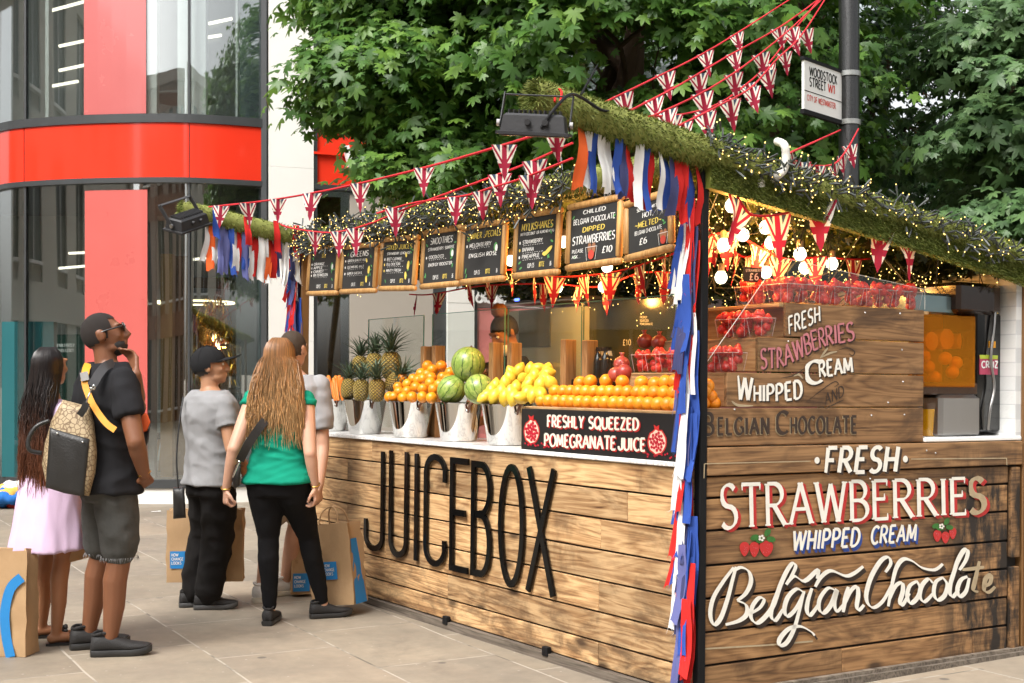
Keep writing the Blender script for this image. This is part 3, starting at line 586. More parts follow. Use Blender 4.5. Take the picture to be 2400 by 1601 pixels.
# stepped display box behind the end panel
steps = [(.035, 1.335), (.15, 1.497), (.338, 1.662), (.511, 1.827)]
for (xa, zt), (zb, xe) in zip(steps, ((1.162, 1.457), (1.338, 1.457), (1.500, 1.457), (1.665, 1.457))):
    mb = MB(); mb.bbox(((xa+xe)/2, .010, (zb+zt)/2), (xe-xa, .022, zt-zb-.003), .003)
    obj('display_board', mb, M['plank_box'], stall)
mb = MB()
for (xa, zt), (xb, zz) in zip(steps, steps[1:]+[(1.457, 0)]):
    if zt > 1.4: mb.bbox((xa+.075, .425, zt-.08), (.02, .80, .158), .003); mb.bbox(((xa+xb)/2+.065, .425, zt-.012), (xb-xa, .80, .016), .002)
mb.bbox((.94, .4, 1.815), (.9, .75, .016), .002)
obj('display_shelf', mb, M['plank_pale'], stall)
# counter, tray, posts
mb = MB(); mb.bbox((.28, SL/2+.02, 1.074), (.60, SL-.02, .024), .004); obj('counter_top', mb, M['marble'], stall)
mb = MB(); mb.bbox((.015, .745, 1.20), (.02, 1.41, .235), .003); mb.bbox((.20, .745, 1.306), (.34, 1.41, .012), .003); obj('fruit_tray', mb, M['plank_pale'], stall)
mb = MB(); mb.bbox((.004, .004, 1.22), (.042, .042, 2.44), .004); obj('corner_post', mb, M['black_metal'], stall)
mb = MB(); mb.bbox((.0, SL, 1.22), (.06, .06, 2.44), .004); obj('corner_post', mb, M['oak_dark'], stall)
for y in (0, SL): obj('rear_post', MB().bbox((SW+.04, y+.02, 1.05), (.07, .07, 2.1), .004), M['oak_dark'], stall)
# rear wall of white painted bricks at the right, white sill of the serving gap
g = NG('white_brick'); bt = g.n('TexBrick', {'Vector': g.coord('Object', (1, 1, 1), (0, R(0), 0)), 'Scale': 1.})
bt2 = g.n('TexBrick', {'Vector': g.n('CombineXYZ', {0: g.n('SeparateXYZ', {0: g.coord()}).outputs[1], 1: g.n('SeparateXYZ', {0: g.coord()}).outputs[2]}).outputs[0], 'Scale': 1., 'Brick Width': .22, 'Row Height': .075, 'Mortar Size': .004, 'Color1': (.70, .71, .70, 1), 'Color2': (.76, .76, .74, 1), 'Mortar': (.58, .59, .59, 1)})
g.bump(g.math('SUBTRACT', g.noise(g.coord(), 30, 3), bt2.outputs['Fac']), .4, .006); M['white_brick'] = g.fin(bt2.outputs[0], .55)
obj('rear_wall', MB().bx((SW-.04, .0, 1.15), (SW+.03, 1.45, 2.06)), M['white_brick'], stall)
obj('rear_wall', MB().bx((SW-.04, .03, .05), (SW+.03, 2.6, 1.10)), M['backing'], stall)
obj('side_sill', MB().bbox(((1.46+SW)/2, .12, 1.172), (SW-1.46, .26, .022), .004), M['white_trim'], stall)
obj('end_trim', MB().bbox((SW+.05, -.02, 1.03), (.05, .05, 2.06), .004), M['oak_dark'], stall)
# back counter and far end panel
obj('back_counter', MB().bx((1.3, .06, 1.10), (SW-.05, 1.45, 1.15)), M['steel_brushed'], stall)
# ---- roof
def rz(x): return 2.47-.155*x
def turf(mb, surf, n, ln=.025, w_=.003, m=0):
    """blades on a surface: surf() -> (point, outward direction)"""
    for i in range(n):
        p, d = surf(); d = (d+Vector((random.gauss(0, .35), random.gauss(0, .35), random.gauss(0, .3)-.12))).normalized(); s = d.cross(Vector((random.gauss(0, 1), random.gauss(0, 1), random.gauss(0, 1)))).normalized()*w_
        L = ln*random.uniform(.55, 1.15); q = p+d*L+Vector((0, 0, -L*.25)); mb.add((p-s, p+s, q), ((0, 1, 2),), m)
g = NG('turf'); ri = g.n('NewGeometry').outputs['Random Per Island']
g.fin(g.mix(g.noise(g.coord(), 9, 3), g.ramp(ri, ((0, (.06, .10, .014)), (.6, (.14, .20, .034)), (1, (.29, .31, .09)))), g.ramp(ri, ((0, (.06, .055, .012)), (1, (.13, .14, .03))))), .6, 0, .2); M['turf'] = g.mat
def beam(a, b, r, nb, par, name='roof_beam'):
    a = Vector(a); b = Vector(b); ax = (b-a).normalized(); u = ax.orthogonal().normalized(); v = ax.cross(u)
    bo = obj(name, MB().tube([a, a+(b-a)*.02, b], [r*.8, r, r], 14), M['turf'], par, smooth=60)
    def s():
        t = random.random(); k = random.uniform(0, 2*PI); d = u*math.cos(k)+v*math.sin(k)
        if random.random() < .05: return a+d*r*random.random(), (-ax+d*.4).normalized()
        return a+(b-a)*t+d*r*.97, d
    mb = MB(); turf(mb, s, nb); obj('turf', mb, M['turf'], bo); return bo
beam((-.92, 0, rz(-.92)), (SW+.2, 0, rz(SW+.2)), .072, 19000, stall)
beam((-.92, SL, rz(-.92)), (SW+.2, SL, rz(SW+.2)), .066, 7000, stall)
beam((-.02, .02, rz(0)-.015), (-.02, SL, rz(0)-.015), .060, 8000, stall)
mb = MB(); mb.prism([(-.06, .0, rz(-.06)+.03), (SW+.25, .0, rz(SW+.25)+.03), (SW+.25, .0, rz(SW+.25)-.03), (-.06, .0, rz(-.06)-.03)], (0, SL, 0)); rf = obj('roof_deck', mb, M['turf'], stall)
mb = MB(); turf(mb, lambda: ((lambda x: Vector((x, random.uniform(0, SL), rz(x)+.03)))(random.uniform(-.05, SW)), Vector((.1, 0, 1))), 4000, .04, .004); obj('turf', mb, M['turf'], rf)
mb = MB(); mb.prism([(.0, -.05, rz(0)-.02), (SW+.2, -.05, rz(SW+.2)-.02), (SW+.2, -.05, rz(SW+.2)-.13), (.0, -.05, rz(0)-.16)], (0, .045, 0)); fa = obj('end_fascia', mb, M['turf'], stall)
mb = MB(); turf(mb, lambda: ((lambda x: Vector((x, -.05, rz(x)-random.uniform(.02, .155))))(random.uniform(0, SW+.2)), Vector((0, -1, -.1))), 9000); obj('turf', mb, M['turf'], fa)
# ceiling lined with artificial foliage
M['ivy'] = leafmat('ceiling_foliage', (.008, .014, .005), (.016, .03, .01), (.03, .05, .015))
n = 3600; X = rng.uniform(.02, SW+.1, n); Y = rng.uniform(.06, SL-.05, n); P = np.stack([X, Y, 2.47-.155*X-.05-rng.random(n)*.07], 1)
leaves('ceiling_foliage', P, nrm(rng.normal(size=(n, 3))*.7+np.array([0, 0, -1])), nrm(rng.normal(size=(n, 3))), rng.uniform(.05, .10, n), M['ivy'], stall)
# white drain pipe elbow clamped on the fascia
c = [sd(px, py, yy) for px, py, yy in ((1770, 425, .06), (1790, 428, -.0), (1822, 412, -.08), (1838, 395, -.085), (1842, 365, -.085), (1838, 340, -.08), (1822, 332, .0))]
pt = thing('drain_pipe', 'curled white plastic pipe elbow clamped over the turf roof edge', 'pipe', ST)
obj('pipe', MB().tube(ptlist(c, 6), .019, 12), M['cream_paint'], pt, smooth=60); obj('clamp', MB().tube([sd(1775, 395, -.03), sd(1778, 440, -.03)], .03, 8), M['cream_paint'], pt, smooth=60)

# ---- lettering on the front: eight tall black letters standing off the boards
def fl(px, py): q = fr(px, py); return q.y, q.z
mt = plain('letter_black', (.004, .004, .004), .16, .2, 4, 0, spec=.22, rvar=.04)
for ch, x0, x1, yt, yb in (('J', 861, 906, 1056, 1292), ('U', 919, 962, 1057, 1307), ('I', 979, 989, 1063, 1314), ('C', 999, 1047, 1063, 1327), ('E', 1062, 1105, 1073, 1341), ('B', 1112, 1159, 1081, 1353), ('O', 1176, 1236, 1087, 1377), ('X', 1243, 1308, 1097, 1392)):
    ya, _ = fl(x0, (yt+yb)/2); yb_, _ = fl(x1, (yt+yb)/2); xm = (x0+x1)/2; zt = fl(xm, yt)[1]; zb = fl(xm, yb)[1]
    hw = .0185; W = ya-yb_-2*hw; H = zt-zb-2*hw; gw, sts = G[ch]; xs = [q[0] for p in sts for q in p]; xa, xb = min(xs), max(xs); mb = MB()
    if ch == 'J': sts = [[(.38, 1.0), (.38, .16)]+arc(.19, .13, .19, .13, 0, -180)+[(0, .27)]]
    if ch == 'U': sts = [[(.04, 1), (.04, .16)]+arc(.3, .14, .26, .14, 180, 360)+[(.56, 1)]]
    if ch == 'B': sts = [[(.04, 0), (.04, 1)], [(.04, 1), (.2, 1)]+arc(.28, .775, .25, .225, 80, -75)+[(.12, .54)], [(.12, .54)]+arc(.28, .27, .25, .27, 80, -80)+[(.04, 0)]]
    if ch == 'C': sts = [[(.66, .77)]+arc(.36, .85, .31, .15, 10, 180, 10)+arc(.36, .15, .31, .15, 180, 350, 10)+[(.66, .23)]]
    if ch == 'O': sts = [arc(.36, .5, .35, .5, 90, 450, 40)]
    for k, p in enumerate(sts):
        f = lambda q: ((q[0]-xa)/max(xb-xa, .01)*W+hw if xb > xa else hw, q[1]*H+hw)
        pts = [f(q) for q in p]
        if len(pts) == 2 or ch in 'JU':
            def ex(a, b): L = math.dist(a, b); return (a[0]+(a[0]-b[0])/L*hw, a[1]+(a[1]-b[1])/L*hw)
            if ch in 'JUIEX' or p[0][0] == p[1][0]: pts = [ex(pts[0], pts[1])]+pts[1:]; pts = pts[:-1]+[ex(pts[-1], pts[-2])]
        stroke(mb, pts, lambda dx, dy, t: hw, lambda x, y, d: (-.012-d, ya-x, zb+y), k, 0, .014)
    obj('letter', mb, mt, stall)
# ---- painted lettering on the end panel
M['paint_white'] = plain('paint_white', (.80, .765, .68), .5, .16, 22, .1)
M['paint_red'] = plain('paint_red', (.50, .022, .02), .5, .15, 20, .1)
M['paint_blue'] = plain('paint_blue', (.022, .07, .33), .5, .15, 20, .1)
M['paint_pink'] = plain('paint_pink', (.50, .17, .19), .5, .25, 20, .1)
M['paint_dark'] = plain('paint_dark', (.035, .018, .010), .6, .2, 20, .1)
M['paint_worn'] = plain('paint_worn', (.40, .31, .19), .6, .35, 30, .1)
M['paint_green'] = plain('paint_green', (.03, .14, .02), .5, .4, 30, .1)
PM = [M['paint_white'], M['paint_red'], M['paint_blue'], M['paint_pink'], M['paint_dark'], M['paint_worn'], M['paint_green']]
def smp(pts, heights, tot, off, dx=0, dy=0):             # base line and heights in the photograph -> the end panel
    n = len(pts)-1
    def mp(x, y, d):
        u = max(0, min(1, x/tot))*n; i = min(int(u), n-1); t = u-i
        px = pts[i][0]+(pts[i+1][0]-pts[i][0])*t; py = pts[i][1]+(pts[i+1][1]-pts[i][1])*t; h = heights[0]+(heights[-1]-heights[0])*u/n
        if x > tot: px += (x-tot)/tot*(pts[-1][0]-pts[0][0])
        ux, uy = pts[i+1][0]-pts[i][0], pts[i+1][1]-pts[i][1]; L = math.hypot(ux, uy); lean = uy/L*.35
        q = sd(px+dx+y*h*lean, py-y*h+dy, -(off+d)); return q
    return mp
def paint(mb, s, pts, heights, off, m, dx=0, dy=0, tr=.16, **kw):
    letters(mb, s, smp(pts, heights, twidth(s, kw.get('wx', 1.), tr), off, dx, dy), tr=tr, m=m, **kw)
OF = .0035; mb = MB()
for dx, dy, m, o in ((5, 5, 4, .0225), (0, 0, 0, .0255)):
    paint(mb, 'FRESH', [(1932, 1108), (2100, 1105)], (58, 58), o, m, dx, dy, wt=.10, thin=.07, slant=.16, tr=.2)
    for px, py in ((1915, 1079), (2122, 1076)):
        mb.add([sd(px+dx*.6+6*math.cos(2*PI*k/12), py+dy*.6+8*math.sin(2*PI*k/12), -o) for k in range(12)], (tuple(range(12)),), m)
def pline(pts, wd, m, o): stroke(mb, [(p[0], -p[1]) for p in pts], lambda dx, dy, t: wd*(.4+.6*math.sin(PI*min(max(t, .05), .95))) if wd > 2.2 else wd, lambda x, y, d: sd(x, -y, -(o+d)), 0, m)
for l in ([(1652, 1087), (1900, 1081)], [(2135, 1076), (2360, 1074)], [(1651, 1087), (1650, 1121)], [(2359, 1074), (2360, 1090)]): pline(l, 1.2, 5, .0245)
pline([(1650, 1521), (1800, 1512), (1905, 1503)], 2.0, 5, OF)
for dx, dy, m, o in ((7, 5, 1, OF), (3.5, 2.5, 1, OF+.0025), (0, 0, 0, OF+.005)):
    paint(mb, 'STRAWBERRIE', [(1690, 1239), (2265, 1204)], (102, 83), o, m, dx, dy, wt=.074, thin=.022, serif=.10, tr=.2, wx=1.12)
    paint(mb, 'S', [(2272, 1203), (2308, 1201)], (82, 80), o, 5 if m == 0 else m, dx, dy, wt=.10, thin=.04)
for dx, dy, m, o in ((4, 8, 2, OF), (2, 4, 2, OF+.003), (0, 0, 0, OF+.006)):
    paint(mb, 'WHIPPED', [(1857, 1291), (2012, 1279)], (46, 41), o, m, dx, dy, wt=.10, thin=.07, slant=.2, tr=.2)
    paint(mb, 'CREAM', [(2041, 1275), (2145, 1267)], (40, 38), o, m, dx, dy, wt=.10, thin=.07, slant=.2, tr=.2)
SC = [[(352, 772), (275, 875), (210, 985), (190, 1095), (215, 1165), (262, 1120), (310, 985), (345, 850), (368, 768)], [(345, 800), (400, 772), (455, 800), (470, 870), (435, 950), (375, 1000)], [(375, 1000), (435, 1030), (440, 1095), (385, 1140), (295, 1166)],
 [(465, 1090), (530, 1050), (560, 995), (525, 982), (480, 1040), (470, 1115), (510, 1155), (570, 1110), (625, 1030), (670, 900), (715, 800), (755, 745), (778, 765), (750, 830), (712, 890)], [(665, 905), (620, 1030), (608, 1105), (640, 1135), (690, 1060)],
 [(712, 890), (765, 832), (840, 865), (930, 790), (925, 850)], [(912, 905), (955, 835), (1020, 795), (1120, 830), (1180, 812), (1242, 765)],
 [(832, 945), (785, 920), (725, 975), (700, 1060), (722, 1108), (780, 1055), (835, 945)], [(835, 935), (800, 1080), (765, 1200), (715, 1290), (670, 1308), (668, 1265), (730, 1195), (810, 1178), (885, 1215), (908, 1242)],
 [(890, 915), (862, 1000), (855, 1070), (880, 1100), (940, 1020)], [(1050, 930), (1000, 915), (945, 985), (938, 1055), (970, 1085), (1020, 1030), (1062, 925), (1045, 1010), (1060, 1075), (1105, 1030)], [(1140, 905), (1118, 990), (1105, 1080)], [(1112, 1030), (1160, 930), (1200, 905), (1208, 960), (1198, 1040), (1215, 1065), (1248, 1030)],
 [(1395, 805), (1432, 745), (1415, 702), (1365, 725), (1300, 830), (1265, 945), (1272, 1015), (1315, 1048), (1380, 1000), (1440, 890)], [(1790, 748), (1735, 788), (1650, 775), (1580, 728), (1520, 715), (1475, 765), (1445, 870), (1415, 1040)], [(1420, 1000), (1465, 900), (1510, 880), (1515, 935), (1495, 1010), (1515, 1028), (1560, 950)],
 [(1612, 866), (1562, 900), (1545, 970), (1568, 1018), (1612, 985), (1635, 920), (1612, 866)], [(1722, 880), (1690, 852), (1645, 900), (1632, 970), (1665, 1008), (1725, 950)], [(1790, 842), (1742, 872), (1728, 950), (1755, 996), (1802, 965), (1820, 890), (1790, 842)],
 [(1822, 950), (1855, 850), (1890, 735), (1935, 655), (1962, 660), (1950, 720), (1905, 790)], [(1890, 735), (1848, 860), (1838, 945), (1862, 972), (1900, 920)], [(1960, 835), (1915, 858), (1890, 925), (1908, 972), (1950, 935), (1972, 845)]]
SC2 = [[(1925, 788), (2000, 780), (2075, 770)], [(2042, 730), (2015, 850), (2000, 925), (2035, 940)], [(2070, 905), (2115, 880), (2122, 825), (2085, 850), (2075, 925), (2108, 942), (2150, 905)]]
for dx, dy, m, o in ((6, 9, 4, OF), (3, 4.5, 4, OF+.004), (0, 0, 0, OF+.008)):
    for k, s in enumerate(SC+(SC2 if m == 0 else [])):
        pts = [(q.x, -q.y) for q in ptlist([(1600+x/2.936+dx, 1067+y/2.936+dy, 0) for x, y in s], 5)]
        stroke(mb, pts, lambda ex, ey, t: 1.5+4.3*abs(ex*math.sin(R(35))+ey*math.cos(R(35)))*(.45+.55*math.sin(PI*t)), lambda x, y, d: sd(x, -y, -(o+d)), k % 9, (5 if k >= len(SC) else m))
def berry(px, py, rx, ry, o):
    mb.add([sd(px+rx*(1+.34*math.sin(2*PI*k/14))*math.cos(2*PI*k/14)*.92, py-ry*math.sin(2*PI*k/14), -o) for k in range(14)], (tuple(range(14)),), 1)
    for k in range(12): a, b = px+random.uniform(-.6, .6)*rx, py+random.uniform(-.6, .6)*ry; mb.add([sd(a-.8, b-.5, -o-.0006), sd(a+.8, b-.5, -o-.0006), sd(a, b+1, -o-.0006)], ((0, 1, 2),), 3)
for px, py, rx, ry in ((1745, 1287, 12, 17), (1768, 1288, 12, 18), (1796, 1286, 17, 19), (2197, 1256, 10, 14), (2216, 1260, 10, 14), (2233, 1250, 9, 14)): berry(px, py, rx, ry, OF+.0005*(px % 3))
for cx, cy, k in ((1785, 1258, 1.), (2207, 1231, .85)):
    for dx, dy, a in ((-16, 2, 20), (14, -10, 60), (22, 6, -10), (-4, 8, 0)):
        mb.add([sd(cx+k*(dx+11*math.cos(t)*math.cos(R(a))-7*math.sin(t)*math.sin(R(a))), cy+k*(dy-11*math.cos(t)*math.sin(R(a))-7*math.sin(t)*math.cos(R(a))), -OF-.002-.0004*abs(dx)/10) for t in [2*PI*i/10 for i in range(10)]], (tuple(range(10)),), 6)
    for a in range(5): t = 2*PI*a/5; mb.add([sd(cx+k*(5*math.cos(t)+3*math.cos(b)), cy+k*(3+5*math.sin(t)+3*math.sin(b)), -OF-.005-.0002*a) for b in [2*PI*i/7 for i in range(7)]], (tuple(range(7)),), 0)
obj('painted_lettering', mb, PM, stall)
mb = MB()                                               # upper board
for dx, dy, m, o in ((2.5, 3, 4, .003), (0, 0, 0, .0065)):
    paint(mb, 'FRESH', [(1849, 783), (1922, 752)], (38, 34), o, m, dx, dy, wt=.09, thin=.055, slant=.18, tr=.2)
    paint(mb, 'W', [(1727, 936), (1762, 938)], (56, 52), o, m, dx, dy, wt=.10, thin=.04); paint(mb, 'HIPPED', [(1766, 940), (1822, 940), (1880, 933)], (36, 42), o, m, dx, dy, wt=.11, thin=.05, tr=.2)
    paint(mb, 'C', [(1888, 900), (1926, 897)], (52, 52), o, m, dx, dy, wt=.10, thin=.05); paint(mb, 'REAM', [(1920, 884), (1998, 872)], (38, 34), o, m, dx, dy, wt=.11, thin=.05, tr=.18)
for dx, dy, m, o in ((2.5, 3, 4, .003), (0, 0, 3, .0065)):
    paint(mb, 'STRAWBERRIES', [(1783, 864), (1828, 862), (1872, 842), (1912, 818), (1950, 806), (2002, 797)], (46, 42), o, m, dx, dy, wt=.085, thin=.03, serif=.07, tr=.14)
paint(mb, 'AND', [(1934, 950), (1978, 928)], (26, 24), .003, 4, wt=.07, thin=.03, slant=.15)
for dx, dy, m, o in ((-2, 2, 5, .003), (0, 0, 4, .0065)):
    paint(mb, 'B', [(1652, 1019), (1672, 1019)], (50, 50), o, m, dx, dy, wt=.10, thin=.05); paint(mb, 'ELGIAN', [(1682, 1018), (1802, 1017)], (38, 38), o, m, dx, dy, wt=.11, thin=.06, tr=.24)
    paint(mb, 'C', [(1819, 1016), (1846, 1016)], (51, 51), o, m, dx, dy, wt=.10, thin=.05); paint(mb, 'HOCOLATE', [(1853, 1016), (2008, 1014)], (38, 38), o, m, dx, dy, wt=.11, thin=.06, tr=.22)
def curl(pts, wd, m): stroke(mb, [(q.x, -q.y) for q in ptlist([(*p, 0) for p in pts], 6)], lambda a, b, t: wd*(.3+.7*math.sin(PI*t)), lambda x, y, d: sd(x, -y, -(.003+d)), 0, m)
curl([(1960, 823), (1985, 815), (2003, 824), (1998, 834), (1990, 828)], 1.1, 4); curl([(1715, 940), (1730, 950), (1765, 951)], 3, 5); curl([(1890, 942), (1925, 915), (1955, 895), (1965, 900), (1955, 907)], 1.1, 4); curl([(1935, 958), (1960, 945), (1978, 937)], 1.1, 4); curl([(1830, 886), (1860, 880), (1890, 860)], 1.1, 4); curl([(1860, 882), (1872, 878), (1882, 888)], 2.5, 5); curl([(1922, 840), (1935, 822), (1940, 815)], 2.5, 5); curl([(1925, 838), (1945, 828), (1962, 824)], 2.5, 5)
obj('painted_lettering', mb, PM, stall)
mb = MB()
for px, py in ((2028, 733), (2110, 735), (2114, 820), (2117, 895), (2082, 944), (2043, 974), (2120, 972), (1848, 800), (1722, 960), (2172, 1056), (2193, 1062), (2040, 1122)):
    q = sd(px, py, -.002 if py < 1030 else -.023); mb.ball(q, (.005, .003, .005), 8, 4)
obj('screw_head', mb, M['steel_brushed'], stall)
# ------------------------------------------------------------------ sign board, chalk boards, fruit
def onfront(px0, py0, px1, py1, h0, h1, tot, x0):       # base line in the photograph -> plane x = x0 of the stall front
    a = fr(px0, py0, x0); b = fr(px1, py1, x0)
    def mp(x, y, d):
        t = x/tot; p = a+(b-a)*t; hh = h0+(h1-h0)*t
        dep = (ST @ p).y; return (x0-d, p.y, p.z+y*hh*dep/FPX)
    return mp
sgn = thing('fruit_sign', 'black sign reading Freshly Squeezed Pomegranate Juice under the rows of oranges', 'sign', ST)
c0 = fr(1223, 957, -.012); c1 = fr(1223, 1060, -.012); zt, zb = c0.z, c1.z
M['sign_black'] = plain('sign_black', (.016, .015, .015), .35, .25, 6, .03)
obj('board', MB().bbox((-.008, (c0.y+.05)/2, (zt+zb)/2), (.012, c0.y-.05, zt-zb), .002), M['sign_black'], sgn)
M['seed_red'] = plain('seed_red', (.45, .012, .03), .3, .4, 60); M['pom_pale'] = plain('pom_pale', (.75, .55, .42), .5, .3, 20)
mb = MB()
for dx, dy, m, o in ((3, 3, 1, -.0155), (0, 0, 0, -.018)):
    for s, x0, y0, x1, y1, h0, h1 in (('FRESHLY', 1283, 1000, 1368, 1003, 26, 27), ('SQUEEZED', 1380, 1004, 1497, 1008, 27, 27), ('POMEGRANATE', 1276, 1045, 1443, 1054, 28, 30), ('JUICE', 1450, 1054, 1512, 1057, 28, 29)):
        letters(mb, s, onfront(x0+dx, y0+dy, x1+dx, y1+dy, h0, h1, twidth(s, 1, .17), o), .115, 1, .17, m, thin=.07, nib=20, serif=.10)
def disc(px, py, rx, ry, o, m, n=18, rot=0.): mb.add([fr(px+rx*math.cos(2*PI*k/n+rot), py+ry*math.sin(2*PI*k/n+rot)*(1+.07*math.sin(3*k)), o) for k in range(n)], (tuple(range(n-1, -1, -1)),), m)
for cx, cy, rx, ry in ((1246, 1012, 19, 30), (1540, 1036, 23, 31)):
    disc(cx, cy, rx, ry, -.0155, 1); disc(cx, cy, rx*.86, ry*.88, -.0162, 2)
    for k in range(26): t = k*2.4; r = math.sqrt(k/26)*.74; disc(cx+rx*r*math.cos(t), cy+ry*r*math.sin(t), 3.2, 4, -.0168-.0002*(k % 3), 3, 7)
    for k in range(16): disc(cx-rx+random.random()*rx*3.2, cy+ry+random.uniform(-4, 8), 2, 2.6, -.0160-.0002*(k % 3), 3, 6)
    mb.add([fr(cx-5, cy-ry+3, -.0158), fr(cx-8, cy-ry-10, -.0158), fr(cx-1, cy-ry-5, -.0158), fr(cx+5, cy-ry-9, -.0158), fr(cx+4, cy-ry+3, -.0158)], ((0, 1, 2, 3, 4),), 1)
obj('lettering', mb, [plain('sign_cream', (.74, .69, .57), .5), M['paint_red'], M['pom_pale'], M['seed_red']], sgn)
# chalk boards hung along the eave
M['chalk_black'] = plain('chalk_black', (.022, .022, .021), .7, .35, 7, .05)
M['board_frame'] = wood('board_frame', 2, (.26, .12, .035), (.50, .27, .09), (.62, .38, .15), .15, .5, isl=.35)
M['chalk'] = plain('chalk', (.74, .73, .69), .8, .1); M['chalk_yellow'] = plain('chalk_yellow', (.72, .55, .10), .8, .2); M['chalk_green'] = plain('chalk_green', (.09, .30, .09), .8, .3); M['chalk_red'] = plain('chalk_red', (.48, .05, .03), .8, .3); M['chalk_brown'] = plain('chalk_brown', (.30, .13, .06), .8, .3)
CH = [M['chalk'], M['chalk_yellow'], M['chalk_green'], M['chalk_red'], M['chalk_brown']]
BOARDS = [((719.6, 694), (791, 692), (733, 574), 'Solo Juices', [('SOLO JUICES', 1, .13, .80, .16), ('ORANGE', 0, .07, .62, .42), ('APPLE', 0, .07, .53, .36), ('CARROT', 0, .07, .44, .42), ('WATERMELON', 0, .07, .35, .58)], 'p'),
 ((797, 690), (881, 687), (801, 574), 'Greens', [('GREENS', 0, .15, .80, .6), ('GREEN GINGER ALE', 0, .065, .68, .62), ('CLEANSING KALE', 0, .065, .52, .56), ('SUPER GREENS', 0, .065, .36, .5)], 'y'),
 ((888, 683), (973.5, 682), (891, 556), 'Mixed Juices', [('MIXED JUICES', 1, .12, .82, .86), ('STRAWBERRY LEMONADE', 0, .065, .70, .78), ('BEET CLEANSE', 0, .065, .58, .5), ('FLU DOCTOR', 0, .065, .46, .46), ('MINTY FRESH', 0, .065, .32, .5)], 'y'),
 ((986, 679), (1077, 671), (987, 540), 'Smoothies', [('SMOOTHIES', 0, .15, .79, .7), ('STRAWBERRY SUNRISE', 0, .07, .66, .84), ('COCOLOCO', 0, .07, .50, .48), ('ENERGY BOOSTER', 0, .07, .34, .76)], 'p'),
 ((1079, 669), (1183, 659), (1081, 528), 'Summer Specials', [('SUMMER SPECIALS', 1, .14, .80, .94), ('MELONBERRY', 0, .09, .63, .6), ('ENGLISH ROSE', 0, .09, .42, .78)], 'p'),
 ((1202.6, 655), (1310, 644.5), (1201.5, 502), 'Mylkshakes', [('MYLKSHAKES', 1, .15, .77, .86), ('(WITH COCONUT OR ALMOND MILK)', 0, .06, .68, .92), ('STRAWBERRY', 0, .08, .52, .55), ('BANANA', 0, .08, .38, .32), ('PINEAPPLE', 0, .08, .25, .48)], 'b'),
 ((1327, 637), (1456, 619), (1327, 479), 'Chilled Belgian Chocolate dipped Strawberries', [('CHILLED', 0, .08, .88, .5), ('BELGIAN CHOCOLATE', 0, .11, .71, .94), ('DIPPED', 1, .10, .55, .5), ('STRAWBERRIES', 0, .17, .34, .96), ('PLEASE', 0, .07, .19, .26), ('ASK...', 0, .07, .09, .2), ('£10', 0, .13, .12, .22)], 'c'),
 ((1465, 616), (1581, 587), (1473, 470), 'hot melted Belgian Chocolate', [('SERVED WITH', 0, .08, .84, .6), ('HOT,', 0, .12, .69, .3), ('~MELTED~', 1, .13, .50, .7), ('BELGIAN CHOCOLATE', 0, .09, .36, .72), ('£6', 0, .15, .14, .2)], 'c')]
WORDS = ['narrow leftmost', 'second from the left', 'third from the left', 'middle', 'right of Smoothies', 'third from the right', 'large', 'right hand']
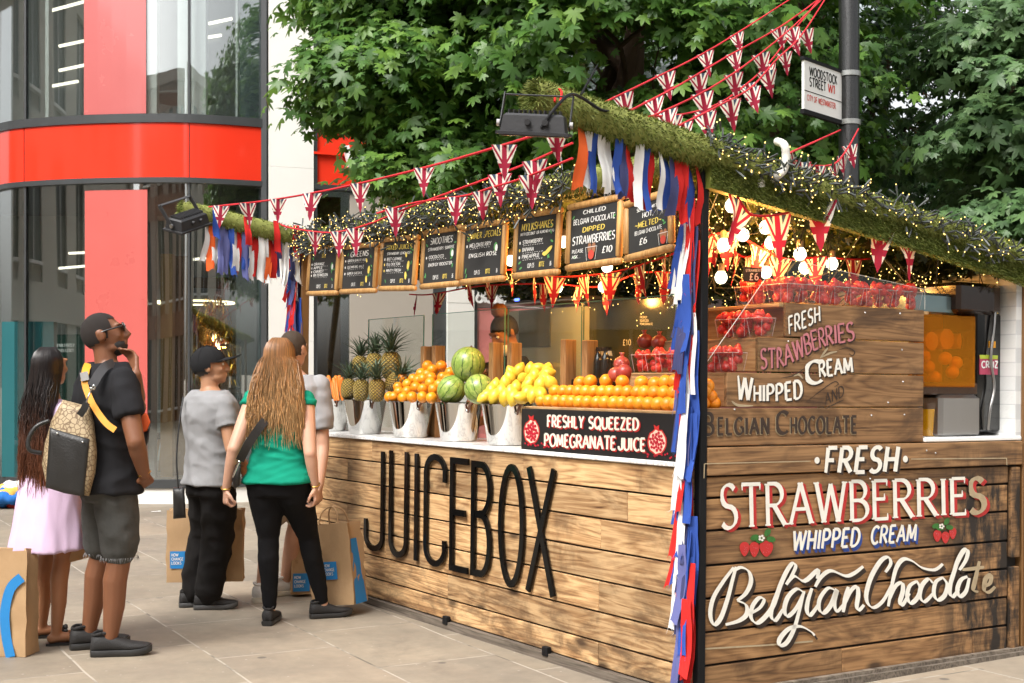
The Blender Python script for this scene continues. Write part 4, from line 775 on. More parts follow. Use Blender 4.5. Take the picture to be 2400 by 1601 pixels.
for (bl, br_, tl, nm, lines, art), pos in zip(BOARDS, WORDS):
    x0 = -.03; a = fr(*bl, x0); b = fr(*br_, x0); t = fr(*tl, x0); W = a.y-b.y; H = (t.z-a.z); ang = math.atan2(b.z-a.z, W)
    Mx = ST @ TL(x0, a.y, a.z) @ Matrix(((0, -1, 0, 0), (-1, 0, 0, 0), (0, 0, 1, 0), (0, 0, 0, 1))) @ Matrix.Rotation(-ang, 4, 'Y') @ RX(2.5)      # board x right, z up, front towards +y
    bd = thing('chalkboard', f'{pos} hanging chalkboard in a wooden frame headed {nm}', 'chalkboard', Mx, 'chalkboards hung along the eave'); fw = .034
    mb = MB()
    for q in (((W/2, .0, fw/2), (W, .03, fw)), ((W/2, 0, H-fw/2), (W, .03, fw)), ((fw/2, .002, H/2), (fw, .03, H-2*fw)), ((W-fw/2, .002, H/2), (fw, .03, H-2*fw))): mb.bbox(q[0], q[1], .008)
    obj('frame', mb, M['board_frame'], bd, smooth=50); obj('board', MB().bx((fw*.8, -.006, fw*.8), (W-fw*.8, .004, H-fw*.8)), M['chalk_black'], bd)
    iw, ih = W-2*fw, H-2*fw; mb = MB()
    def bm(xx, zz, h, sx): return lambda x, y, d: (fw+xx+x*h*sx, .0055+d, fw+zz+y*h)
    for s, m, hh, zz, ww in lines:
        h = hh*ih*.85; tw = twidth(s, 1, .17)*h; tgt = ww*iw*.94; ctr = ww > .66 or s in ('HOT,', '~MELTED~', 'GREENS', 'DIPPED', 'CHILLED', 'SOLO JUICES', 'SERVED WITH', 'BELGIAN CHOCOLATE')
        xx = (iw-tgt)/2 if ctr else iw*.14
        if s == '£10': xx = iw*.70
        if s == '£6': xx = iw*.28
        if s in ('PLEASE', 'ASK...'): xx = iw*.05
        big = hh > .11; letters(mb, s, bm(xx, zz*ih, h, tgt/tw), .085 if big else .075, 1, .17, m, thin=.04 if big else None, slant=.08, jit=.03)
        if not ctr and art in 'pyb' and m == 0 and hh < .12:
            mb.add([(fw+iw*.07+.0075*math.cos(2*PI*k/10), .0055, fw+zz*ih+h*.4+.0085*math.sin(2*PI*k/10)) for k in range(10)], (tuple(range(10)),), random.choice((0, 0, 1)))
            for k in range(9): q = random.uniform(.008, .014); xa = iw*.16+k*iw*.06; mb.quad(*[(fw+xa+e[0], .0055, fw+zz*ih-.010+e[1]) for e in ((0, 0), (q, .001), (q, .0032), (0, .002))], 0)
    if art in 'pyb':
        letters(mb, 'CUP £5', bm(iw*.30, .07*ih, .075*ih, .75), .085, 1, .18, 0); letters(mb, 'BOTTLE', bm(iw*.60, .07*ih, .08*ih, .5), .09, 1, .18, 1); letters(mb, '£6', bm(iw*.87, .07*ih, .075*ih, .6), .09, 1, .18, 0)
    def blob(cx, cz, rx, rz_, m, d, a=0., n=10): ca, sa = math.cos(R(a)), math.sin(R(a)); mb.add([(fw+cx*iw+rx*ih*math.cos(2*PI*k/n)*ca-rz_*ih*math.sin(2*PI*k/n)*sa, .0055+d, fw+cz*ih+rx*ih*math.cos(2*PI*k/n)*sa+rz_*ih*math.sin(2*PI*k/n)*ca) for k in range(n)], (tuple(range(n)),), m)
    for k in range(7 if art != 'c' else 4):
        lx, lz = random.choice(((.9, .75), (.85, .3), (.08, .12), (.88, .5), (.1, .85))); blob(lx+random.uniform(-.06, .06), lz+random.uniform(-.07, .07), .05, .02, 2, .0004*k, random.uniform(-80, 80))
    if art == 'y': blob(.84, .45, .06, .10, 1, .003, -10); blob(.78, .22, .05, .09, 1, .0034, 10); blob(.76, .68, .04, .06, 1, .0038, 30)
    if art == 'b': blob(.82, .34, .16, .045, 1, .003, 30); blob(.74, .30, .08, .035, 1, .0034, 5)
    if art == 'p': blob(.84, .58, .07, .09, 2, .003); blob(.86, .56, .05, .07, 0, .0034)
    if art == 'c':
        cx = .48 if nm[0] == 'C' else .88; blob(cx-.04, .24, .06, .10, 4, .003); blob(cx+.05, .24, .06, .10, 4, .0034); blob(cx, .12, .09, .09, 3, .0038)
        for e in ((-.12, .26, -.09, .02), (.12, .26, .09, .02), (-.12, .26, .12, .26)): stroke(mb, [((cx+e[0])*iw, e[1]*ih), ((cx+e[2])*iw, e[3]*ih)], lambda *q: .0012, lambda x, y, d: (fw+x, .0098+d, fw+y), 0, 0)
    obj('lettering', mb, CH, bd)
# ---- glass guards with clamps of pale timber
for k, (pa, pb) in enumerate(((863, 992), (1013, 1182), (1190, 1362), (1367, 1583))):
    a = fr(pa, 850, .34).y; b = fr(pb, 850, .34).y; pn = thing('glass_guard', ('upright glass pane behind the pineapples', 'upright glass pane behind the watermelons', 'upright glass pane behind the lemons', 'upright glass pane behind the long rows of oranges')[k], 'glass pane', ST, 'glass guards along the counter')
    obj('pane', MB().bx((.338, b, 1.13), (.345, a, 1.885)), M['clear'], pn); mb = MB(); mb.bx((.3375, b, 1.8845), (.3455, a, 1.888)); mb.bx((.3375, b-.002, 1.13), (.3455, b, 1.888)); mb.bx((.3375, a, 1.13), (.3455, a+.002, 1.888)); obj('edge', mb, M['glass_edge'], pn)
for k, (px, y0) in enumerate(((992, 812), (1012, 810), (1153, 803), (1189, 803), (1322, 796), (1365, 797))):
    q = fr(px, y0, .30); wp = obj('timber_clamp', MB().bbox((0, 0, (q.z-1.087)/2), (.075, .05, q.z-1.087), .003), M['post_wood'], M=ST @ TL(.33+.02*(k % 2), q.y, 1.087))
    tag(wp, ('pale timber clamp left of the bucket of oranges', 'pale timber clamp behind the bucket of oranges', 'pale timber clamp behind the topmost watermelon', 'pale timber clamp left of the lemon heap', 'pale timber clamp right of the lemon heap', 'pale timber clamp beside the dark bottles')[k], 'timber clamp', 'timber clamps holding the glass')
# acrylic guard over the stepped end
gp = [(.02, 1.50), (.02, 1.53), (.42, 1.98), (.50, 2.03), (1.457, 1.93), (1.457, 1.83), (.511, 1.83), (.511, 1.665), (.338, 1.665), (.338, 1.50)]
ag = thing('end_guard', 'sloping clear guard above the strawberry shelves at the stall end', 'glass pane', ST)
obj('pane', MB().prism([(x, -.004, z) for x, z in gp], (0, .004, 0)), M['clear'], ag); obj('edge', MB().tube([(x, -.004, z) for x, z in gp[:6]], .0013, 6), M['cream_paint'], ag)
# ---- steel buckets
def bucket(y, label):
    b = thing('steel_bucket', label, 'bucket', ST @ TL(.175, y, 1.087), 'steel buckets on the counter')
    obj('body', MB().lathe([(.0, .002), (.104, .002), (.110, .012), (.145, .222), (.149, .228), (.149, .234), (.142, .234), (.141, .222), (.104, .02), (0, .02)], 40, cap=False), M['steel'], b, smooth=50)
    for s in (-1, 1):
        obj('handle', MB().tube(ptlist([(-.02, s*.143, .18), (-.03, s*.170, .205), (-.02, s*.182, .235), (.0, s*.176, .255)], 5), .0085, 6), M['leather'], b, smooth=60); obj('rivet', MB().ball((-.026, s*.142, .185), .009, 8, 5), M['steel'], b, smooth=60)
M['leather'] = plain('leather', (.12, .05, .025), .5, .25, 20, .2)
BK = {}
for nm, px, lab in (('carrots', 775, 'steel bucket holding upright carrots beside the grey shirted man'), ('pineapples', 856, 'shiny steel bucket filled with pineapples'), ('oranges', 964, 'shiny steel bucket heaped with loose oranges'), ('melons', 1076, 'shiny steel bucket carrying three watermelons'), ('lemons', 1188, 'shiny steel bucket heaped with lemons beside the black sign')):
    BK[nm] = fr(px, 940, .175).y; bucket(BK[nm], lab)
# ---- fruit
def fruitmat(name, a, b, bs=90, rough=.35, coat=.1, bump=.25):
    g = NG(name); v = g.coord(); rnd = g.n('ObjectInfo').outputs['Random']; c = g.mix(g.math('ADD', g.math('MULTIPLY', rnd, .7), g.math('MULTIPLY', g.noise(v, 12, 3), .45), clamp=True), a, b)
    nb = g.noise(v, bs, 2); g.bump(nb, bump, .002); st = g.n('TexVoronoi', {'Vector': v, 'Scale': 14.}).outputs[0]; c = g.mix(g.math('MULTIPLY', g.step(st, .06, .02), .5), c, sh(a, .35)); return g.fin(c, rough, 0, .5, coat, .08)
M['orange'] = fruitmat('orange_peel', (.78, .21, .008), (.86, .33, .014)); M['lemon'] = fruitmat('lemon_peel', (.68, .44, .028), (.80, .57, .055), 80, .38)
M['carrot'] = plain('carrot', (.78, .20, .02), .5, .2, 14, .4, 60, stretch=(1, 1, 4)); M['pom'] = fruitmat('pomegranate_skin', (.30, .03, .03), (.48, .09, .05), 30, .35)
def f_orange(): mb = MB(); mb.ball((0, 0, 0), (.0365, .0365, .0345), 20, 12); mb.lathe([(0, .0325), (.003, .0335), (.003, .0315)], 6); return mb.mesh('orange', [M['orange']], 180)
def f_lemon(): return MB().lathe([(.0, -.053), (.006, -.05), (.010, -.046), (.020, -.038), (.032, -.02), (.0355, 0), (.032, .02), (.021, .037), (.011, .046), (.007, .051), (0, .053)], 18, cap=False).mesh('lemon', [M['lemon']], 180)
MO, ML = f_orange(), f_lemon()
def put(name, me, p, lab, cat, grp, rot=None):
    o = link(name, me, M=ST @ TL(*p) @ (rot or (RZ(random.uniform(0, 360)) @ RX(random.uniform(0, 360))))); return tag(o, lab, cat, grp)
OR6 = ((1180, 950), (1275, 950), (1215, 978), (1135, 1003), (1335, 997), (1010, 1037), (1082, 1042), (1150, 1040), (1205, 1032), (1285, 1030), (1045, 1075), (1200, 1068), (1262, 1080), (980, 1097), (1100, 1097), (1150, 1110), (1222, 1112), (1040, 1127), (985, 1130), (950, 1163), (1012, 1170), (1075, 1165), (1145, 1165), (1208, 1170), (920, 1165), (1120, 1050), (1180, 1010), (1320, 1045))
for x, y in OR6: t = (1170-y)/220; put('orange', MO, fr(600+x/2.936, 534+y/2.936, .075+.19*t), 'loose orange heaped in the steel bucket between pineapples and watermelons', 'orange', 'oranges in the bucket')
for r, (x, z, y0, n) in enumerate(((.055, 1.3455, .09, 19), (.118, 1.3985, .125, 18), (.150, 1.4535, .0, 0))):
    for k in range(n): put('orange', MO, (x+random.uniform(-.004, .004), y0+k*.0705+random.uniform(-.003, .003), z), ('orange in the lowest long row above the black sign', 'orange in the middle long row above the black sign')[r], 'orange', ('oranges in the lowest row', 'oranges in the middle row')[r])
for px, py in ((1360, 897), (1384, 894), (1421, 893), (1459, 895), (1504, 897), (1535, 900), (1560, 896), (1582, 894)): put('orange', MO, fr(px, py, .155), 'orange resting on top of the two long rows', 'orange', 'oranges on the top row')
for px, py in ((1650, 916), (1663, 929), (1671, 945), (1645, 946), (1656, 905)): q = sd(px, py, .06); put('orange', MO, q, 'orange at the end of the rows seen past the black corner post', 'orange', 'oranges past the corner post')
LM = ((1575, 1170), (1640, 1168), (1712, 1170), (1828, 1170), (1908, 1152), (1790, 1108), (1870, 1088), (1957, 1082), (1750, 1035), (1718, 1075), (1650, 1092), (1690, 1132), (1620, 1125), (1840, 1042), (1920, 1022), (2003, 1003), (2032, 1072), (1812, 982), (1890, 982), (1935, 972), (2005, 985), (1762, 1003), (1960, 1142), (1870, 1132), (1752, 1142), (1770, 1170), (1600, 1150), (1890, 1060), (1985, 1045))
for x, y in LM: t = (1175-y)/200; put('lemon', ML, fr(600+x/2.936, 534+y/2.936, .07+.20*t), 'yellow lemon in the heap beside the long rows of oranges', 'lemon', 'lemons in the heap', RZ(random.uniform(0, 180)) @ RX(random.gauss(20, 35)))
g = NG('melon'); v = g.coord(); an = g.n('SeparateXYZ', {0: v}); ang = g.math('ARCTAN2', an.outputs[1], an.outputs[0]); wig = g.noise(v, 22, 4, .65)
st = g.math('ABSOLUTE', g.math('SINE', g.math('ADD', g.math('MULTIPLY', ang, 5.5), g.math('MULTIPLY', wig, 2.1)))); vein = g.noise(g.coord(scale=(1, 1, .5)), 55, 4, .7)
g.fin(g.mix(g.step(st, .24, .10), g.mix(g.step(vein, .45, .6), (.20, .31, .055), (.34, .43, .11)), g.mix(vein, (.015, .045, .012), (.05, .10, .02))), .3, 0, .5, .15); M['melon'] = g.mat
for x, y, r, dx, lab, rot in ((1460, 940, .104, .21, 'large watermelon balanced on top of two others', (10, 5)), (1345, 1115, .087, .12, 'watermelon lying at the lower left of the stack of three', (35, 20)), (1535, 1110, .088, .13, 'pale striped watermelon lying at the lower right of the stack of three', (-40, 10))):
    o = thing('watermelon', lab, 'watermelon', ST @ TL(*fr(600+x/2.936, 534+y/2.936, dx)) @ RX(rot[0]) @ RY(rot[1])); obj('rind', MB().ball((0, 0, 0), (r, r, r*1.04), 36, 22), M['melon'], o, smooth=180); obj('stem_end', MB().lathe([(.008, r*1.035), (.004, r*1.04+.008), (0, r*1.04+.009)], 8), M['leather'], o)
for k, (x0, y0, x1, y1) in enumerate(((375, 1028, 480, 1150), (430, 1035, 505, 1160), (462, 1060, 520, 1165), (497, 1020, 540, 1165), (520, 1060, 548, 1165), (548, 1022, 570, 1165), (572, 1018, 592, 1165), (535, 1035, 560, 1165), (450, 1045, 515, 1165), (590, 1030, 600, 1165))):
    a = fr(600+x0/2.936, 534+y0/2.936, .12+.02*(k % 3)); b = fr(600+x1/2.936, 534+y1/2.936+8, .14); c = (a+b)/2
    o = thing('carrot', 'orange carrot standing in the leftmost steel bucket', 'carrot', ST @ TL(*c), 'carrots in the bucket'); d = a-b
    obj('root', MB().tube([d*.52, d*.5, d*.42, d*.1, d*-.5], [.004, .012, .0165, .014, .006], 10), M['carrot'], o, smooth=60); obj('stalk_stub', MB().tube([d*.51, d*.55], [.005, .004], 6), M['turf'], o)
# pineapples
g = NG('pineapple_skin'); v = g.coord(scale=(1, 1, 1)); s_ = g.n('SeparateXYZ', {0: v}); ang = g.math('MULTIPLY', g.math('ARCTAN2', s_.outputs[1], s_.outputs[0]), 13/(2*PI)); zz = g.math('MULTIPLY', s_.outputs[2], 46.)
e1 = g.math('ABSOLUTE', g.math('SUBTRACT', g.math('FRACT', g.math('ADD', ang, zz)), .5)); e2 = g.math('ABSOLUTE', g.math('SUBTRACT', g.math('FRACT', g.math('SUBTRACT', ang, zz)), .5)); ed = g.math('MINIMUM', g.math('SUBTRACT', .5, e1), g.math('SUBTRACT', .5, e2))
g.bump(g.step(ed, .0, .3), .9, .008); g.fin(g.mix(g.step(ed, .02, .16), (.045, .028, .012), g.mix(g.noise(v, 9, 3), (.26, .19, .035), (.50, .34, .07))), .5); M['pine_skin'] = g.mat
M['pine_leaf'] = plain('pine_leaf', (.10, .155, .09), .5, .35, 30, .1, island=.5)
def pineapple_mesh(seed):
    r_ = random.Random(seed); b = MB().lathe([(0, -.075), (.03, -.073), (.046, -.055), (.055, -.02), (.056, .02), (.05, .05), (.036, .07), (.02, .075), (0, .075)], 24, cap=False); c = MB()
    for k in range(46):
        t = k/46; a = k*2.4; el = .25+1.25*t; L = (.055+.085*math.sin(PI*min(t*1.15, 1)*.8))*r_.uniform(.85, 1.15); d = Vector((math.cos(a)*math.cos(el), math.sin(a)*math.cos(el), math.sin(el))); o = Vector((math.cos(a)*.018*(1-t), math.sin(a)*.018*(1-t), .07+.045*t)); s = Vector((-math.sin(a), math.cos(a), 0)); w_ = .009*(1-.4*t)
        p1 = o+d*L*.5+Vector((0, 0, .004)); p2 = o+d*L+Vector((math.cos(a), math.sin(a), -.4))*L*.22
        c.add((o-s*w_, o+s*w_, p1+s*w_*.85, p2, p1-s*w_*.85, o+d*.004*0+Vector((0, 0, .004)), p1+Vector((0, 0, -.004))), ((0, 5, 6, 4), (5, 1, 2, 6), (4, 6, 3), (6, 2, 3)))
    return b.mesh('fruit', [M['pine_skin']], 180), c.mesh('crown', [M['pine_leaf']])
PN = [pineapple_mesh(k) for k in range(3)]
for k, (x, y, dx, s, rx, ry) in enumerate(((636, 1110, .07, .95, -8, 8), (722, 1118, .06, .98, 4, 4), (832, 1118, .07, 1.0, 6, -3), (712, 955, .17, .98, -10, 10), (812, 945, .19, 1.08, -4, 6), (930, 950, .21, 1.25, 6, -4), (948, 1062, .16, .95, 55, 10))):
    o = thing('pineapple', ('lowest left pineapple leaning out of the bucket', 'middle pineapple of the front row in the bucket', 'right pineapple of the front row in the bucket', 'rear left pineapple with only its shoulder showing', 'rear middle pineapple with a broad crown', 'tallest pineapple standing at the rear right', 'pineapple lying on its side against the oranges')[k], 'pineapple', ST @ TL(*fr(600+x/2.936, 534+y/2.936, dx)) @ RX(rx) @ RY(ry) @ RZ(k*40) @ Matrix.Scale(s, 4), 'pineapples in the bucket')
    link('fruit', PN[k % 3][0], o); link('crown', PN[k % 3][1], o)
# strawberries in clear punnets
g = NG('strawberry_skin'); v = g.coord(); sd_ = g.n('TexVoronoi', {'Vector': v, 'Scale': 170.}).outputs[0]; g.bump(g.step(sd_, .1, .5), .5, .002); rd = g.n('ObjectInfo').outputs['Random']
g.fin(g.mix(g.step(sd_, .22, .12), g.mix(rd, (.50, .014, .014), (.72, .045, .03)), (.55, .25, .08)), .3, 0, .5, .15, .1); M['berry'] = g.mat
MBR = MB().lathe([(0, -.021), (.005, -.019), (.012, -.009), (.0165, .004), (.0155, .012), (.009, .017), (0, .0175)], 12, cap=False).mesh('strawberry', [M['berry']], 180)
PU = MB(); PU.loft([[(s*x, t*x, z) for s, t in ((-1, -1), (1, -1), (1, 1), (-1, 1))] for x, z in ((.036, 0), (.047, .085))], 0, cap=False); PU.loft([[(s*x, t*x, z) for s, t in ((-1, -1), (1, -1), (1, 1), (-1, 1))] for x, z in ((.047, .085), (.052, .086), (.052, .083))], 0, cap=False); PU.quad((-.036, -.036, .001), (.036, -.036, .001), (.036, .036, .001), (-.036, .036, .001)); PU.tube([(.048*a, .048*b, .086) for a, b in ((-1, -1), (1, -1), (1, 1), (-1, 1), (-1, -1))], .0018, 4, 1); [PU.tube([(.036*a, .036*b, .002), (.0475*a, .0475*b, .085)], .0012, 4, 1) for a, b in ((-1, -1), (1, -1), (1, 1), (-1, 1))]; PU = PU.mesh('container', [M['plastic_clear'], plain('plastic_rim', (.62, .45, .45), .3)])
nb = 0
def punnet(x, y, z, shelf, nbr):
    t = thing('strawberry_punnet', f'clear plastic punnet of strawberries {shelf}', 'punnet', ST @ TL(x, y, z+.002) @ RZ(random.uniform(-5, 5)), f'punnets {shelf}'); link('container', PU, t)
    for k in range(nbr):
        if k < 5: q = (random.uniform(-.024, .024), random.uniform(-.026, .026), .025+.018*(k % 3))
        else: q = (random.uniform(-.036, .036), random.uniform(-.036, .036), .078+random.uniform(0, .03))
        tag(link('strawberry', MBR, M=ST @ TL(x+q[0], y+q[1], z+q[2]) @ RZ(random.uniform(0, 360)) @ RX(random.choice((random.uniform(60, 120), random.uniform(150, 210)))) @ Matrix.Scale(random.uniform(1.1, 1.5), 4)), f'red strawberry in a clear punnet {shelf}', 'strawberry', f'strawberries in punnets {shelf}')
for k in range(3): punnet(.57, .10+.112*k, 1.829, 'at the front end of the topmost shelf', 14)
for k in range(9): punnet(.575+.105*k, .062, 1.829, 'in the long row along the topmost shelf', 14)
for k in range(3): punnet(.425, .075+.112*k, 1.664, 'on the middle shelf', 13)
for k in range(3): punnet(.25, .075+.112*k, 1.499, 'on the lowest shelf right of the corner post', 13)
for k in range(4): punnet(.27, .42+.112*k, 1.499, 'on the lowest shelf left of the corner post', 13)
MP = MB(); MP.ball((0, 0, 0), (.042, .042, .039), 18, 11); MP.lathe([(.012, .036), (.009, .046), (.015, .058), (.011, .056), (.0, .04)], 8, cap=False); MP = MP.mesh('pomegranate', [M['pom']], 180)
for px, py, x, lab in ((1444, 878, .19, 'pomegranate at the far left of the lowest shelf'), (1463, 872, .20, 'pomegranate nestled beside the strawberry punnets'), (1457, 853, .22, 'pomegranate stacked on two others beside the punnets'), (1512, 800, .39, 'pale pomegranate on the middle shelf'), (1545, 803, .40, 'red pomegranate on the middle shelf')):
    tag(link('pomegranate', MP, M=ST @ TL(*fr(px, py, x)) @ RX(random.uniform(-20, 30))), lab, 'pomegranate', 'pomegranates on the shelves')
ya, yb = fr(1345, 890, .42).y, fr(1436, 890, .42).y; cr = thing('bottle_crate', 'dark crate that the juice bottles stand on beside the pomegranates', 'crate', ST); obj('body', MB().bbox((.42, (ya+yb)/2, 1.44), (.17, ya-yb, .05), .004), M['black_metal'], cr); [obj('leg', MB().bbox((.42+sx*.07, (ya+yb)/2+sy*(ya-yb)*.45, 1.25), (.02, .02, .33), .002), M['black_metal'], cr) for sx in (-1, 1) for sy in (-1, 1)]
M['bottle'] = plain('bottle_glass', (.012, .014, .014), .12, .3, 5, 0, coat=.5)
for k, px in enumerate((1376, 1392, 1409, 1427, 1384, 1402, 1419)):
    q = fr(px, 878, .46 if k < 4 else .385); o = thing('juice_bottle', 'dark juice bottle with a white neck band' if k < 4 else 'dark juice bottle standing in front of the others', 'bottle', ST @ TL(q.x, q.y, 1.468), 'dark bottles in the rear row' if k < 4 else 'dark bottles in the front row')
    obj('body', MB().lathe([(0, 0), (.027, 0), (.029, .01), (.029, .09), (.022, .118), (.0115, .14), (.0115, .165), (0, .165)], 14, cap=False), M['bottle'], o, smooth=50); zc = .165
    obj('cap', MB().lathe([(.0135, zc-.012), (.0135, zc+.006), (0, zc+.006)], 12, cap=False), M['black_metal'], o)
    if k < 4: obj('label', MB().lathe([(.0122, .138), (.0122, .156), (.0185, .128), (.0185, .126)], 12, cap=False), M['white_trim'], o)
# ------------------------------------------------------------------ machines and fittings inside the stall
g = NG('amber'); t_ = g.n('BsdfTransparent', {'Color': (1, .78, .36)}); q_ = g.n('BsdfDiffuse', {'Color': (.85, .36, .03)}); g.fin((.6, .25, .03), .06); a_ = g.n('MixShader', {0: .12, 1: t_.outputs[0], 2: q_.outputs[0]}); b_ = g.n('MixShader', {0: .12, 1: a_.outputs[0], 2: g.b.outputs[0]}); g.t.links.new(b_.outputs[0], g.out.inputs[0]); M['amber'] = g.mat
jm = thing('orange_juicer', 'tall orange squeezing machine with an amber window at the stall rear corner', 'juicer', ST)
def sbx(mb, x0, y0, x1, y1, ya, yb, m=0, bv=.006):      # a box seen in the photograph at x0..x1, y0..y1 on plane y = ya
    a = sd(x0, y1, ya); b = sd(x1, y0, ya); return mb.bbox(((a.x+b.x)/2, (ya+yb)/2, (a.z+b.z)/2), (b.x-a.x, yb-ya, b.z-a.z), bv, m)
obj('body', sbx(MB(), 2286, 735, 2349, 1013, .10, .5, bv=.012), M['black_gloss'], jm, smooth=40)
obj('top_bin', sbx(MB(), 2247, 667, 2350, 733, .07, .46, bv=.02), plain('smoked_plastic', (.035, .022, .018), .1, .2, 4, 0, coat=.6), jm, smooth=40)
obj('feed_basket', sbx(MB(), 2140, 690, 2245, 735, .12, .45, bv=.015), plain('pale_blue_steel', (.30, .42, .45), .15, .2, 3, 0, metal=.6), jm, smooth=40)
obj('back_plate', sbx(MB(), 2140, 740, 2286, 905, .32, .36), plain('juicer_back', (.80, .38, .05), .4, .3, 8), jm)
obj('drip_tray', sbx(MB(), 2150, 897, 2292, 925, .09, .38), plain('tray_brown', (.06, .03, .015), .25, .3, 8), jm)
obj('peel_bin', sbx(MB(), 2205, 925, 2301, 1028, .06, .30, bv=.02), M['steel_brushed'], jm, smooth=40)
mb = MB(); 
for px, py, r in ((2206, 795, .055), (2242, 800, .045), (2170, 800, .05)): q = sd(px, py, .24); mb.lathe([(0, -.05), (r, -.04), (r, .04), (0, .05)], 20, q, M=Matrix.Rotation(R(90), 3, 'X'))
obj('press_drum', mb, plain('drum_orange', (.75, .20, .015), .35, .15, 6, coat=.3), jm, smooth=40)
for px, py in ((2262, 830), (2240, 850), (2215, 840), (2232, 872), (2175, 860), (2190, 885), (2165, 835)): put('orange', MO, sd(px, py, .2), 'whole orange waiting behind the amber window of the juicer', 'orange', 'oranges inside the juicer')
obj('amber_window', sbx(MB(), 2150, 742, 2288, 906, .07, .085), M['amber'], jm)
mb = MB(); sbx(mb, 2318, 800, 2334, 815, .095, .099, 0, .001); sbx(mb, 2297, 833, 2339, 878, .093, .099, 1, .001); sbx(mb, 2297, 833, 2339, 841, .0915, .094, 2, .001)
obj('sticker', mb, [plain('st_orange', (.8, .35, .02), .5), plain('st_pink', (.45, .06, .12), .5), plain('st_lime', (.45, .55, .05), .5)], jm)
mb = MB(); letters(mb, 'CRUZ', lambda x, y, d: sd(2301+x*13, 862-y*15, .0905-d), .11, 1, .2); obj('lettering', mb, M['white_trim'], jm)
obj('power_cable', MB().tube(ptlist([sd(2333, 690, .09), sd(2330, 760, .08), sd(2322, 840, .08), sd(2330, 905, .07), sd(2320, 960, .07), sd(2315, 1008, .08)], 5), .009, 6), M['steel_brushed'], jm, smooth=60)
mb = MB(); 
for k in range(5): a = sd(2278+k*18, 632, .2); b = sd(2278+k*18, 668, .2); mb.tube([a, b], .002, 5)
for py in (634, 648, 662): mb.tube([sd(2200, py-6, .2), sd(2352, py, .2)], .002, 5)
wr = obj('wire_rack', mb, M['steel'], M=ST); tag(wr, 'chromed wire rack standing on top of the juicer', 'rack')
M['juice'] = plain('juice', (.82, .42, .01), .25, .06, 5, 0, coat=.3)
for px, lab in ((2184, 'jug of orange juice left of the steel peel bin'), (2222, 'jug of orange juice partly behind the steel peel bin')):
    q = sd(px, 1028, .13 if px < 2200 else .34); o = thing('juice_jug', lab, 'jug', ST @ TL(q.x, q.y+.02, 1.155)); obj('juice', MB().lathe([(0, .03), (.040, .03), (.052, .17), (0, .17)], 20, cap=False), M['juice'], o, smooth=50); obj('jug', MB().lathe([(.042, .028), (.058, .20), (.060, .20), (.044, .026), (0, .026)], 20, cap=False), M['plastic_clear'], o, smooth=50)
# cold cabinet and dark board in the middle of the stall
def fbx(mb, x0, y0, x1, y1, xa, xb, m=0, bv=.006):
    a = fr(x0, y1, xa); b = fr(x1, y0, xa); return mb.bbox(((xa+xb)/2, (a.y+b.y)/2, (a.z+b.z)/2), (xb-xa, a.y-b.y, b.z-a.z), bv, m)
cb = thing('cold_cabinet', 'grey glass fronted cold cabinet with a dark display strip behind the lemons', 'cabinet', ST)
obj('housing', fbx(MB(), 1183, 690, 1366, 716, 1.0, 1.5), M['steel_brushed'], cb); obj('display_strip', fbx(MB(), 1185, 694, 1314, 711, .985, .999), M['black_gloss'], cb); obj('indicator', fbx(MB(), 1206, 699, 1215, 706, .978, .985, 0, .001), emit('blue_led', (.08, .15, 1), 3), cb)
obj('case', fbx(MB(), 1190, 717, 1364, 1000, 1.06, 1.5), plain('case_grey', (.62, .64, .60), .4, .12, 2), cb); obj('door_panel', fbx(MB(), 1214, 722, 1290, 815, 1.048, 1.059), plain('door_dark', (.20, .21, .20), .15, .3, 3, 0), cb); obj('door_glass', fbx(MB(), 1192, 716, 1362, 995, 1.02, 1.03), M['clear'], cb)
db = thing('price_board', 'dark menu board with faint chalk prices behind the strawberry shelves', 'board', ST)
obj('board', fbx(MB(), 1368, 690, 1620, 1000, 1.12, 1.16), plain('board_dark', (.035, .042, .036), .12, .5, 4, 0, coat=.3), db)
mb = MB(); letters(mb, '£10', lambda x, y, d: fr(1460+x*11, 809-y*13, 1.117-d), .06, 1, .2); 
for r, s in enumerate(('FRESHLY', 'SQUEEZED', 'POMEGRANATE')): letters(mb, s, lambda x, y, d: fr(1500+x*3.4, 746+r*8-y*5, 1.117-d), .09, 1, .2)
obj('lettering', mb, M['chalk'], db)
pcd = thing('price_card', 'small black price card reading Strawberry £6 above the top row of punnets', 'sign', ST); obj('card', sbx(MB(), 1744, 628, 1786, 660, .22, .228, bv=.001), M['chalk_black'], pcd)
mb = MB(); letters(mb, '£6', lambda x, y, d: sd(1757+x*17, 656-y*15, .2185-d), .08, 1, .2); letters(mb, 'STRAWBERRY', lambda x, y, d: sd(1748+x*5, 637-y*6, .2185-d), .09, 1, .2); obj('lettering', mb, M['chalk'], pcd)
# ------------------------------------------------------------------ lamps
M['bulb'] = emit('bulb_glow', (1, .88, .66), 3.5); M['led'] = emit('led_glow', (1, .64, .17), 2.6); M['led'].cycles.emission_sampling = 'NONE'
M['socket'] = plain('socket', (.25, .2, .14), .5)
FB = [('s', 1715, 482, .12), ('s', 1696, 574, .25), ('s', 1741, 550, .3), ('s', 1794, 533, .25), ('s', 1807, 569, .35), ('s', 1875, 595, .2), ('s', 1886, 628, .5), ('s', 1950, 618, .35), ('s', 1795, 638, .6), ('s', 1690, 650, .55), ('f', 1320, 567, .25), ('f', 1197, 611, .35), ('f', 1307, 674, .75), ('f', 1423, 625, .5), ('f', 1414, 672, .8)]
pts = [(sd(a, b, c) if k == 's' else fr(a, b, c)) for k, a, b, c in FB]
fs = thing('festoon_lights', 'string of round warm white light bulbs glowing under the stall roof', 'festoon lights', ST)
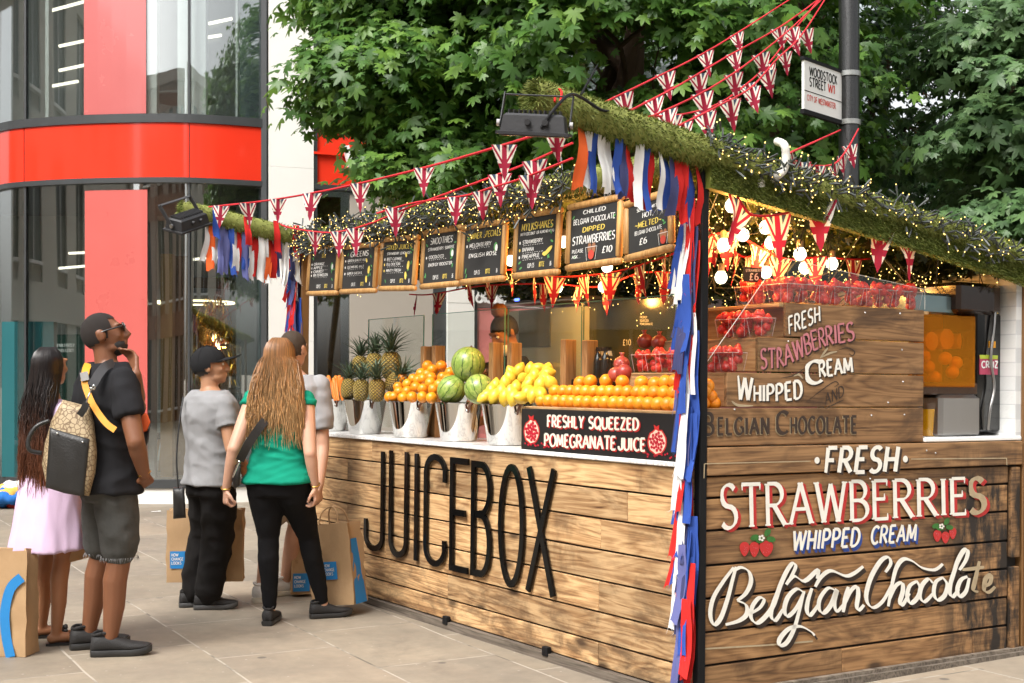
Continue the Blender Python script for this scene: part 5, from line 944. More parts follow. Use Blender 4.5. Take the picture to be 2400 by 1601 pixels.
for i, p in enumerate(pts):
    b = obj('bulb', MB().lathe([(0, -.034), (.018, -.029), (.029, -.014), (.031, 0), (.027, .016), (.017, .028), (.014, .034), (0, .034)], 18, cap=False), M['bulb'], fs, TL(*p), 180)
    obj('socket', MB().lathe([(0, .030), (.0165, .030), (.0165, .062), (.008, .07), (0, .07)], 10, cap=False), M['socket'], b)
    obj('flex', MB().tube([(0, 0, .07), (random.uniform(-.03, .03), random.uniform(-.03, .03), max(.09, rz(p.x)-.06-p.z))], .003, 5), M['black_metal'], b)
    if i % 2 == 0 or i > 9:
        ld = bpy.data.lights.new('bulb_light', 'POINT'); ld.energy = 5.5; ld.color = (1, .44, .08); ld.shadow_soft_size = .035; lo = bpy.data.objects.new('bulb_light', ld); col.objects.link(lo); lo.parent = fs; lo.location = (p.x, p.y, p.z-.055)
BULB = MB().ball((0, 0, 0), (.003, .003, .0045), 6, 4).mesh('bulb', [M['led']], 180)
M['led_wire'] = plain('led_wire', (.045, .052, .048), .5, .3, 20)
def garland(label, path, n, rad, drop, ln, grp='fairy light garlands', wires=5, outd=None, stubs=True):
    t = thing('fairy_lights', label, 'fairy lights', ST, grp); P = ptlist(path, 14); w_ = MB(); st = MB(); tips = []
    for k in range(wires):
        ph = random.uniform(0, 6); w_.tube([p+Vector((math.cos(ph+i*.8), math.sin(ph*2+i*.9), math.sin(ph+i*1.1)))*rad*random.uniform(.4, 1.1) for i, p in enumerate(P)], .0032, 5)
    for k in range(n):
        i = random.randrange(len(P)-1); p = P[i]+(P[i+1]-P[i])*random.random(); d = Vector((random.gauss(0, 1), random.gauss(0, 1), random.gauss(0, 1))).normalized()
        if outd: d = (d+Vector(outd)*.75).normalized()
        p = p+d*rad*random.uniform(.2, 1.25)+Vector((0, 0, -drop*random.random()**1.6)); d2 = (d+Vector((random.gauss(0, .6), random.gauss(0, .6), random.gauss(-.15, .6)))).normalized(); L = ln*random.uniform(.6, 1.3); q = p+d2*L
        if stubs: st.tube([p, p+d2*L*.5, q], [.0022, .0056, .0056], 4)
        if k % 10 < 6 or not stubs: tips.append((q+d2*.004, d2))
    obj('wire', w_, M['led_wire'], t); 
    if stubs: obj('bulb_holders', st, M['led_wire'], t)
    dep = sorted(range(len(tips)), key=lambda i: (ST @ tips[i][0]).y); rest = MB()
    for c, i in enumerate(dep):
        q, d = tips[i]
        if c < 100: link('bulb', BULB, t, TL(*q) @ d.to_track_quat('Z', 'Y').to_matrix().to_4x4())
        else: rest.ball(q, (.0028, .0028, .0038), 5, 3)
    if rest.v: tag(obj('bulbs', rest, M['led'], t, smooth=180), kind='stuff')
    return t
zf = rz(-.06)
garland('thick garland of dark wired fairy lights along the front eave', [(-.06, .93, zf-.02), (-.07, 1.8, zf-.015), (-.075, 2.7, zf-.02), (-.07, 3.6, zf-.01), (-.05, 4.45, zf)], 1250, .07, .10, .058, outd=(-.6, 0, .1), wires=9)
garland('sparse garland of fairy lights trailing down the sloping end eave', [(.0, -.03, rz(0)+.07), (.35, -.06, rz(.35)+.03), (.7, -.05, rz(.7)+.04), (1.2, -.06, rz(1.2)+.03), (1.8, -.06, rz(1.8)+.01), (SW+.2, -.05, rz(SW+.2)-.02)], 420, .05, .08, .055, outd=(0, -.7, .25), wires=4)
garland('curtain of tiny fairy lights lining the underside of the stall roof', [(.3, .3, rz(.3)-.14), (.6, 1.0, rz(.6)-.16), (1.3, .5, rz(1.3)-.13), (2.0, .4, rz(2.0)-.1), (1.4, 1.2, rz(1.4)-.14), (.5, 2.0, rz(.5)-.14)], 900, .34, .10, .02, wires=3, stubs=False)
garland('second curtain of fairy lights under the roof behind the chalkboards', [(.25, 3.9, rz(.25)-.10), (.3, 3.0, rz(.3)-.12), (.35, 2.0, rz(.35)-.14), (.4, 1.0, rz(.4)-.15), (.3, .2, rz(.3)-.15), (.9, .15, rz(.9)-.12)], 520, .16, .14, .02, wires=2, stubs=False)
# floodlights
def flood(Mx, label):
    f = thing('floodlight', label, 'floodlight', Mx, 'floodlights on the roof arms'); M['flood_grey'] = M.get('flood_grey') or plain('flood_grey', (.022, .022, .024), .5, .3, 9, .12); mb = MB()
    mb.loft([[(x*sx, y*sy, z) for x, y in ((-.5, -.5), (.5, -.5), (.5, .5), (-.5, .5))] for sx, sy, z in ((.285, .17, 0), (.285, .17, .012), (.255, .145, .014), (.235, .125, .075), (.215, .105, .083))]); obj('body', mb, M['flood_grey'], f)
    mb = MB(); 
    for k in range(11): mb.bx((-.10+k*.02-.0025, -.045, .082), (-.10+k*.02+.0025, .045, .098))
    obj('cooling_fins', mb, M['flood_grey'], f); obj('lens', MB().bx((-.13, -.075, -.004), (.13, .075, .0)), plain('lens_dark', (.03, .028, .025), .3, .2), f)
    for s in (-1, 1): obj('bracket', MB().bbox((s*.138, .05, .095), (.006, .032, .17), .002, M=Matrix.Rotation(R(-38), 3, 'X')), M['flood_grey'], f); obj('bolt', MB().lathe([(.014, -.006), (.014, .006), (0, .007)], 12, (s*.145, 0, .045), M=Matrix.Rotation(R(90), 3, 'Y')), M['steel_brushed'], f)
    obj('bracket', MB().bbox((0, .102, .16), (.28, .03, .006), .002), M['flood_grey'], f)
    for q in ((-.02, -.066, .05), (.05, -.066, .05)): obj('gland', MB().lathe([(.012, 0), (.012, .02), (0, .02)], 10, q, M=Matrix.Rotation(R(90), 3, 'X')), M['flood_grey'], f)
    return f
flood(TL(*at(1252, 318, 5.28)) @ RZ(-8) @ RX(9) @ RY(4), 'black floodlight under the mossy end of the near roof arm')
flood(TL(*at(440, 533, 8.75)) @ RZ(62) @ RX(14) @ RY(-20), 'black floodlight under the mossy end of the far left roof arm')
cbl = obj('power_cable', MB().tube(ptlist([at(1268, 300, 5.2), at(1300, 255, 5.2), at(1335, 222, 5.28), at(1365, 230, 5.4), at(1410, 258, 5.55), at(1450, 260, 5.7), at(1470, 255, 5.8)], 6), .0065, 6), M['black_metal'], smooth=60); tag(cbl, 'black power cable arching from the near floodlight over the mossy arm', 'cable')
an = obj('aerial_rod', MB().tube([at(1362, 222, 5.45), at(1400, 153, 5.5)], [.005, .003], 6), M['black_metal']); tag(an, 'thin black rod leaning up from the near mossy arm', 'rod')
# ------------------------------------------------------------------ ribbons
def cloth(name, c, var=.12): return plain(name, c, .85, var, 9, .25, 260, spec=.2)
RB = {'r': cloth('ribbon_red', (.60, .025, .022)), 'o': cloth('ribbon_orange', (.78, .13, .03)), 'w': cloth('ribbon_white', (.78, .77, .75)), 'b': cloth('ribbon_blue', (.035, .085, .36)), 'n': cloth('ribbon_navy', (.055, .06, .15)), 'v': cloth('ribbon_faded_blue', (.13, .14, .33))}
def ribbon(par, p, L, wd, c, ax, sway=(0, 0), fl=.012, n=9):
    ax = Vector(ax).normalized(); nn = ax.cross(Vector((0, 0, 1))); mb = MB(); ph = random.uniform(0, 6); k0 = random.uniform(.68, .92)
    vs = []
    for i in range(n+1):
        t = i/n; wv = wd*(k0+(1-k0)*min(1, t*2.2))*random.uniform(.93, 1.06); tw = .3*math.sin(ph+t*2.2); a2 = ax*math.cos(tw)+nn*math.sin(tw)
        c0 = Vector(p)+Vector((sway[0], sway[1], 0))*t*t-Vector((0, 0, L*t*math.sqrt(max(.2, 1-(sway[0]**2+sway[1]**2)/L/L*.6))))+nn*fl*math.sin(ph+t*6)
        cut = Vector((0, 0, random.uniform(-.012, .012))) if i == n else Vector()
        for j in (-.5, -.17, .17, .5): vs.append(c0+a2*wv*j+nn*.005*math.sin(j*9+ph)*(.4+t)+(cut if j < 0 else -cut))
    fs_ = [(i*4+j, i*4+j+1, i*4+j+5, i*4+j+4) for i in range(n) for j in range(3)]; mb.add(vs, fs_)
    if random.random() < .8:                            # frayed threads
        for k in range(6): q = vs[-1-(k % 4)]; s = nn*.0008; d = Vector((random.gauss(0, .012), random.gauss(0, .012), -random.uniform(.01, .035))); mb.add((q-ax*.001, q+ax*.001, q+d), ((0, 1, 2),))
    return obj('ribbon', mb, RB[c], par, smooth=70)
rt = thing('ribbon_fringe', 'wide fringe of red white and blue cloth strips under the near roof arm', 'ribbon fringe', ST, 'ribbon fringes')
obj('cord', MB().tube([(-.70, -.0, rz(-.70)-.06), (-.02, -.0, rz(-.02)-.06)], .004, 5), RB['w'], rt)
for k, c in enumerate('owbwwbnrwbrwbnrrbr'):
    x = -.685+.67*(k+.3)/18; ribbon(rt, (x, random.uniform(-.03, .012), rz(x)-.055), random.uniform(.235, .285), random.uniform(.042, .06), c, (1, random.uniform(-.3, .3), 0), (random.uniform(-.02, .02), 0))
lt = thing('ribbon_fringe', 'fringe of red white and blue cloth strips under the far left roof arm', 'ribbon fringe', ST, 'ribbon fringes')
obj('cord', MB().tube([(-.76, SL, rz(-.76)-.055), (-.02, SL, rz(-.02)-.06)], .004, 5), RB['w'], lt)
for k, c in enumerate('wowvvbwrvbwrwwornwwnwb'):
    x = -.74+.72*(k+.3)/22; ribbon(lt, (x, SL+random.uniform(-.03, .012), rz(x)-.055), random.uniform(.25, .34), random.uniform(.04, .06), c, (1, random.uniform(-.3, .3), 0), (random.uniform(-.03, .03), 0))
for x, c in ((-.70, 'b'), (-.47, 'r'), (-.25, 'r'), (-.1, 'r')): ribbon(lt, (x, SL-.075, rz(x)+.07), .22, .05, c, (1, 0, 0), (.02, 0))
def column(t, base, z0, z1, n, seq, spread, ln):
    for k in range(n):
        z = z0+(z1-z0)*(k+random.random()*.6)/n; c = seq[k % len(seq)] if random.random() < .7 else random.choice('rbwvbn')
        u = random.random(); ribbon(t, (base[0]-.028-random.random()*.035-.02*u, base[1]+random.uniform(-.015, spread), z), ln*random.uniform(.7, 1.25), random.uniform(.040, .058), c, (random.uniform(-.2, .2)-.2, 1, 0), (random.uniform(-.03, .0), random.uniform(-.01, .05)), .007)
ct = thing('ribbon_column', 'tangle of red white and blue cloth strips tied down the near corner post', 'ribbon column', ST, 'ribbon columns'); column(ct, (0, 0), 2.30, .34, 74, 'wbrbwrnbrv', .075, .42)
c2 = thing('ribbon_column', 'tangle of red white and blue cloth strips tied to the far left post', 'ribbon column', ST, 'ribbon columns'); column(c2, (0, SL), 2.36, 1.95, 34, 'vbrvwbr', .12, .36)
tag(obj('cloth_tie', MB().tube(ptlist([at(1300, 238, 5.42), at(1303, 212, 5.5), at(1316, 214, 5.45), at(1312, 245, 5.4)], 5), .005, 5), RB['r'], smooth=60), 'red cloth tie knotted round the near mossy arm beside the floodlight', 'ribbon')
# ------------------------------------------------------------------ bunting
g = NG('union_flag'); s_ = g.n('SeparateXYZ', {0: g.coord()}); ax_ = g.math('ABSOLUTE', g.math('DIVIDE', s_.outputs[0], .0625)); tt = g.math('DIVIDE', s_.outputs[2], -.17)
d2 = g.math('ABSOLUTE', g.math('SUBTRACT', tt, .58)); dd = g.math('ABSOLUTE', g.math('ADD', g.math('SUBTRACT', tt, .58), g.math('MULTIPLY', ax_, .62)))
lt_ = lambda a, b: g.math('LESS_THAN', a, b)
red = g.math('MAXIMUM', g.math('MAXIMUM', lt_(ax_, .185), lt_(d2, .07)), lt_(dd, .055)); wh = g.math('MAXIMUM', g.math('MAXIMUM', lt_(ax_, .33), lt_(d2, .13)), lt_(dd, .17))
c = g.mix(wh, (.05, .075, .12), (.74, .69, .60)); c = g.mix(red, c, (.33, .022, .05)); g.bump(g.noise(g.coord(), 400, 2), .15, .001); g.fin(c, .85, 0, .2)
tl_ = g.n('BsdfTranslucent', {'Color': c}); mx_ = g.n('MixShader', {0: .3, 1: g.b.outputs[0], 2: tl_.outputs[0]}); g.t.links.new(mx_.outputs[0], g.out.inputs[0]); M['flagcloth'] = g.mat
def flag_mesh(seed):
    r_ = random.Random(seed); ph = r_.uniform(0, 6); am = r_.uniform(.004, .014); fold = r_.uniform(-.6, .6); mb = MB(); N = 9; vs = []
    for i in range(N+1):
        t = i/N
        for j in range(7): x = (j/6-.5)*.125*(1-t); vs.append((x, am*math.sin(ph+x*60+t*3)*(.3+t)+fold*abs(x)*t*.5+.02*t*t*math.sin(ph), -.17*t))
    mb.add(vs, [(i*7+j, i*7+j+1, i*7+j+8, i*7+j+7) for i in range(N) for j in range(6)]); return mb.mesh('flag', [M['flagcloth']], 180)
FM = [flag_mesh(k) for k in range(6)]
M['cord_red'] = cloth('cord_red', (.55, .03, .04))
def bunting(label, pts, ts, size=1., grp='bunting strings', face=None, wiggle=35, rt_=.006):
    P = ptlist(pts, 8); base = P[0]; t = thing('bunting', label, 'bunting', TL(*base), grp); obj('cord', MB().tube([p-base for p in P], rt_, 6), M['cord_red'], t, smooth=60)
    for u in ts:
        f = u*(len(P)-1); i = min(int(f), len(P)-2); p = P[i]+(P[i+1]-P[i])*(f-i); d = P[i+1]-P[i]; ang = math.atan2(d.y, d.x) if face is None else face; tilt = math.atan2(d.z, math.hypot(d.x, d.y))*.6
        if d.x < 0 and face is None: ang += PI; tilt = -tilt
        k = size*random.uniform(.92, 1.08); link('flag', random.choice(FM), t, TL(*(p-base)) @ RZ(math.degrees(ang)+random.uniform(-wiggle, wiggle)) @ Matrix.Rotation(-tilt, 4, 'Y') @ RX(random.uniform(-14, 14)) @ Matrix.Scale(k, 4))
def W(v): return ST @ v
A, B = at(490, 485, 9.1), at(1345, 289, 5.6)
bunting('long bunting string slung from the far left arm to the near floodlight', [A+(B-A)*t-Vector((0, 0, .06*4*t*(1-t))) for t in (0, .25, .5, .75, 1)], (.07, .17, .275, .39, .535, .70, .86, .955), .95, face=R(-8), wiggle=14)
bunting('bunting string crossing in front of the three leftmost chalkboards and rising to the near arm', [W(fr(px, py, -.20)) for px, py in ((650, 522), (680, 534), (757, 545), (808, 541), (846, 531), (884, 518), (940, 494), (1002, 470), (1087, 439), (1179, 405), (1247, 378), (1342, 335))], (.03, .16, .25, .335, .81, .915), 1.05, face=R(-10), wiggle=14)
bunting('low bunting string tangled in the front garland of lights', [W(fr(px, py, -.22)) for px, py in ((884, 500), (960, 478), (1019, 468), (1094, 458), (1152, 440), (1227, 417), (1342, 371))], (.10, .45, .60, .86), 1.0, face=R(-10), wiggle=20)
STR = [('uppermost bunting string running from the near arm up to the lamp post', [(1405, 246), (1520, 190), (1640, 130), (1740, 70), (1880, -20)], (.13, .33, .53, .72)), ('second bunting string climbing from the roof to the lamp post', [(1480, 258), (1600, 195), (1700, 135), (1830, 62), (1930, -10)], (.12, .34, .54, .74)),
       ('third bunting string climbing from the roof to the lamp post', [(1530, 272), (1650, 215), (1750, 150), (1850, 70), (1940, -15)], (.08, .24, .42, .58, .76)), ('slack pink corded bunting string curving up to the lamp post', [(1520, 273), (1600, 268), (1680, 245), (1740, 205), (1800, 150), (1870, 60), (1935, -20)], (.12, .27, .40, .53, .66, .8)),
       ('lowest slack bunting string curving up to the lamp post', [(1590, 295), (1680, 250), (1760, 205), (1820, 140), (1880, 80), (1945, -20)], (.03, .14, .27, .4, .52, .66, .82))]
for lab, pp, ts in STR:
    n = len(pp)-1; bunting(lab, [at(px, py, 5.9+3.75*(i/n)**1.1) for i, (px, py) in enumerate(pp)], ts, .90, 'bunting strings to the lamp post', face=R(-12), wiggle=22, rt_=.005)
bunting('short slack bunting string from the end eave to the lamp post', [at(px, py, Y) for px, py, Y in ((1860, 376, 6.5), (1900, 388, 7.3), (1955, 384, 8.3), (1985, 350, 9.1), (2012, 302, 9.7))], (.1, .32, .5, .66, .8), .95, 'bunting strings to the lamp post', face=R(20), wiggle=30)
bunting('bare taut red cord from the end eave to the lamp post', [at(1848, 360, 6.4), at(1970, 305, 9.7)], (.05,), .8, 'bunting strings to the lamp post')
bunting('bunting string looped under the end eave of the stall', [W(sd(px, py, -.035)) for px, py in ((1702, 412), (1745, 488), (1775, 506), (1840, 500), (1885, 482), (1922, 468), (2000, 500), (2065, 526), (2100, 545), (2140, 548))], (.09, .30, .55, .78, .96), 1.45, 'bunting inside the stall', face=R(25), wiggle=16)
for lab, pp, ts in (('bunting string hanging below the right hand chalkboards inside the stall', [W(fr(px, py, .42)) for px, py in ((1085, 668), (1150, 640), (1215, 632), (1290, 648), (1390, 645), (1480, 628), (1590, 590))], (.04, .16, .3, .42, .52, .63, .74, .86, .94)), ('deeper bunting string sagging across the middle of the stall', [W(fr(px, py, .9)) for px, py in ((960, 690), (1010, 690), (1130, 670), (1290, 665), (1400, 672), (1500, 640), (1590, 640))], (.08, .2, .36, .48, .6, .7, .82, .93)),
                    ('bunting string across the end opening lit yellow by the bulbs', [W(sd(px, py, .42)) for px, py in ((1642, 560), (1700, 545), (1740, 558), (1800, 590), (1850, 608), (1930, 602), (2010, 608), (2110, 600))], (.03, .14, .25, .38, .52, .68, .84)), ('bunting string drooping low behind the bulbs at the stall end', [W(sd(px, py, .7)) for px, py in ((1642, 520), (1720, 590), (1760, 600), (1800, 560))], (.15, .4, .6, .85))):
    bunting(lab, pp, ts, 1.08, 'bunting inside the stall', wiggle=40)
# ------------------------------------------------------------------ people: continuous bodies grown from overlapping limbs
def remesh(mb, name, mat, parent, vox=.009, smooth=3, wr=None, Mx=None):
    """one closed skin round all the overlapping pieces of mb, relaxed; wr = (amplitude, (fx, fy, fz)) puts cloth folds in"""
    me = mb.mesh(name, mat); o = link(name, me); md = o.modifiers.new('r', 'REMESH'); md.mode = 'VOXEL'; md.voxel_size = vox; md.use_smooth_shade = True
    ms = o.modifiers.new('s', 'SMOOTH'); ms.factor = .5; ms.iterations = smooth
    dg = bpy.context.evaluated_depsgraph_get(); dg.update(); nm = bpy.data.meshes.new_from_object(o.evaluated_get(dg)); bpy.data.objects.remove(o); bpy.data.meshes.remove(me); nm.name = name
    if wr:
        amp, fq = wr; n = len(nm.vertices); co = np.empty(n*3); nm.vertices.foreach_get('co', co); no = np.empty(n*3); nm.vertices.foreach_get('normal', no); co = co.reshape(-1, 3); no = no.reshape(-1, 3); sd0 = random.uniform(0, 50)
        d = np.array([(1-2*abs(mnoise.noise(Vector((c[0]*fq[0]+sd0, c[1]*fq[1], (c[2]+.25*c[0])*fq[2])))))*.7+mnoise.noise(Vector((c[0]*fq[0]*2.3, c[1]*fq[1]*2.3+sd0, (c[2]-.3*c[0])*fq[2]*2)))*.4 for c in co])-.05
        d = np.maximum(d, -.1)
        nm.vertices.foreach_set('co', (co+no*d[:, None]*amp).ravel())
    nm.polygons.foreach_set('use_smooth', [True]*len(nm.polygons)); nm.materials.clear(); nm.materials.append(mat); nm.update(); return link(name, nm, parent, Mx)
def limb(mb, pts, rs, n=12):
    mb.tube(pts, rs, n); mb.ball(pts[0], rs[0], n, 8); mb.ball(pts[-1], rs[-1], n, 8)
    for p, r in list(zip(pts, rs))[1:-1]: mb.ball(p, r, n, 8)
MALE = [(.78, .150, .105, 0), (.88, .166, .116, -.005), (.98, .157, .108, 0), (1.08, .150, .104, .0), (1.20, .160, .112, 0), (1.31, .180, .120, -.005), (1.405, .184, .106, -.01), (1.455, .145, .084, -.012), (1.495, .085, .068, -.01), (1.53, .060, .062, -.005)]
FEM = [(.78, .155, .110, 0), (.88, .176, .128, -.012), (.97, .156, .110, -.005), (1.07, .130, .094, 0), (1.18, .138, .102, 0), (1.29, .150, .110, 0), (1.37, .153, .096, -.008), (1.425, .115, .072, -.012), (1.47, .06, .056, -.01), (1.51, .048, .052, -.005)]
def prof(P, z):
    for a, b in zip(P, P[1:]):
        if a[0] <= z <= b[0]: t = (z-a[0])/(b[0]-a[0]); return [a[i]+(b[i]-a[i])*t for i in range(4)]
    return list(P[0] if z < P[0][0] else P[-1])
def torso(mb, P, z0, z1, dr=0., k=1., flare=0., n=28, sh_=1.):
    rings = []; N = 16
    for i in range(N+1):
        z = z0+(z1-z0)*i/N; _, rx, ry, yo = prof(P, z); f = flare*max(0, 1-(z-z0)/.14)**2; e = 2.4
        rings.append([Vector((math.copysign(abs(math.cos(a))**(2/e), math.cos(a))*(rx*k+dr+f), yo+math.copysign(abs(math.sin(a))**(2/e), math.sin(a))*(ry*k+dr+f), z)) for a in [2*PI*q/n for q in range(n)]])
    mb.loft(rings)
def hand(mb, w, d, pn, curl, side=1, k=1.):
    """palm from wrist w along d, pn = direction the palm faces; fingers bend towards pn by curl degrees; thumb on the given side"""
    d = Vector(d).normalized(); pn = Vector(pn); pn = (pn-d*pn.dot(d)).normalized(); s = d.cross(pn)*side; w = Vector(w)
    for j, (o, L) in enumerate(((.030, .068), (.010, .076), (-.010, .071), (-.029, .056))):
        b = w+d*.088*k+s*o*k; limb(mb, [w+d*.015*k+s*o*.45*k, b], [.015*k, .0125*k], 8); q = b; c = 0; pts = [b]
        for f, bend in ((.45, .75), (.32, 1.1), (.25, .7)):
            c += curl*bend*(1+.10*j); dd = d*math.cos(R(c))+pn*math.sin(R(c)); q = q+dd*L*f*1.15*k; pts.append(q)
        limb(mb, pts, [.0102*k, .0095*k, .0088*k, .0075*k], 8)
    b = w+d*.028*k+s*.028*k; p1 = b+(d*.6+s*.75+pn*.35).normalized()*.036*k; p2 = p1+(d*.85+s*.15+pn*.5).normalized()*.030*k; p3 = p2+(d*.9-s*.2+pn*.5).normalized()*.022*k
    limb(mb, [w+d*.02*k, b, p1, p2, p3], [.018*k, .016*k, .0125*k, .0108*k, .0085*k], 8)
def headm(yaw, pitch, roll=0, piv=(0, -.01, 1.53)): return TL(*piv) @ RZ(yaw) @ RX(pitch) @ RY(roll) @ TL(-piv[0], -piv[1], -piv[2])
def head(mb, HM, female=False, k=1.):
    P = lambda *p: HM @ Vector(p); Q = HM.to_3x3(); kk = .94 if female else 1.
    mb.ball(P(0, -.012, 1.665), (.077*kk, .097*kk, .096), 24, 16, M=Q); mb.ball(P(0, .035, 1.64), (.066*kk, .066, .085), 20, 12, M=Q)
    mb.ball(P(0, .046, 1.585), (.050*kk, .053, .050), 18, 10, M=Q); mb.ball(P(0, .075, 1.558), (.026, .022, .021), 12, 8, M=Q); mb.ball(P(0, .03, 1.575), (.060*kk, .055, .035), 16, 8, M=Q)
    mb.tube([P(0, .098, 1.672), P(0, .108, 1.650), P(0, .122, 1.628), P(0, .106, 1.612)], [.010, .012, .0155, .012], 10); mb.ball(P(0, .120, 1.625), (.0165, .012, .012), 10, 6, M=Q)
    for s in (-1, 1):
        mb.ball(P(s*.014, .110, 1.620), (.011, .012, .009), 8, 6, M=Q); mb.ball(P(s*.032, .082, 1.685), (.026, .016, .010), 10, 6, M=Q); mb.ball(P(s*.042, .068, 1.628), (.020, .022, .020), 10, 6, M=Q)
        mb.ball(P(s*.078*kk, -.008, 1.642), (.010, .021, .032), 12, 8, M=Q @ Matrix.Rotation(R(-s*14), 3, 'Z')); mb.ball(P(s*.082*kk, -.014, 1.655), (.009, .018, .017), 10, 6, M=Q)
    mb.ball(P(0, .098, 1.592), (.024, .012, .0075), 12, 6, M=Q); mb.ball(P(0, .095, 1.580), (.021, .013, .0085), 12, 6, M=Q)
    r = .058 if not female else .047
    limb(mb, [(0, -.02, 1.44), (0, -.012, 1.50), P(0, -.012, 1.585)], [r+.008, r, r-.003], 16)
SHOE = [(-.085, .020, .062, .0), (-.080, .030, .096, .0), (-.06, .036, .106, 0), (-.03, .037, .106, 0), (.0, .037, .102, 0), (.04, .040, .088, .0), (.09, .046, .068, 0), (.135, .045, .056, .004), (.165, .036, .046, .010), (.184, .018, .034, .016)]
def shoe(par, ank, yaw, mats, k=1., pitch=0., name='shoe', lace=True):
    Mx = TL(ank[0], ank[1], 0) @ RZ(yaw) @ RX(pitch) @ Matrix.Scale(k, 4); up, so_, lc = mats; mb = MB(); n = 18
    o = thing_part(name, par, Mx); rings = []
    for y, w_, h, z0 in SHOE:
        r = []
        for q in range(n):
            a = 2*PI*q/n; c, s = math.cos(a), math.sin(a); r.append(Vector((math.copysign(abs(c)**.7, c)*w_*(1 if s < .2 else 1-.38*(s-.2)/.8), y, .022+z0+(h-.022)*(.5+.5*math.copysign(abs(s)**.75, s)))))
        rings.append(r)
    mb.loft(rings); me = mb.mesh(name, up, 180); o.data = me
    rings = []
    for z, e in ((-.001, -.006), (.006, .001), (.020, .004), (.030, .0), (.031, -.012)):
        r = []
        for y, w_, h, z0 in SHOE: r.append(Vector((w_+e, y*1.02, z+z0*1.2)))
        for y, w_, h, z0 in SHOE[::-1]: r.append(Vector((-w_-e, y*1.02, z+z0*1.2)))
        rings.append(r)
    obj('sole', MB().loft(rings), so_, o, smooth=40)
    if lace:
        mb = MB()
        for i in range(5): y = .015+i*.018; z = .103-.013*i; mb.tube(ptlist([(-.022, y, z-.012), (0, y+.004, z+.003), (.022, y, z-.012)], 3), .0032, 5)
        obj('laces', mb, lc, o)
    mb = MB(); mb.tube(ptlist([(.030*math.cos(a), -.035+.040*math.sin(a), .104+.006*math.sin(a*2+1)) for a in [2*PI*q/10 for q in range(11)]], 3), .0075, 6); obj('collar', mb, up, o, smooth=60); return o
def thing_part(name, par, Mx): o = bpy.data.objects.new(name, bpy.data.meshes.new(name)); col.objects.link(o); o.parent = par; o.matrix_local = Mx; return o
def strands(name, par, roots, mat, r=.0029):
    mb = MB()
    for pts in roots: mb.tube(pts, [r*.7]+[r]*(len(pts)-3)+[r*.75, r*.25], 3, cap=False)
    return obj(name, mb, mat, par, smooth=180)
def long_hair(par, HM, zend, n, mat, fall=(-.13, .0), spread=1., back=.0, sd_=1, wave=.008, front=15):
    r_ = random.Random(sd_); P = lambda *p: HM @ Vector(p); S = []
    for k in range(n):
        ph = r_.uniform(-180-front, front) if r_.random() < .9 else r_.uniform(-150, -30); c, s = math.cos(R(ph)), math.sin(R(ph)); lay = 1.04+.10*r_.random(); pts = [P(r_.uniform(-.012, .012), -.0+r_.uniform(-.03, .05), 1.762)]
        for a in (62, 38, 16, -6): ca, sa = math.cos(R(a)), math.sin(R(a)); pts.append(P(.078*lay*ca*c*1.06, -.012+.099*lay*ca*s*1.04, 1.665+.097*lay*sa))
        e = pts[-1]; L = e.z-zend*r_.uniform(1., 1.13) if r_.random() < .62 else (e.z-zend)*r_.uniform(.55, 1.18); w1, w2 = r_.uniform(0, 6), r_.uniform(0, 6)
        bx, by = fall
        for i in range(1, 9):
            t = i/8; z = e.z-L*t; f = min(1, t*1.8); xx = e.x*(1+.10*f)*spread+(e.x*.45*(spread)*t)+wave*math.sin(w1+t*5)*t; yy = e.y*(1-.55*f)+by*0+(bx)*f*(.62+.38*r_.random())*(1 if s < .2 else .4)+back*t+wave*math.sin(w2+t*4)*t; pts.append(Vector((xx, yy, z)))
        S.append(pts)
    return strands('hair', par, S, mat)
def skin(name, c, dk): return plain(name, c, .48, .10, 9, .12, 120, spec=.4, sss=.08)
M['skin_light'] = skin('skin_light', (.56, .32, .22), 0); M['skin_tan'] = skin('skin_tan', (.40, .205, .115), 0); M['skin_brown'] = skin('skin_brown', (.36, .165, .082), 0); M['skin_dark'] = skin('skin_dark', (.19, .078, .038), 0)
def fabric(name, c, var=.15, bs=420): return plain(name, c, .88, var, 5, .2, bs, spec=.15)
M['tee_black'] = fabric('tee_black', (.016, .016, .018)); M['denim_black'] = plain('denim_black', (.07, .07, .066), .9, .45, 14, .35, 300, spec=.1); M['lilac'] = fabric('lilac_cotton', (.62, .46, .62), .06); M['tee_grey'] = fabric('tee_grey', (.255, .255, .26), .08, 600); M['jogger'] = fabric('jogger_black', (.014, .013, .013)); M['green_top'] = fabric('green_top', (.006, .23, .145), .08); M['legging'] = fabric('legging_black', (.008, .008, .009)); M['beige_short'] = fabric('beige_short', (.45, .36, .27))
M['shoe_black'] = plain('shoe_black', (.014, .013, .013), .7, .3, 20, .5, 160); M['sole_black'] = plain('sole_black', (.025, .025, .025), .35, .3, 12, .1); M['shoe_white'] = plain('shoe_white', (.70, .69, .66), .7, .1, 20, .4, 160); M['sole_white'] = plain('sole_white', (.66, .61, .50), .5, .1); M['sole_dark'] = plain('sole_dark', (.06, .06, .06), .6, .2); M['hair_black'] = plain('hair_black', (.012, .009, .008), .55, .4, 40, .6, 200)
M['gold'] = plain('gold', (.75, .45, .12), .25, .1, 9, 0, metal=1.); M['leather_black'] = plain('leather_black', (.016, .015, .014), .42, .25, 24, .35, 90)
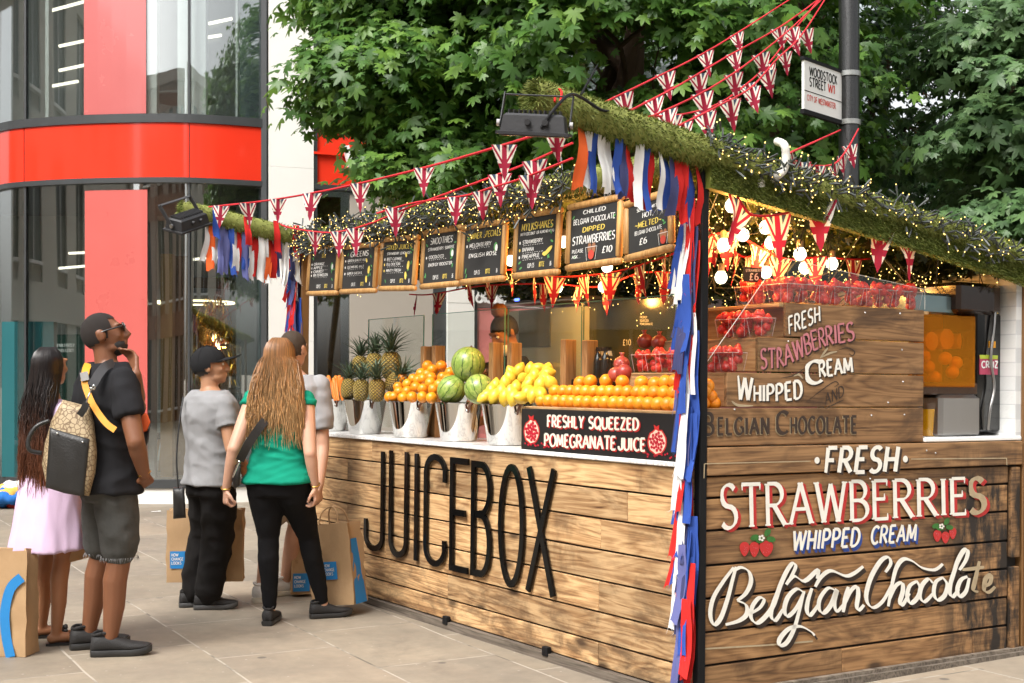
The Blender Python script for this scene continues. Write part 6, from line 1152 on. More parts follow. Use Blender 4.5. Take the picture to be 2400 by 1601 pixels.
def hairmat(name, top, tip, z0, z1, sp=.5):
    g = NG(name); ri = g.n('NewGeometry').outputs['Random Per Island']; z = g.n('SeparateXYZ', {0: g.coord()}).outputs[2]
    f = g.step(g.math('ADD', z, g.math('MULTIPLY', g.math('SUBTRACT', ri, .5), .25)), z1, z0); c = g.mix(f, top, tip); c = g.mix(1., c, g.ramp(ri, ((0, (.45, .45, .45)), (.7, (1.1, 1.08, 1.05)), (1, (1.7, 1.6, 1.5)))), 'MULTIPLY'); return g.fin(c, .34, 0, sp)
def blank(label, X, Y, hd, H, z=0.): o = thing('person', label, 'person', TL(X, Y, z) @ RZ(hd) @ Matrix.Scale(H/1.75, 4)); inv = (TL(X, Y, z) @ RZ(hd) @ Matrix.Scale(H/1.75, 4)).inverted(); return o, (lambda px, py, Yd: inv @ at(px, py, Yd)), (lambda px, py: inv @ gnd(px, py)), inv
def legs(mb, hips, knees, anks, rs=(.088, .078, .056, .055, .052, .034)):
    for h, k_, a in zip(hips, knees, anks):
        h, k_, a = Vector(h), Vector(k_), Vector(a); cf = k_+(a-k_)*.30+Vector((0, -.012, 0)); limb(mb, [h+(k_-h)*.08, h+(k_-h)*.45, k_, cf, k_+(a-k_)*.6, a], (rs[0]*.86, *rs[1:]))
def arm(mb, s, e, w_, rs=(.050, .047, .041, .040, .027)): s, e, w_ = Vector(s), Vector(e), Vector(w_); limb(mb, [s, s+(e-s)*.5, e, e+(w_-e)*.3, w_], rs)
def cloth_arm(mb, s, e, t, r0, r1): s, e = Vector(s), Vector(e); mb.ball(s, r0, 14, 8); mb.tube([s, s+(e-s)*t*.5, s+(e-s)*t], [r0, (r0+r1)/2*1.02, r1*1.05], 16)
def eyes(par, HM, c=(.05, .03, .02)):
    for s in (-1, 1):
        e = obj('eye', MB().ball(HM @ Vector((s*.032, .084, 1.662)), (.0125, .0115, .0105), 12, 8), M['white_trim'], par, smooth=180); obj('iris', MB().ball(HM @ Vector((s*.033, .0925, 1.662)), (.0055, .004, .0055), 10, 6), M['black_gloss'], e, smooth=180)
def scalp(par, HM, mat, cond, k=1.03, n=48, m=30, fz=.0, dx=0.):
    mb = MB(); C = Vector((0, -.012, 1.665)); b = MB().ball((0, 0, 0), (.077*k, .097*k, .096*k), n, m); b.v = [tuple(Vector(p)*(1+fz*random.uniform(-1, 1))) for p in b.v]
    for f in b.f:
        c = sum((Vector(b.v[i]) for i in f), Vector())/len(f)
        if cond(c.x/.08, c.y/.1, c.z/.1): mb.f.append(f)
    mb.v = [tuple(HM @ (Vector(p)+C)) for p in b.v]; mb.m = [0]*len(mb.f); return obj('hair', mb, mat, par, smooth=180)

# ---- man in black: back to us, turned right, hand at his chin
o, L, LG, INV = blank('man in black t-shirt and dark denim shorts with hand at his chin', -2.125, 7.05, -52, 1.80)
aR, aL = LG(258, 1537), LG(208, 1520); aR.z = aL.z = .085; HM = headm(-26, 12); sR, sL = Vector((.195, -.005, 1.42)), Vector((-.195, -.005, 1.42))
eR, wR = L(318, 1035, 6.80), L(338, 1112, 6.93); eL, wL = L(322, 955, 7.12), L(318, 878, 6.98)
mb = MB(); torso(mb, MALE, .80, 1.51, -.012); head(mb, HM); hp = ((.088, 0, .86), (-.088, 0, .86)); kn = ((aR+Vector((.088, .03, .92)))/2+Vector((0, .025, .02)), (aL+Vector((-.088, .03, .92)))/2+Vector((0, .025, .02)))
legs(mb, hp, kn, (aR, aL), (.09, .082, .060, .062, .056, .037)); arm(mb, sR, eR, wR, (.055, .052, .046, .045, .030)); arm(mb, sL, eL, wL, (.055, .052, .046, .045, .030))
hand(mb, wR, (wR-eR)+Vector((-.10, .05, 0)), (-1, .2, 0), 25, -1); ch = HM @ Vector((.005, .125, 1.575)); hand(mb, wL, (ch-wL), (.2, -1, 0), 28, -1)
for a in (aR, aL): limb(mb, [a, (a.x, a.y+.03, .05)], [.037, .036])
remesh(mb, 'body', M['skin_dark'], o, .008, 2)
mb = MB(); torso(mb, MALE, .845, 1.50, .023, 1.07, .016); cloth_arm(mb, sR, eR, .60, .064, .070); cloth_arm(mb, sL, eL, .60, .064, .070); remesh(mb, 't_shirt', M['tee_black'], o, .010, 2, (.015, (5, 5, 9)))
mb = MB(); torso(mb, MALE, .80, .97, .012)
for h, k_, a in zip(hp, kn, (aR, aL)): h = Vector(h); limb(mb, [h, h+(k_-h)*.5, h+(k_-h)*.86], [.100, .104, .096], 16)
sh_ = remesh(mb, 'shorts', M['denim_black'], o, .011, 3, (.012, (7, 7, 8)))
mb = MB()
for h, k_ in zip(hp, kn):
    c = Vector(h)+(k_-Vector(h))*.86
    for q in range(70): a = random.uniform(0, 2*PI); p = c+Vector((.094*math.cos(a), .094*math.sin(a), -.055)); mb.add((p, p+Vector((.002, .001, 0)), p+Vector((random.gauss(0, .006), random.gauss(0, .006), -random.uniform(.01, .035)))), ((0, 1, 2),))
obj('frayed_hem', mb, M['tee_grey'], sh_)
shoe(o, aR, -26, (M['shoe_black'], M['sole_black'], M['shoe_black']), 1.12); shoe(o, aL, -14, (M['shoe_black'], M['sole_black'], M['shoe_black']), 1.12)
scalp(o, HM, plain('buzz_cut', (.016, .011, .009), .9, .5, 60, .8, 400), lambda x, y, z: z > .28*y-.52+(.5 if y > .35 and z < .45 else 0) and not (y > .55 and z < .62), 1.035, fz=.004)
mb = MB(); P = lambda *p: HM @ Vector(p)
b = MB().ball((0, 0, 0), (.0535, .060, .056), 40, 26)
for f in b.f:
    c_ = sum((Vector(b.v[i]) for i in f), Vector())/len(f); y_, z_ = c_.y/.060, c_.z/.056
    if z_ < .42-.25*y_+(.35 if y_ < .1 else 0) and y_ > -.35 and not (y_ > .82 and z_ > -.1): mb.f.append(f)
mb.v = [tuple(P(*(Vector(p)*(1+random.uniform(-.006, .006))+Vector((0, .047, 1.584))))) for p in b.v]; mb.m = [0]*len(mb.f)
obj('beard', mb, M['hair_black'], o, smooth=180)
gl = thing_part('sunglasses', o, Matrix()); mb = MB()
for s in (-1, 1): mb.lathe([(.0, -.003), (.024, -.002), (.026, .0), (.024, .004), (0, .005)], 16, P(s*.032, .106, 1.668), M=HM.to_3x3() @ Matrix.Rotation(R(90+4), 3, 'X') @ Matrix.Rotation(R(s*10), 3, 'Y'))
mb.tube([P(-.010, .112, 1.672), P(.010, .112, 1.672)], .004, 6); mb2 = MB()
for s in (-1, 1): mb.tube(ptlist([P(s*.058, .100, 1.672), P(s*.076, .06, 1.668), P(s*.083, .0, 1.660), P(s*.080, -.02, 1.642)], 4), .0045, 6)
gl.data = mb.mesh('sunglasses', M['black_gloss'], 180)
obj('bracelet', MB().tube(ptlist([wR+Vector((.031*math.cos(a), .031*math.sin(a), .012*math.sin(a)+.005)) for a in [2*PI*q/12 for q in range(13)]], 3), .004, 6), M['gold'], o, smooth=180)
# ---- his holdall, strap and the orange bag in front of him: carried, so things of their own
g = NG('monogram_canvas'); vv = g.n('TexVoronoi', {'Vector': g.coord(), 'Scale': 42.}, feature='DISTANCE_TO_EDGE').outputs[0]; g.bump(g.noise(g.coord(), 200, 3), .3, .002); g.fin(g.mix(g.step(vv, .12, .02), g.mix(g.noise(g.coord(), 4, 3), (.30, .22, .12), (.46, .36, .22)), (.13, .075, .035)), .6); M['canvas'] = g.mat
bg_ = thing('holdall', 'tan patterned canvas holdall with a black leather panel slung on the man in black', 'bag')
def q3(px, py, Yd): return at(px, py, Yd)
def slab(mb, pts, Yd, th, rnd=.02, nn=Vector((.25, -1, 0))):    # pillow shaped bag outlined in the photograph, given real thickness
    n = nn.normalized(); P_ = [q3(x, y, Yd) for x, y in pts]; c = sum(P_, Vector())/len(P_); R_ = []
    for f, d in ((.80, .0), (.95, .12), (1.0, .35), (1.0, .65), (.95, .88), (.80, 1.)): R_.append([c+(p-c)*f-n*th*d for p in P_])
    mb.loft(R_); return mb
def dense(pts, n=4): o_ = []; [o_.extend([(a[0]+(b[0]-a[0])*i/n, a[1]+(b[1]-a[1])*i/n) for i in range(n)]) for a, b in zip(pts, pts[1:]+pts[:1])]; return o_
obj('body', slab(MB(), dense([(144, 938), (190, 950), (208, 955), (218, 990), (225, 1060), (222, 1110), (207, 1166), (150, 1156), (106, 1140), (95, 1090), (102, 1040), (118, 985)]), 6.78, .20), M['canvas'], bg_, smooth=180)
obj('leather_panel', slab(MB(), dense([(116, 1002), (150, 1012), (210, 1029), (205, 1080), (196, 1165), (150, 1157), (106, 1143), (110, 1080)]), 6.765, .05), M['leather_black'], bg_, smooth=180)
for px, py in ((134, 1016), (194, 1036)): obj('rivet', MB().ball(q3(px, py, 6.758), .006, 8, 6), M['steel'], bg_, smooth=180)
obj('handle', MB().tube(ptlist([q3(116, 986, 6.8), q3(85, 1000, 6.78), q3(67, 1030, 6.77), q3(70, 1055, 6.77), q3(98, 1062, 6.8)], 6), .011, 8), M['leather_black'], bg_, smooth=180)
def strap(mb, pts, w_, nn=(.25, -1, 0), th=.004):
    P_ = ptlist(pts, 5); n = Vector(nn).normalized(); rings = []
    for i, p in enumerate(P_): t = (P_[min(i+1, len(P_)-1)]-P_[max(i-1, 0)]).normalized(); s = t.cross(n).normalized()*w_/2; rings.append([p-s, p+s, p+s-n*th, p-s-n*th])
    return mb.loft(rings)
obj('strap', strap(MB(), [q3(207, 852, 6.97), q3(201, 868, 6.90), q3(198, 893, 6.86)], .038), plain('strap_yellow', (.72, .33, .02), .7, .1), bg_)
obj('strap', strap(MB(), [q3(198, 893, 6.86), q3(202, 912, 6.84), q3(216, 945, 6.80), q3(235, 975, 6.78), q3(252, 995, 6.76), q3(270, 1008, 6.74)], .032), M['strap_y2'] if 'strap_y2' in M else plain('strap_yellow_brown', (.62, .27, .025), .7, .25), bg_)
obj('strap', strap(MB(), [q3(268, 850, 6.94), q3(248, 858, 6.86), q3(232, 876, 6.82), q3(222, 893, 6.80), q3(214, 905, 6.79)], .046), plain('strap_grey', (.05, .05, .055), .7, .15), bg_)
obj('buckle', strap(MB(), [q3(196, 872, 6.87), q3(200, 892, 6.85)], .040), plain('buckle', (.10, .09, .08), .35), bg_)
obj('clip', MB().tube(ptlist([q3(210, 908, 6.78), q3(222, 912, 6.77), q3(220, 902, 6.77), q3(212, 918, 6.77), q3(206, 932, 6.76), q3(202, 945, 6.76)], 4), .0045, 6), M['steel'], bg_, smooth=180)
obj('tab', strap(MB(), [q3(203, 944, 6.755), q3(196, 960, 6.75), q3(186, 974, 6.75)], .035), M['leather_black'], bg_)
ob = thing('tote_bag', 'bright orange lined dark bag on the chest of the man in black', 'bag'); obj('lining', slab(MB(), dense([(330, 962), (346, 972), (352, 990), (345, 1010), (326, 1018), (318, 1000)]), 7.02, .08), plain('orange_felt', (.80, .13, .03), .8, .12), ob, smooth=180); obj('body', slab(MB(), dense([(326, 1016), (346, 1010), (354, 992), (346, 1040), (336, 1062), (322, 1050)]), 7.03, .08), M['leather_black'], ob, smooth=180)

# ---- woman in lilac: long dark hair with auburn ends
o, L, LG, INV = blank('woman in lilac dress with very long dark hair and black slippers', -2.53, 7.36, -38, 1.625)
aR, aL = LG(132, 1512), LG(98, 1495); aR.z = aL.z = .075; HM = headm(16, 3); sR, sL = Vector((.155, -.005, 1.385)), Vector((-.155, -.005, 1.385))
eR, wR = (.24, .02, 1.10), (.20, .16, .90); eL, wL = (-.23, .02, 1.10), (-.19, .16, .92)
mb = MB(); torso(mb, FEM, .80, 1.50, -.01); head(mb, HM, True); hp = ((.082, 0, .85), (-.082, 0, .85)); kn = ((aR+Vector((.082, .02, .92)))/2+Vector((0, .02, .02)), (aL+Vector((-.082, .02, .92)))/2+Vector((0, .02, .02)))
legs(mb, hp, kn, (aR, aL), (.088, .078, .052, .053, .046, .030)); arm(mb, sR, eR, wR, (.044, .039, .033, .032, .022)); arm(mb, sL, eL, wL, (.044, .039, .033, .032, .022)); hand(mb, wR, (-.1, .4, -1), (-1, 0, 0), 25, -1, .92); hand(mb, wL, (.1, .4, -1), (1, 0, 0), 25, 1, .92)
for a, yw in ((aR, -30), (aL, -30)):
    q = RZ(yw).to_3x3(); limb(mb, [a, a+q @ Vector((0, -.025, -.035)), a+q @ Vector((0, .05, -.03)), a+q @ Vector((0, .13, -.045))], [.031, .030, .030, .022])
    for j in range(5): limb(mb, [a+q @ Vector((-.018+.012*j, .13, -.046)), a+q @ Vector((-.024+.013*j, .165-.006*j, -.05))], [.011, .008 if j else .011], 8)
remesh(mb, 'body', M['skin_brown'], o, .0075, 2)
mb = MB(); rings = []
for z, rx, ry, y in ((1.45, .07, .06, -.01), (1.42, .13, .08, -.01), (1.36, .168, .108, -.005), (1.25, .165, .12, 0), (1.10, .172, .128, 0), (.98, .198, .152, -.01), (.85, .215, .175, -.015), (.70, .235, .20, -.02), (.58, .252, .22, -.02)):
    rings.append([Vector((rx*math.cos(a)*(1+.05*math.sin(7*a)*max(0, 1-z)*2), y+ry*math.sin(a)*(1+.05*math.sin(7*a+1)*max(0, 1-z)*2), z-.05*(math.sin(a) < 0)*max(0, .8-z))) for a in [2*PI*q/48 for q in range(48)]])
mb.loft(rings[::-1]); cloth_arm(mb, sR, eR, .45, .060, .072); cloth_arm(mb, sL, eL, .45, .060, .072); remesh(mb, 'dress', M['lilac'], o, .011, 3, (.010, (9, 9, 3)))
for a in (aR, aL):
    Mx = TL(a.x, a.y, 0) @ RZ(-30); sl = thing_part('slipper', o, Mx); mb = MB(); mb.loft([[Vector((w_*sx, y, z)) for y, w_, sx in ((-.06, .022, 1), (-.03, .032, 1), (.04, .034, 1), (.11, .042, 1), (.16, .034, 1), (.18, .015, 1), (.18, .015, -1), (.16, .034, -1), (.11, .042, -1), (.04, .034, -1), (-.03, .032, -1), (-.06, .022, -1))] for z in (0, .014)]); sl.data = mb.mesh('slipper', M['sole_black'])
    mb = MB()
    for j in range(3): 
        for i in range(7): t = PI*i/6; mb.ball((.043*math.cos(t), .085+.026*j, .018+.045*math.sin(t)), (.015, .014, .012), 8, 6)
    obj('braided_band', mb, M['leather_black'], sl, smooth=180)
long_hair(o, HM, .99, 2400, hairmat('hair_dark_auburn', (.014, .009, .008), (.17, .055, .022), .95, 1.42, .5), (-.10, 0), .95, -.02, 3, .014, 5)

# ---- man with cap
o, L, LG, INV = blank('man in grey t-shirt and black baseball cap looking right', -1.865, 8.3, -52, 1.63)
aR, aL = LG(487, 1428), LG(452, 1422); aR.z = aL.z = .08; HM = headm(-30, 4); sR, sL = Vector((.185, -.005, 1.40)), Vector((-.185, -.005, 1.40))
eR, wR = L(542, 1052, 8.1), L(572, 1085, 8.35); eL, wL = Vector((-.25, -.02, 1.12)), Vector((-.22, .08, .88))
mb = MB(); torso(mb, MALE, .80, 1.51, -.012, 1.05); head(mb, HM); hp = ((.09, 0, .86), (-.09, 0, .86)); kn = ((aR+Vector((.09, .03, .92)))/2+Vector((0, .03, .02)), (aL+Vector((-.09, .03, .92)))/2+Vector((0, .03, .02)))
legs(mb, hp, kn, (aR, aL)); arm(mb, sR, eR, wR); arm(mb, sL, eL, wL); hand(mb, wR, (0, .3, -1), (-1, 0, 0), 30, -1); hand(mb, wL, (0, .2, -1), (1, 0, 0), 25, 1)
for a in (aR, aL): limb(mb, [a, (a.x, a.y+.03, .05)], [.036, .035])
remesh(mb, 'body', M['skin_tan'], o, .0075, 2); eyes(o, HM)
mb = MB(); torso(mb, MALE, .87, 1.49, .026, 1.17, .012); cloth_arm(mb, sR, eR, .52, .066, .070); cloth_arm(mb, sL, eL, .52, .066, .070); remesh(mb, 't_shirt', M['tee_grey'], o, .009, 2, (.014, (5, 5, 9)))
mb = MB(); torso(mb, MALE, .80, .98, .014, 1.12)
for h, k_, a in zip(hp, kn, (aR, aL)): h = Vector(h); limb(mb, [h, h+(k_-h)*.5, k_, k_+(a-k_)*.5, k_+(a-k_)*.86, k_+(a-k_)*.97], [.118, .114, .102, .096, .088, .060], 16)
remesh(mb, 'joggers', M['jogger'], o, .011, 2, (.018, (7, 7, 6)))
shoe(o, aR, -30, (M['shoe_black'], M['sole_dark'], M['shoe_black']), 1.08, lace=False); shoe(o, aL, -20, (M['shoe_black'], M['sole_dark'], M['shoe_black']), 1.08, lace=False)
scalp(o, HM, plain('hair_grizzled', (.05, .045, .04), .9, .6, 90, .8, 400), lambda x, y, z: y < .15 and z < .3 and z > -.62+.3*y, 1.02, fz=.004)
cp = thing_part('cap', o, HM @ TL(0, -.01, 1.66) @ Matrix.Scale(1.10, 4) @ TL(0, .01, -1.66)); mb = MB(); b = MB().ball((0, -.012, 1.672), (.084, .106, .104), 32, 20)
for f in b.f:
    c_ = sum((Vector(b.v[i]) for i in f), Vector())/len(f)
    if c_.z > 1.672+.25*(c_.y) - (.02 if c_.y < 0 else .0)-.012: mb.f.append(f)
mb.v = b.v; mb.m = [0]*len(mb.f)
for a in range(6): t0 = R(60*a+30); mb.tube(ptlist([(.085*math.cos(t0)*math.cos(e), -.012+.107*math.sin(t0)*math.cos(e), 1.672+.105*math.sin(e)) for e in (.15, .5, .9, 1.3, 1.56)], 3), .002, 5)
mb.ball((0, -.012, 1.778), (.008, .008, .005), 8, 5); M['cap'] = fabric('cap_black', (.014, .014, .015)); cp.data = mb.mesh('cap', M['cap'], 60)
mb = MB(); pk = []
for zz in (0, .004):
    r = []
    for i in range(17): a = PI*i/16; r.append(Vector((.072*math.cos(a), .055+.135*math.sin(a)**.8, 1.700+zz-.022*abs(math.cos(a))**2+.012*math.sin(a))))
    for i in range(16, -1, -1): a = PI*i/16; r.append(Vector((.070*math.cos(a), .045+.045*math.sin(a), 1.696+zz-.018*abs(math.cos(a))**2)))
    pk.append(r)
obj('peak', MB().loft(pk), M['cap'], cp, smooth=40)
xb = thing('shoulder_bag', 'small black shoulder bag hanging at the hip of the man with the cap', 'bag'); obj('body', slab(MB(), dense([(405, 1145), (432, 1142), (436, 1215), (406, 1218)]), 8.12, .10), M['leather_black'], xb, smooth=180); obj('strap', MB().tube(ptlist([q3(418, 1145, 8.12), q3(414, 1070, 8.14), q3(421, 985, 8.17), q3(430, 930, 8.22)], 6), .005, 6), M['leather_black'], xb, smooth=180)

# ---- man behind in grey with white trainers
o, L, LG, INV = blank('short haired man in grey t-shirt and white trainers half hidden behind the green top', -1.43, 8.72, -14, 1.76)
aR, aL = LG(668, 1395), LG(612, 1408); aR.z = aL.z = .085; HM = headm(-8, -4); sR, sL = Vector((.19, -.005, 1.41)), Vector((-.19, -.005, 1.41)); eR, wR = L(757, 1045, 8.65), L(748, 1140, 8.55); eL, wL = Vector((-.25, 0, 1.12)), Vector((-.24, .1, .88))
mb = MB(); torso(mb, MALE, .80, 1.51, -.012); head(mb, HM); hp = ((.09, 0, .86), (-.09, 0, .86)); kn = ((aR+Vector((.09, .03, .92)))/2+Vector((0, .02, .02)), (aL+Vector((-.09, .03, .92)))/2+Vector((0, .02, .02)))
legs(mb, hp, kn, (aR, aL)); arm(mb, sR, eR, wR, (.050, .048, .043, .042, .029)); arm(mb, sL, eL, wL); hand(mb, wR, (0, .1, -1), (-1, 0, 0), 45, -1); hand(mb, wL, (0, .2, -1), (1, 0, 0), 30, 1)
for a in (aR, aL): limb(mb, [a, (a.x, a.y+.03, .05)], [.036, .035])
remesh(mb, 'body', M['skin_light'], o, .009, 2)
mb = MB(); torso(mb, MALE, .90, 1.475, .022, 1.04, .012); cloth_arm(mb, sR, eR, .72, .064, .072); cloth_arm(mb, sL, eL, .72, .064, .072); remesh(mb, 't_shirt', plain('tee_melange', (.29, .29, .30), .88, .1, 5, .2, 500, spec=.15), o, .009, 2, (.014, (5, 5, 9)))
mb = MB(); torso(mb, MALE, .80, .99, .022)
for h, k_ in zip(hp, kn): h = Vector(h); limb(mb, [h, h+(k_-h)*.5, h+(k_-h)*.85], [.108, .104, .096], 16)
remesh(mb, 'shorts', M['beige_short'], o, .012, 3, (.01, (7, 7, 7)))
shoe(o, aR, -42, (M['shoe_white'], M['sole_white'], M['shoe_white']), 1.15); shoe(o, aL, 8, (M['shoe_white'], M['sole_white'], M['shoe_white']), 1.15)
hb = scalp(o, HM, plain('hair_brown', (.045, .028, .016), .8, .5, 60, .9, 260), lambda x, y, z: z > .3*y-.55+(.5 if y > .3 and z < .4 else 0), 1.06, fz=.012)

# ---- woman in the green top
o, L, LG, INV = blank('woman in green top and black leggings with long straight copper hair', -1.375, 7.92, -6, 1.69)
aL = LG(632, 1462); aR = LG(757, 1448); aL.z = aR.z = .08; HM = headm(-4, -2); sR, sL = Vector((.165, -.005, 1.39)), Vector((-.165, -.005, 1.39)); eR, wR = L(727, 1062, 7.80), L(738, 1140, 7.86); eL, wL = L(548, 1052, 7.80), L(530, 1146, 7.86)
mb = MB(); torso(mb, FEM, .80, 1.50, -.012, 1.06); head(mb, HM, True); hp = ((.085, 0, .86), (-.085, 0, .86)); kn = ((aR+Vector((.085, 0, .95)))/2+Vector((-.01, .03, .02)), (aL+Vector((-.085, 0, .95)))/2+Vector((0, .015, .02)))
legs(mb, hp, kn, (aR, aL), (.094, .084, .056, .056, .048, .033)); arm(mb, sR, eR, wR, (.054, .048, .040, .038, .026)); arm(mb, sL, eL, wL, (.054, .048, .040, .038, .026)); hand(mb, wR, (.12, 0, -1), (-1, .1, 0), 42, -1, .95); hand(mb, wL, (.0, -.05, -1), (.8, .6, 0), 62, 1, .95)
for a in (aR, aL): limb(mb, [a, (a.x, a.y+.03, .05)], [.034, .034])
remesh(mb, 'body', M['skin_light'], o, .0075, 2)
mb = MB(); torso(mb, FEM, .885, 1.465, .017, 1.10, .016); cloth_arm(mb, sR, eR, .15, .058, .060); cloth_arm(mb, sL, eL, .15, .058, .060); remesh(mb, 'top', M['green_top'], o, .008, 2, (.016, (3, 3, 16)))
mb = MB(); torso(mb, FEM, .80, .925, .012, 1.10)
for h, k_, a in zip(hp, kn, (aR, aL)): h = Vector(h); cf = k_+(a-k_)*.30+Vector((0, -.012, 0)); limb(mb, [h+Vector((0, -.01, -.03)), h+(k_-h)*.45, k_, cf, k_+(a-k_)*.6, k_+(a-k_)*.93], [.114, .099, .064, .063, .054, .040], 16)
remesh(mb, 'leggings', M['legging'], o, .010, 3, (.006, (7, 7, 9)))
shoe(o, aL, 4, (M['shoe_black'], M['sole_black'], M['shoe_black']), 1.0, lace=False); shoe(o, aR, -62, (M['shoe_black'], M['sole_black'], M['shoe_black']), 1.0)
long_hair(o, HM, 1.17, 2400, hairmat('hair_copper', (.26, .125, .05), (.46, .28, .125), 1.2, 1.7, .5), (-.085, 0), 1.22, -.015, 5, .016, 25)
for w_ in (wR, wL): obj('bracelet', MB().tube(ptlist([w_+Vector((.030*math.cos(a), .030*math.sin(a), .012*math.sin(a)+.01)) for a in [2*PI*q/12 for q in range(13)]], 3), .0045, 6), M['gold'], o, smooth=180)
hbag = thing('shoulder_bag', 'black shoulder bag with a chain strap worn across the green top', 'bag'); obj('strap', strap(MB(), [q3(622, 985, 7.775), q3(606, 1005, 7.75), q3(580, 1045, 7.74), q3(562, 1080, 7.78)], .05), M['leather_black'], hbag); obj('chain', MB().tube(ptlist([q3(562, 1080, 7.75), q3(553, 1100, 7.76), q3(546, 1118, 7.78)], 4), .008, 6), M['steel'], hbag, smooth=180); obj('body', slab(MB(), dense([(552, 1085), (566, 1090), (562, 1140), (550, 1148), (543, 1120)]), 7.80, .12), M['leather_black'], hbag, smooth=180)

# ---- stall keeper bending over the counter
vp = at(1200, 790, 8.55)
o, L, LG, INV = blank('stall keeper with a hair bun and white mask bending behind the counter', vp.x, vp.y, 122, 1.66, .22)
HM = headm(4, -34); sR, sL = Vector((.16, .08, 1.36)), Vector((-.16, .08, 1.36)); mb = MB(); torso(mb, FEM, .80, 1.50, -.01); head(mb, HM, True); hp = ((.082, 0, .86), (-.082, 0, .86)); legs(mb, hp, ((.09, .02, .48), (-.09, .02, .48)), ((.09, 0, .08), (-.09, 0, .08)))
arm(mb, sR, (.25, .18, 1.12), (.12, .36, 1.02)); arm(mb, sL, (-.26, .16, 1.12), (-.14, .36, 1.02)); hand(mb, (.12, .36, 1.02), (-.4, .8, -.3), (0, 0, -1), 30, 1); hand(mb, (-.14, .36, 1.02), (.4, .8, -.3), (0, 0, -1), 30, -1); remesh(mb, 'body', M['skin_brown'], o, .010, 2); eyes(o, HM)
mb = MB(); torso(mb, FEM, .85, 1.46, .02); cloth_arm(mb, sR, (.25, .18, 1.12), .6, .065, .07); cloth_arm(mb, sL, (-.26, .16, 1.12), .6, .065, .07); remesh(mb, 't_shirt', M['tee_black'], o, .013, 3, (.01, (6, 6, 8)))
mb = MB(); torso(mb, FEM, .80, .98, .014)
for s in (1, -1): limb(mb, [(s*.085, 0, .86), (s*.09, .02, .48), (s*.09, 0, .1)], [.105, .07, .06], 14)
remesh(mb, 'trousers', M['jogger'], o, .013, 3); scalp(o, HM, M['hair_black'], lambda x, y, z: z > .4*y-.5+(.4 if y > .4 and z < .5 else 0), 1.06, fz=.008)
M['hair_ginger'] = plain('hair_ginger', (.16, .06, .022), .6, .5, 50, .8, 260); b = MB(); b.ball(HM @ Vector((0, -.045, 1.785)), (.058, .055, .052), 20, 14); b.v = [tuple(Vector(p)+Vector((random.gauss(0, .003), random.gauss(0, .003), random.gauss(0, .003)))) for p in b.v]; obj('hair_bun', b, M['hair_ginger'], o, smooth=180)
obj('face_mask', MB().ball(HM @ Vector((0, .075, 1.555)), (.062, .052, .046), 16, 10, M=HM.to_3x3()), M['white_trim'], o, smooth=180)

# ------------------------------------------------------------------ paper bags
g = NG('kraft_paper'); n_ = g.noise(g.coord(), 7, 5, .6); g.bump(g.math('ADD', g.noise(g.coord(scale=(1, 1, .4)), 14, 3), g.math('MULTIPLY', g.noise(g.coord(), 60, 3), .2)), .5, .012); g.fin(g.mix(n_, (.36, .225, .115), (.47, .31, .17)), .7, 0, .25); M['kraft'] = g.mat
M['bag_blue'] = plain('bag_blue', (.015, .20, .50), .55, .1, 9, .2)
def paper_bag(label, Mx, w_, d, h, deco, seed=1, handle=True, crump=.012):
    r_ = random.Random(seed); t = thing('paper_bag', label, 'paper bag', Mx, 'brown paper carrier bags'); N = 9; rings = []
    for i in range(N+1):
        z = h*i/N; r = []; q = 1-.10*(i/N)
        for (x0, y0), (x1, y1) in zip(((-1, -1), (1, -1), (1, 1), (-1, 1)), ((1, -1), (1, 1), (-1, 1), (-1, -1))):
            for k in range(6):
                u = k/6; x = (x0+(x1-x0)*u)*w_/2; y = (y0+(y1-y0)*u)*d/2*q; pin = (1-abs(2*u-1)) if x0 == x1 else 0; x -= math.copysign(pin*.035*(i/N)**1.3, x) if x0 == x1 else 0
                r.append(Vector((x+r_.gauss(0, crump*.35), y+r_.gauss(0, crump*.45), z+(r_.gauss(0, .004) if 0 < i else 0))))
        rings.append(r)
    mb = MB(); n = len(rings[0]); mb.loft(rings, 0, cap=False); mb.add([p for p in rings[0]], (tuple(range(n-1, -1, -1)),)); mb.loft([rings[-1], [p*.94+Vector((0, 0, h*.055)) for p in rings[-1]], [p*.92+Vector((0, 0, -.12)) for p in rings[-1]]], 0, cap=False); obj('body', mb, M['kraft'], t, smooth=28)
    mb = MB(); mt_ = MB()
    for kind, a in deco:
        if kind == 'sq':
            x0, z0, s = a; mb.quad((x0, -d/2-.006, z0), (x0+s, -d/2-.006, z0), (x0+s, -d/2-.006, z0+s*1.1), (x0, -d/2-.006, z0+s*1.1))
            for q, wd in enumerate(('HOW', 'CHANGE', 'LOOKS')): letters(mt_, wd, lambda x, y, dd: (x0+.01+x*.016, -d/2-.0075-dd, z0+s*(.78-.26*q)+y*.018), .09, 1, .2)
        if kind == 'arc':
            pts = a; stroke(mb, [(p.x, p.y) for p in ptlist([(*q, 0) for q in pts], 6)], lambda *q: .026, lambda x, y, dd: (x, -d/2-.006-dd, y))
        if kind == 'side': mb.quad(*[(w_/2+.006-(.02 if z > h*.5 else 0), y, z) for y, z in a])
    obj('print', mb, M['bag_blue'], t)
    if mt_.v: obj('lettering', mt_, M['white_paint'], t)
    if handle:
        for s in (-1, 1): obj('handle', MB().tube(ptlist([(-.07, s*d*.38, h*.97), (-.055, s*d*.25, h+.07), (0, s*d*.08, h+.105), (.055, s*d*.25, h+.07), (.07, s*d*.38, h*.97)], 5), .005, 6), M['kraft'], t, smooth=60)
    return t
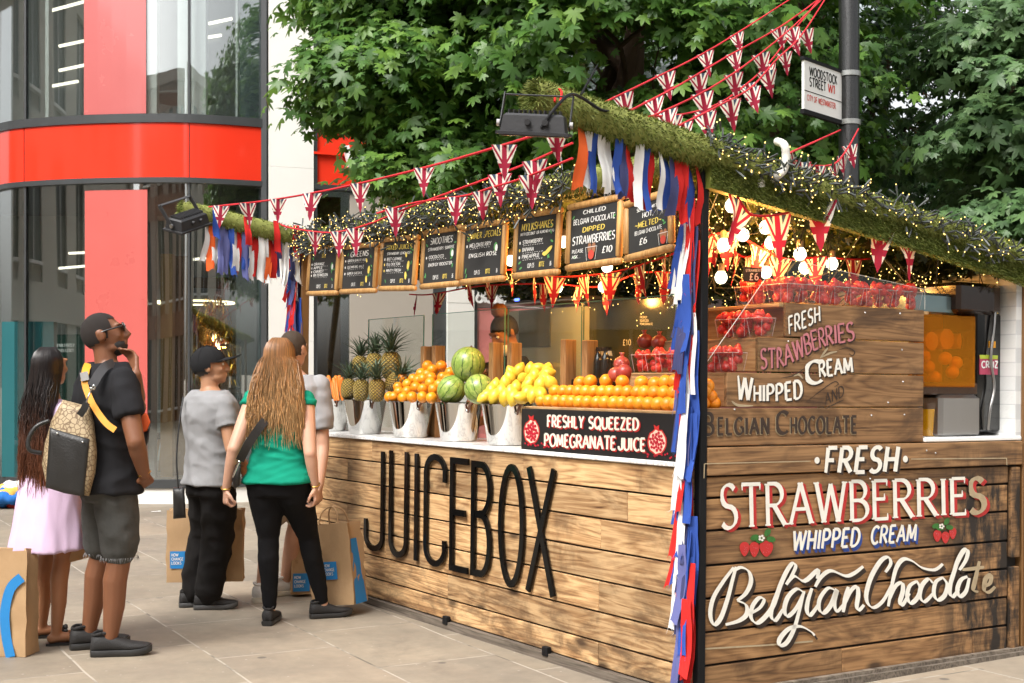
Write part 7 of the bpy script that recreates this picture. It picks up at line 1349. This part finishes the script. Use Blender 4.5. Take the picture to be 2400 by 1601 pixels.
hx = at(745, 1200, 7.98)
b0 = gnd(800, 1425)
paper_bag('full paper bag with a blue square held by the woman in green beside the counter', TL(-1.07, 8.36, .06) @ RZ(-24) @ RY(-6), .30, .17, .50, (('sq', (-.05, .16, .10)), ('side', ((-.075, .0), (.06, .0), (.03, .40), (-.04, .40)))), 2)
p = at(412, 1357, 8.55); paper_bag('paper bag with blue print standing behind the legs of the man with the cap', TL(p.x+.17, p.y+.1, .16) @ RZ(6), .48, .16, .46, (('sq', (-.215, .09, .10)), ('side', ((-.07, .3), (.07, .3), (.07, .4), (-.07, .4)))), 4, False)
p = gnd(5, 1540); paper_bag('paper bag with a blue curved stripe at the lower left corner of the photo', TL(p.x-.05, p.y+.08, .002) @ RZ(-4), .37, .16, .555, (('arc', ((.165, .42), (.105, .36), (.075, .24), (.08, .12), (.105, .0))),), 6, False, .008)
p = at(167, 1318, 7.25); paper_bag('small plain paper bag showing between the lilac dress and the dark shorts', TL(p.x, p.y+.15, p.z) @ RZ(20) @ RY(-14), .16, .10, .22, (), 8, False)
p = at(690, 1360, 8.9); paper_bag('small blue printed bag partly hidden behind the white trainers', TL(p.x+.03, p.y+.1, .02) @ RZ(14), .14, .10, .30, (('sq', (-.06, .02, .11)),), 9, False)
hp_ = thing('clothes_heap', 'heap of colourful patterned cloth lying by the shop window', 'heap', TL(*gnd(22, 1190)))
for k, c_ in enumerate(((.55, .06, .05), (.75, .55, .42), (.03, .16, .5), (.7, .45, .1), (.75, .73, .7))):
    mb = MB(); mb.ball((random.uniform(-.16, .16), random.uniform(-.05, .1), .05+.035*k), (.24-.02*k, .18, .08), 20, 12); remesh(mb, 'cloth', fabric('heap_cloth', c_), hp_, .025, 1, (.06, (7, 7, 7)))
lt_r = obj('paper_scrap', MB().quad((-.05, -.02, .004), (.06, -.01, .006), (.05, .02, .012), (-.05, .02, .005)), M['white_paint'], M=TL(*gnd(365, 1200)) @ RZ(10)); tag(lt_r, 'white scrap of paper lying on the paving between the two groups', 'litter')
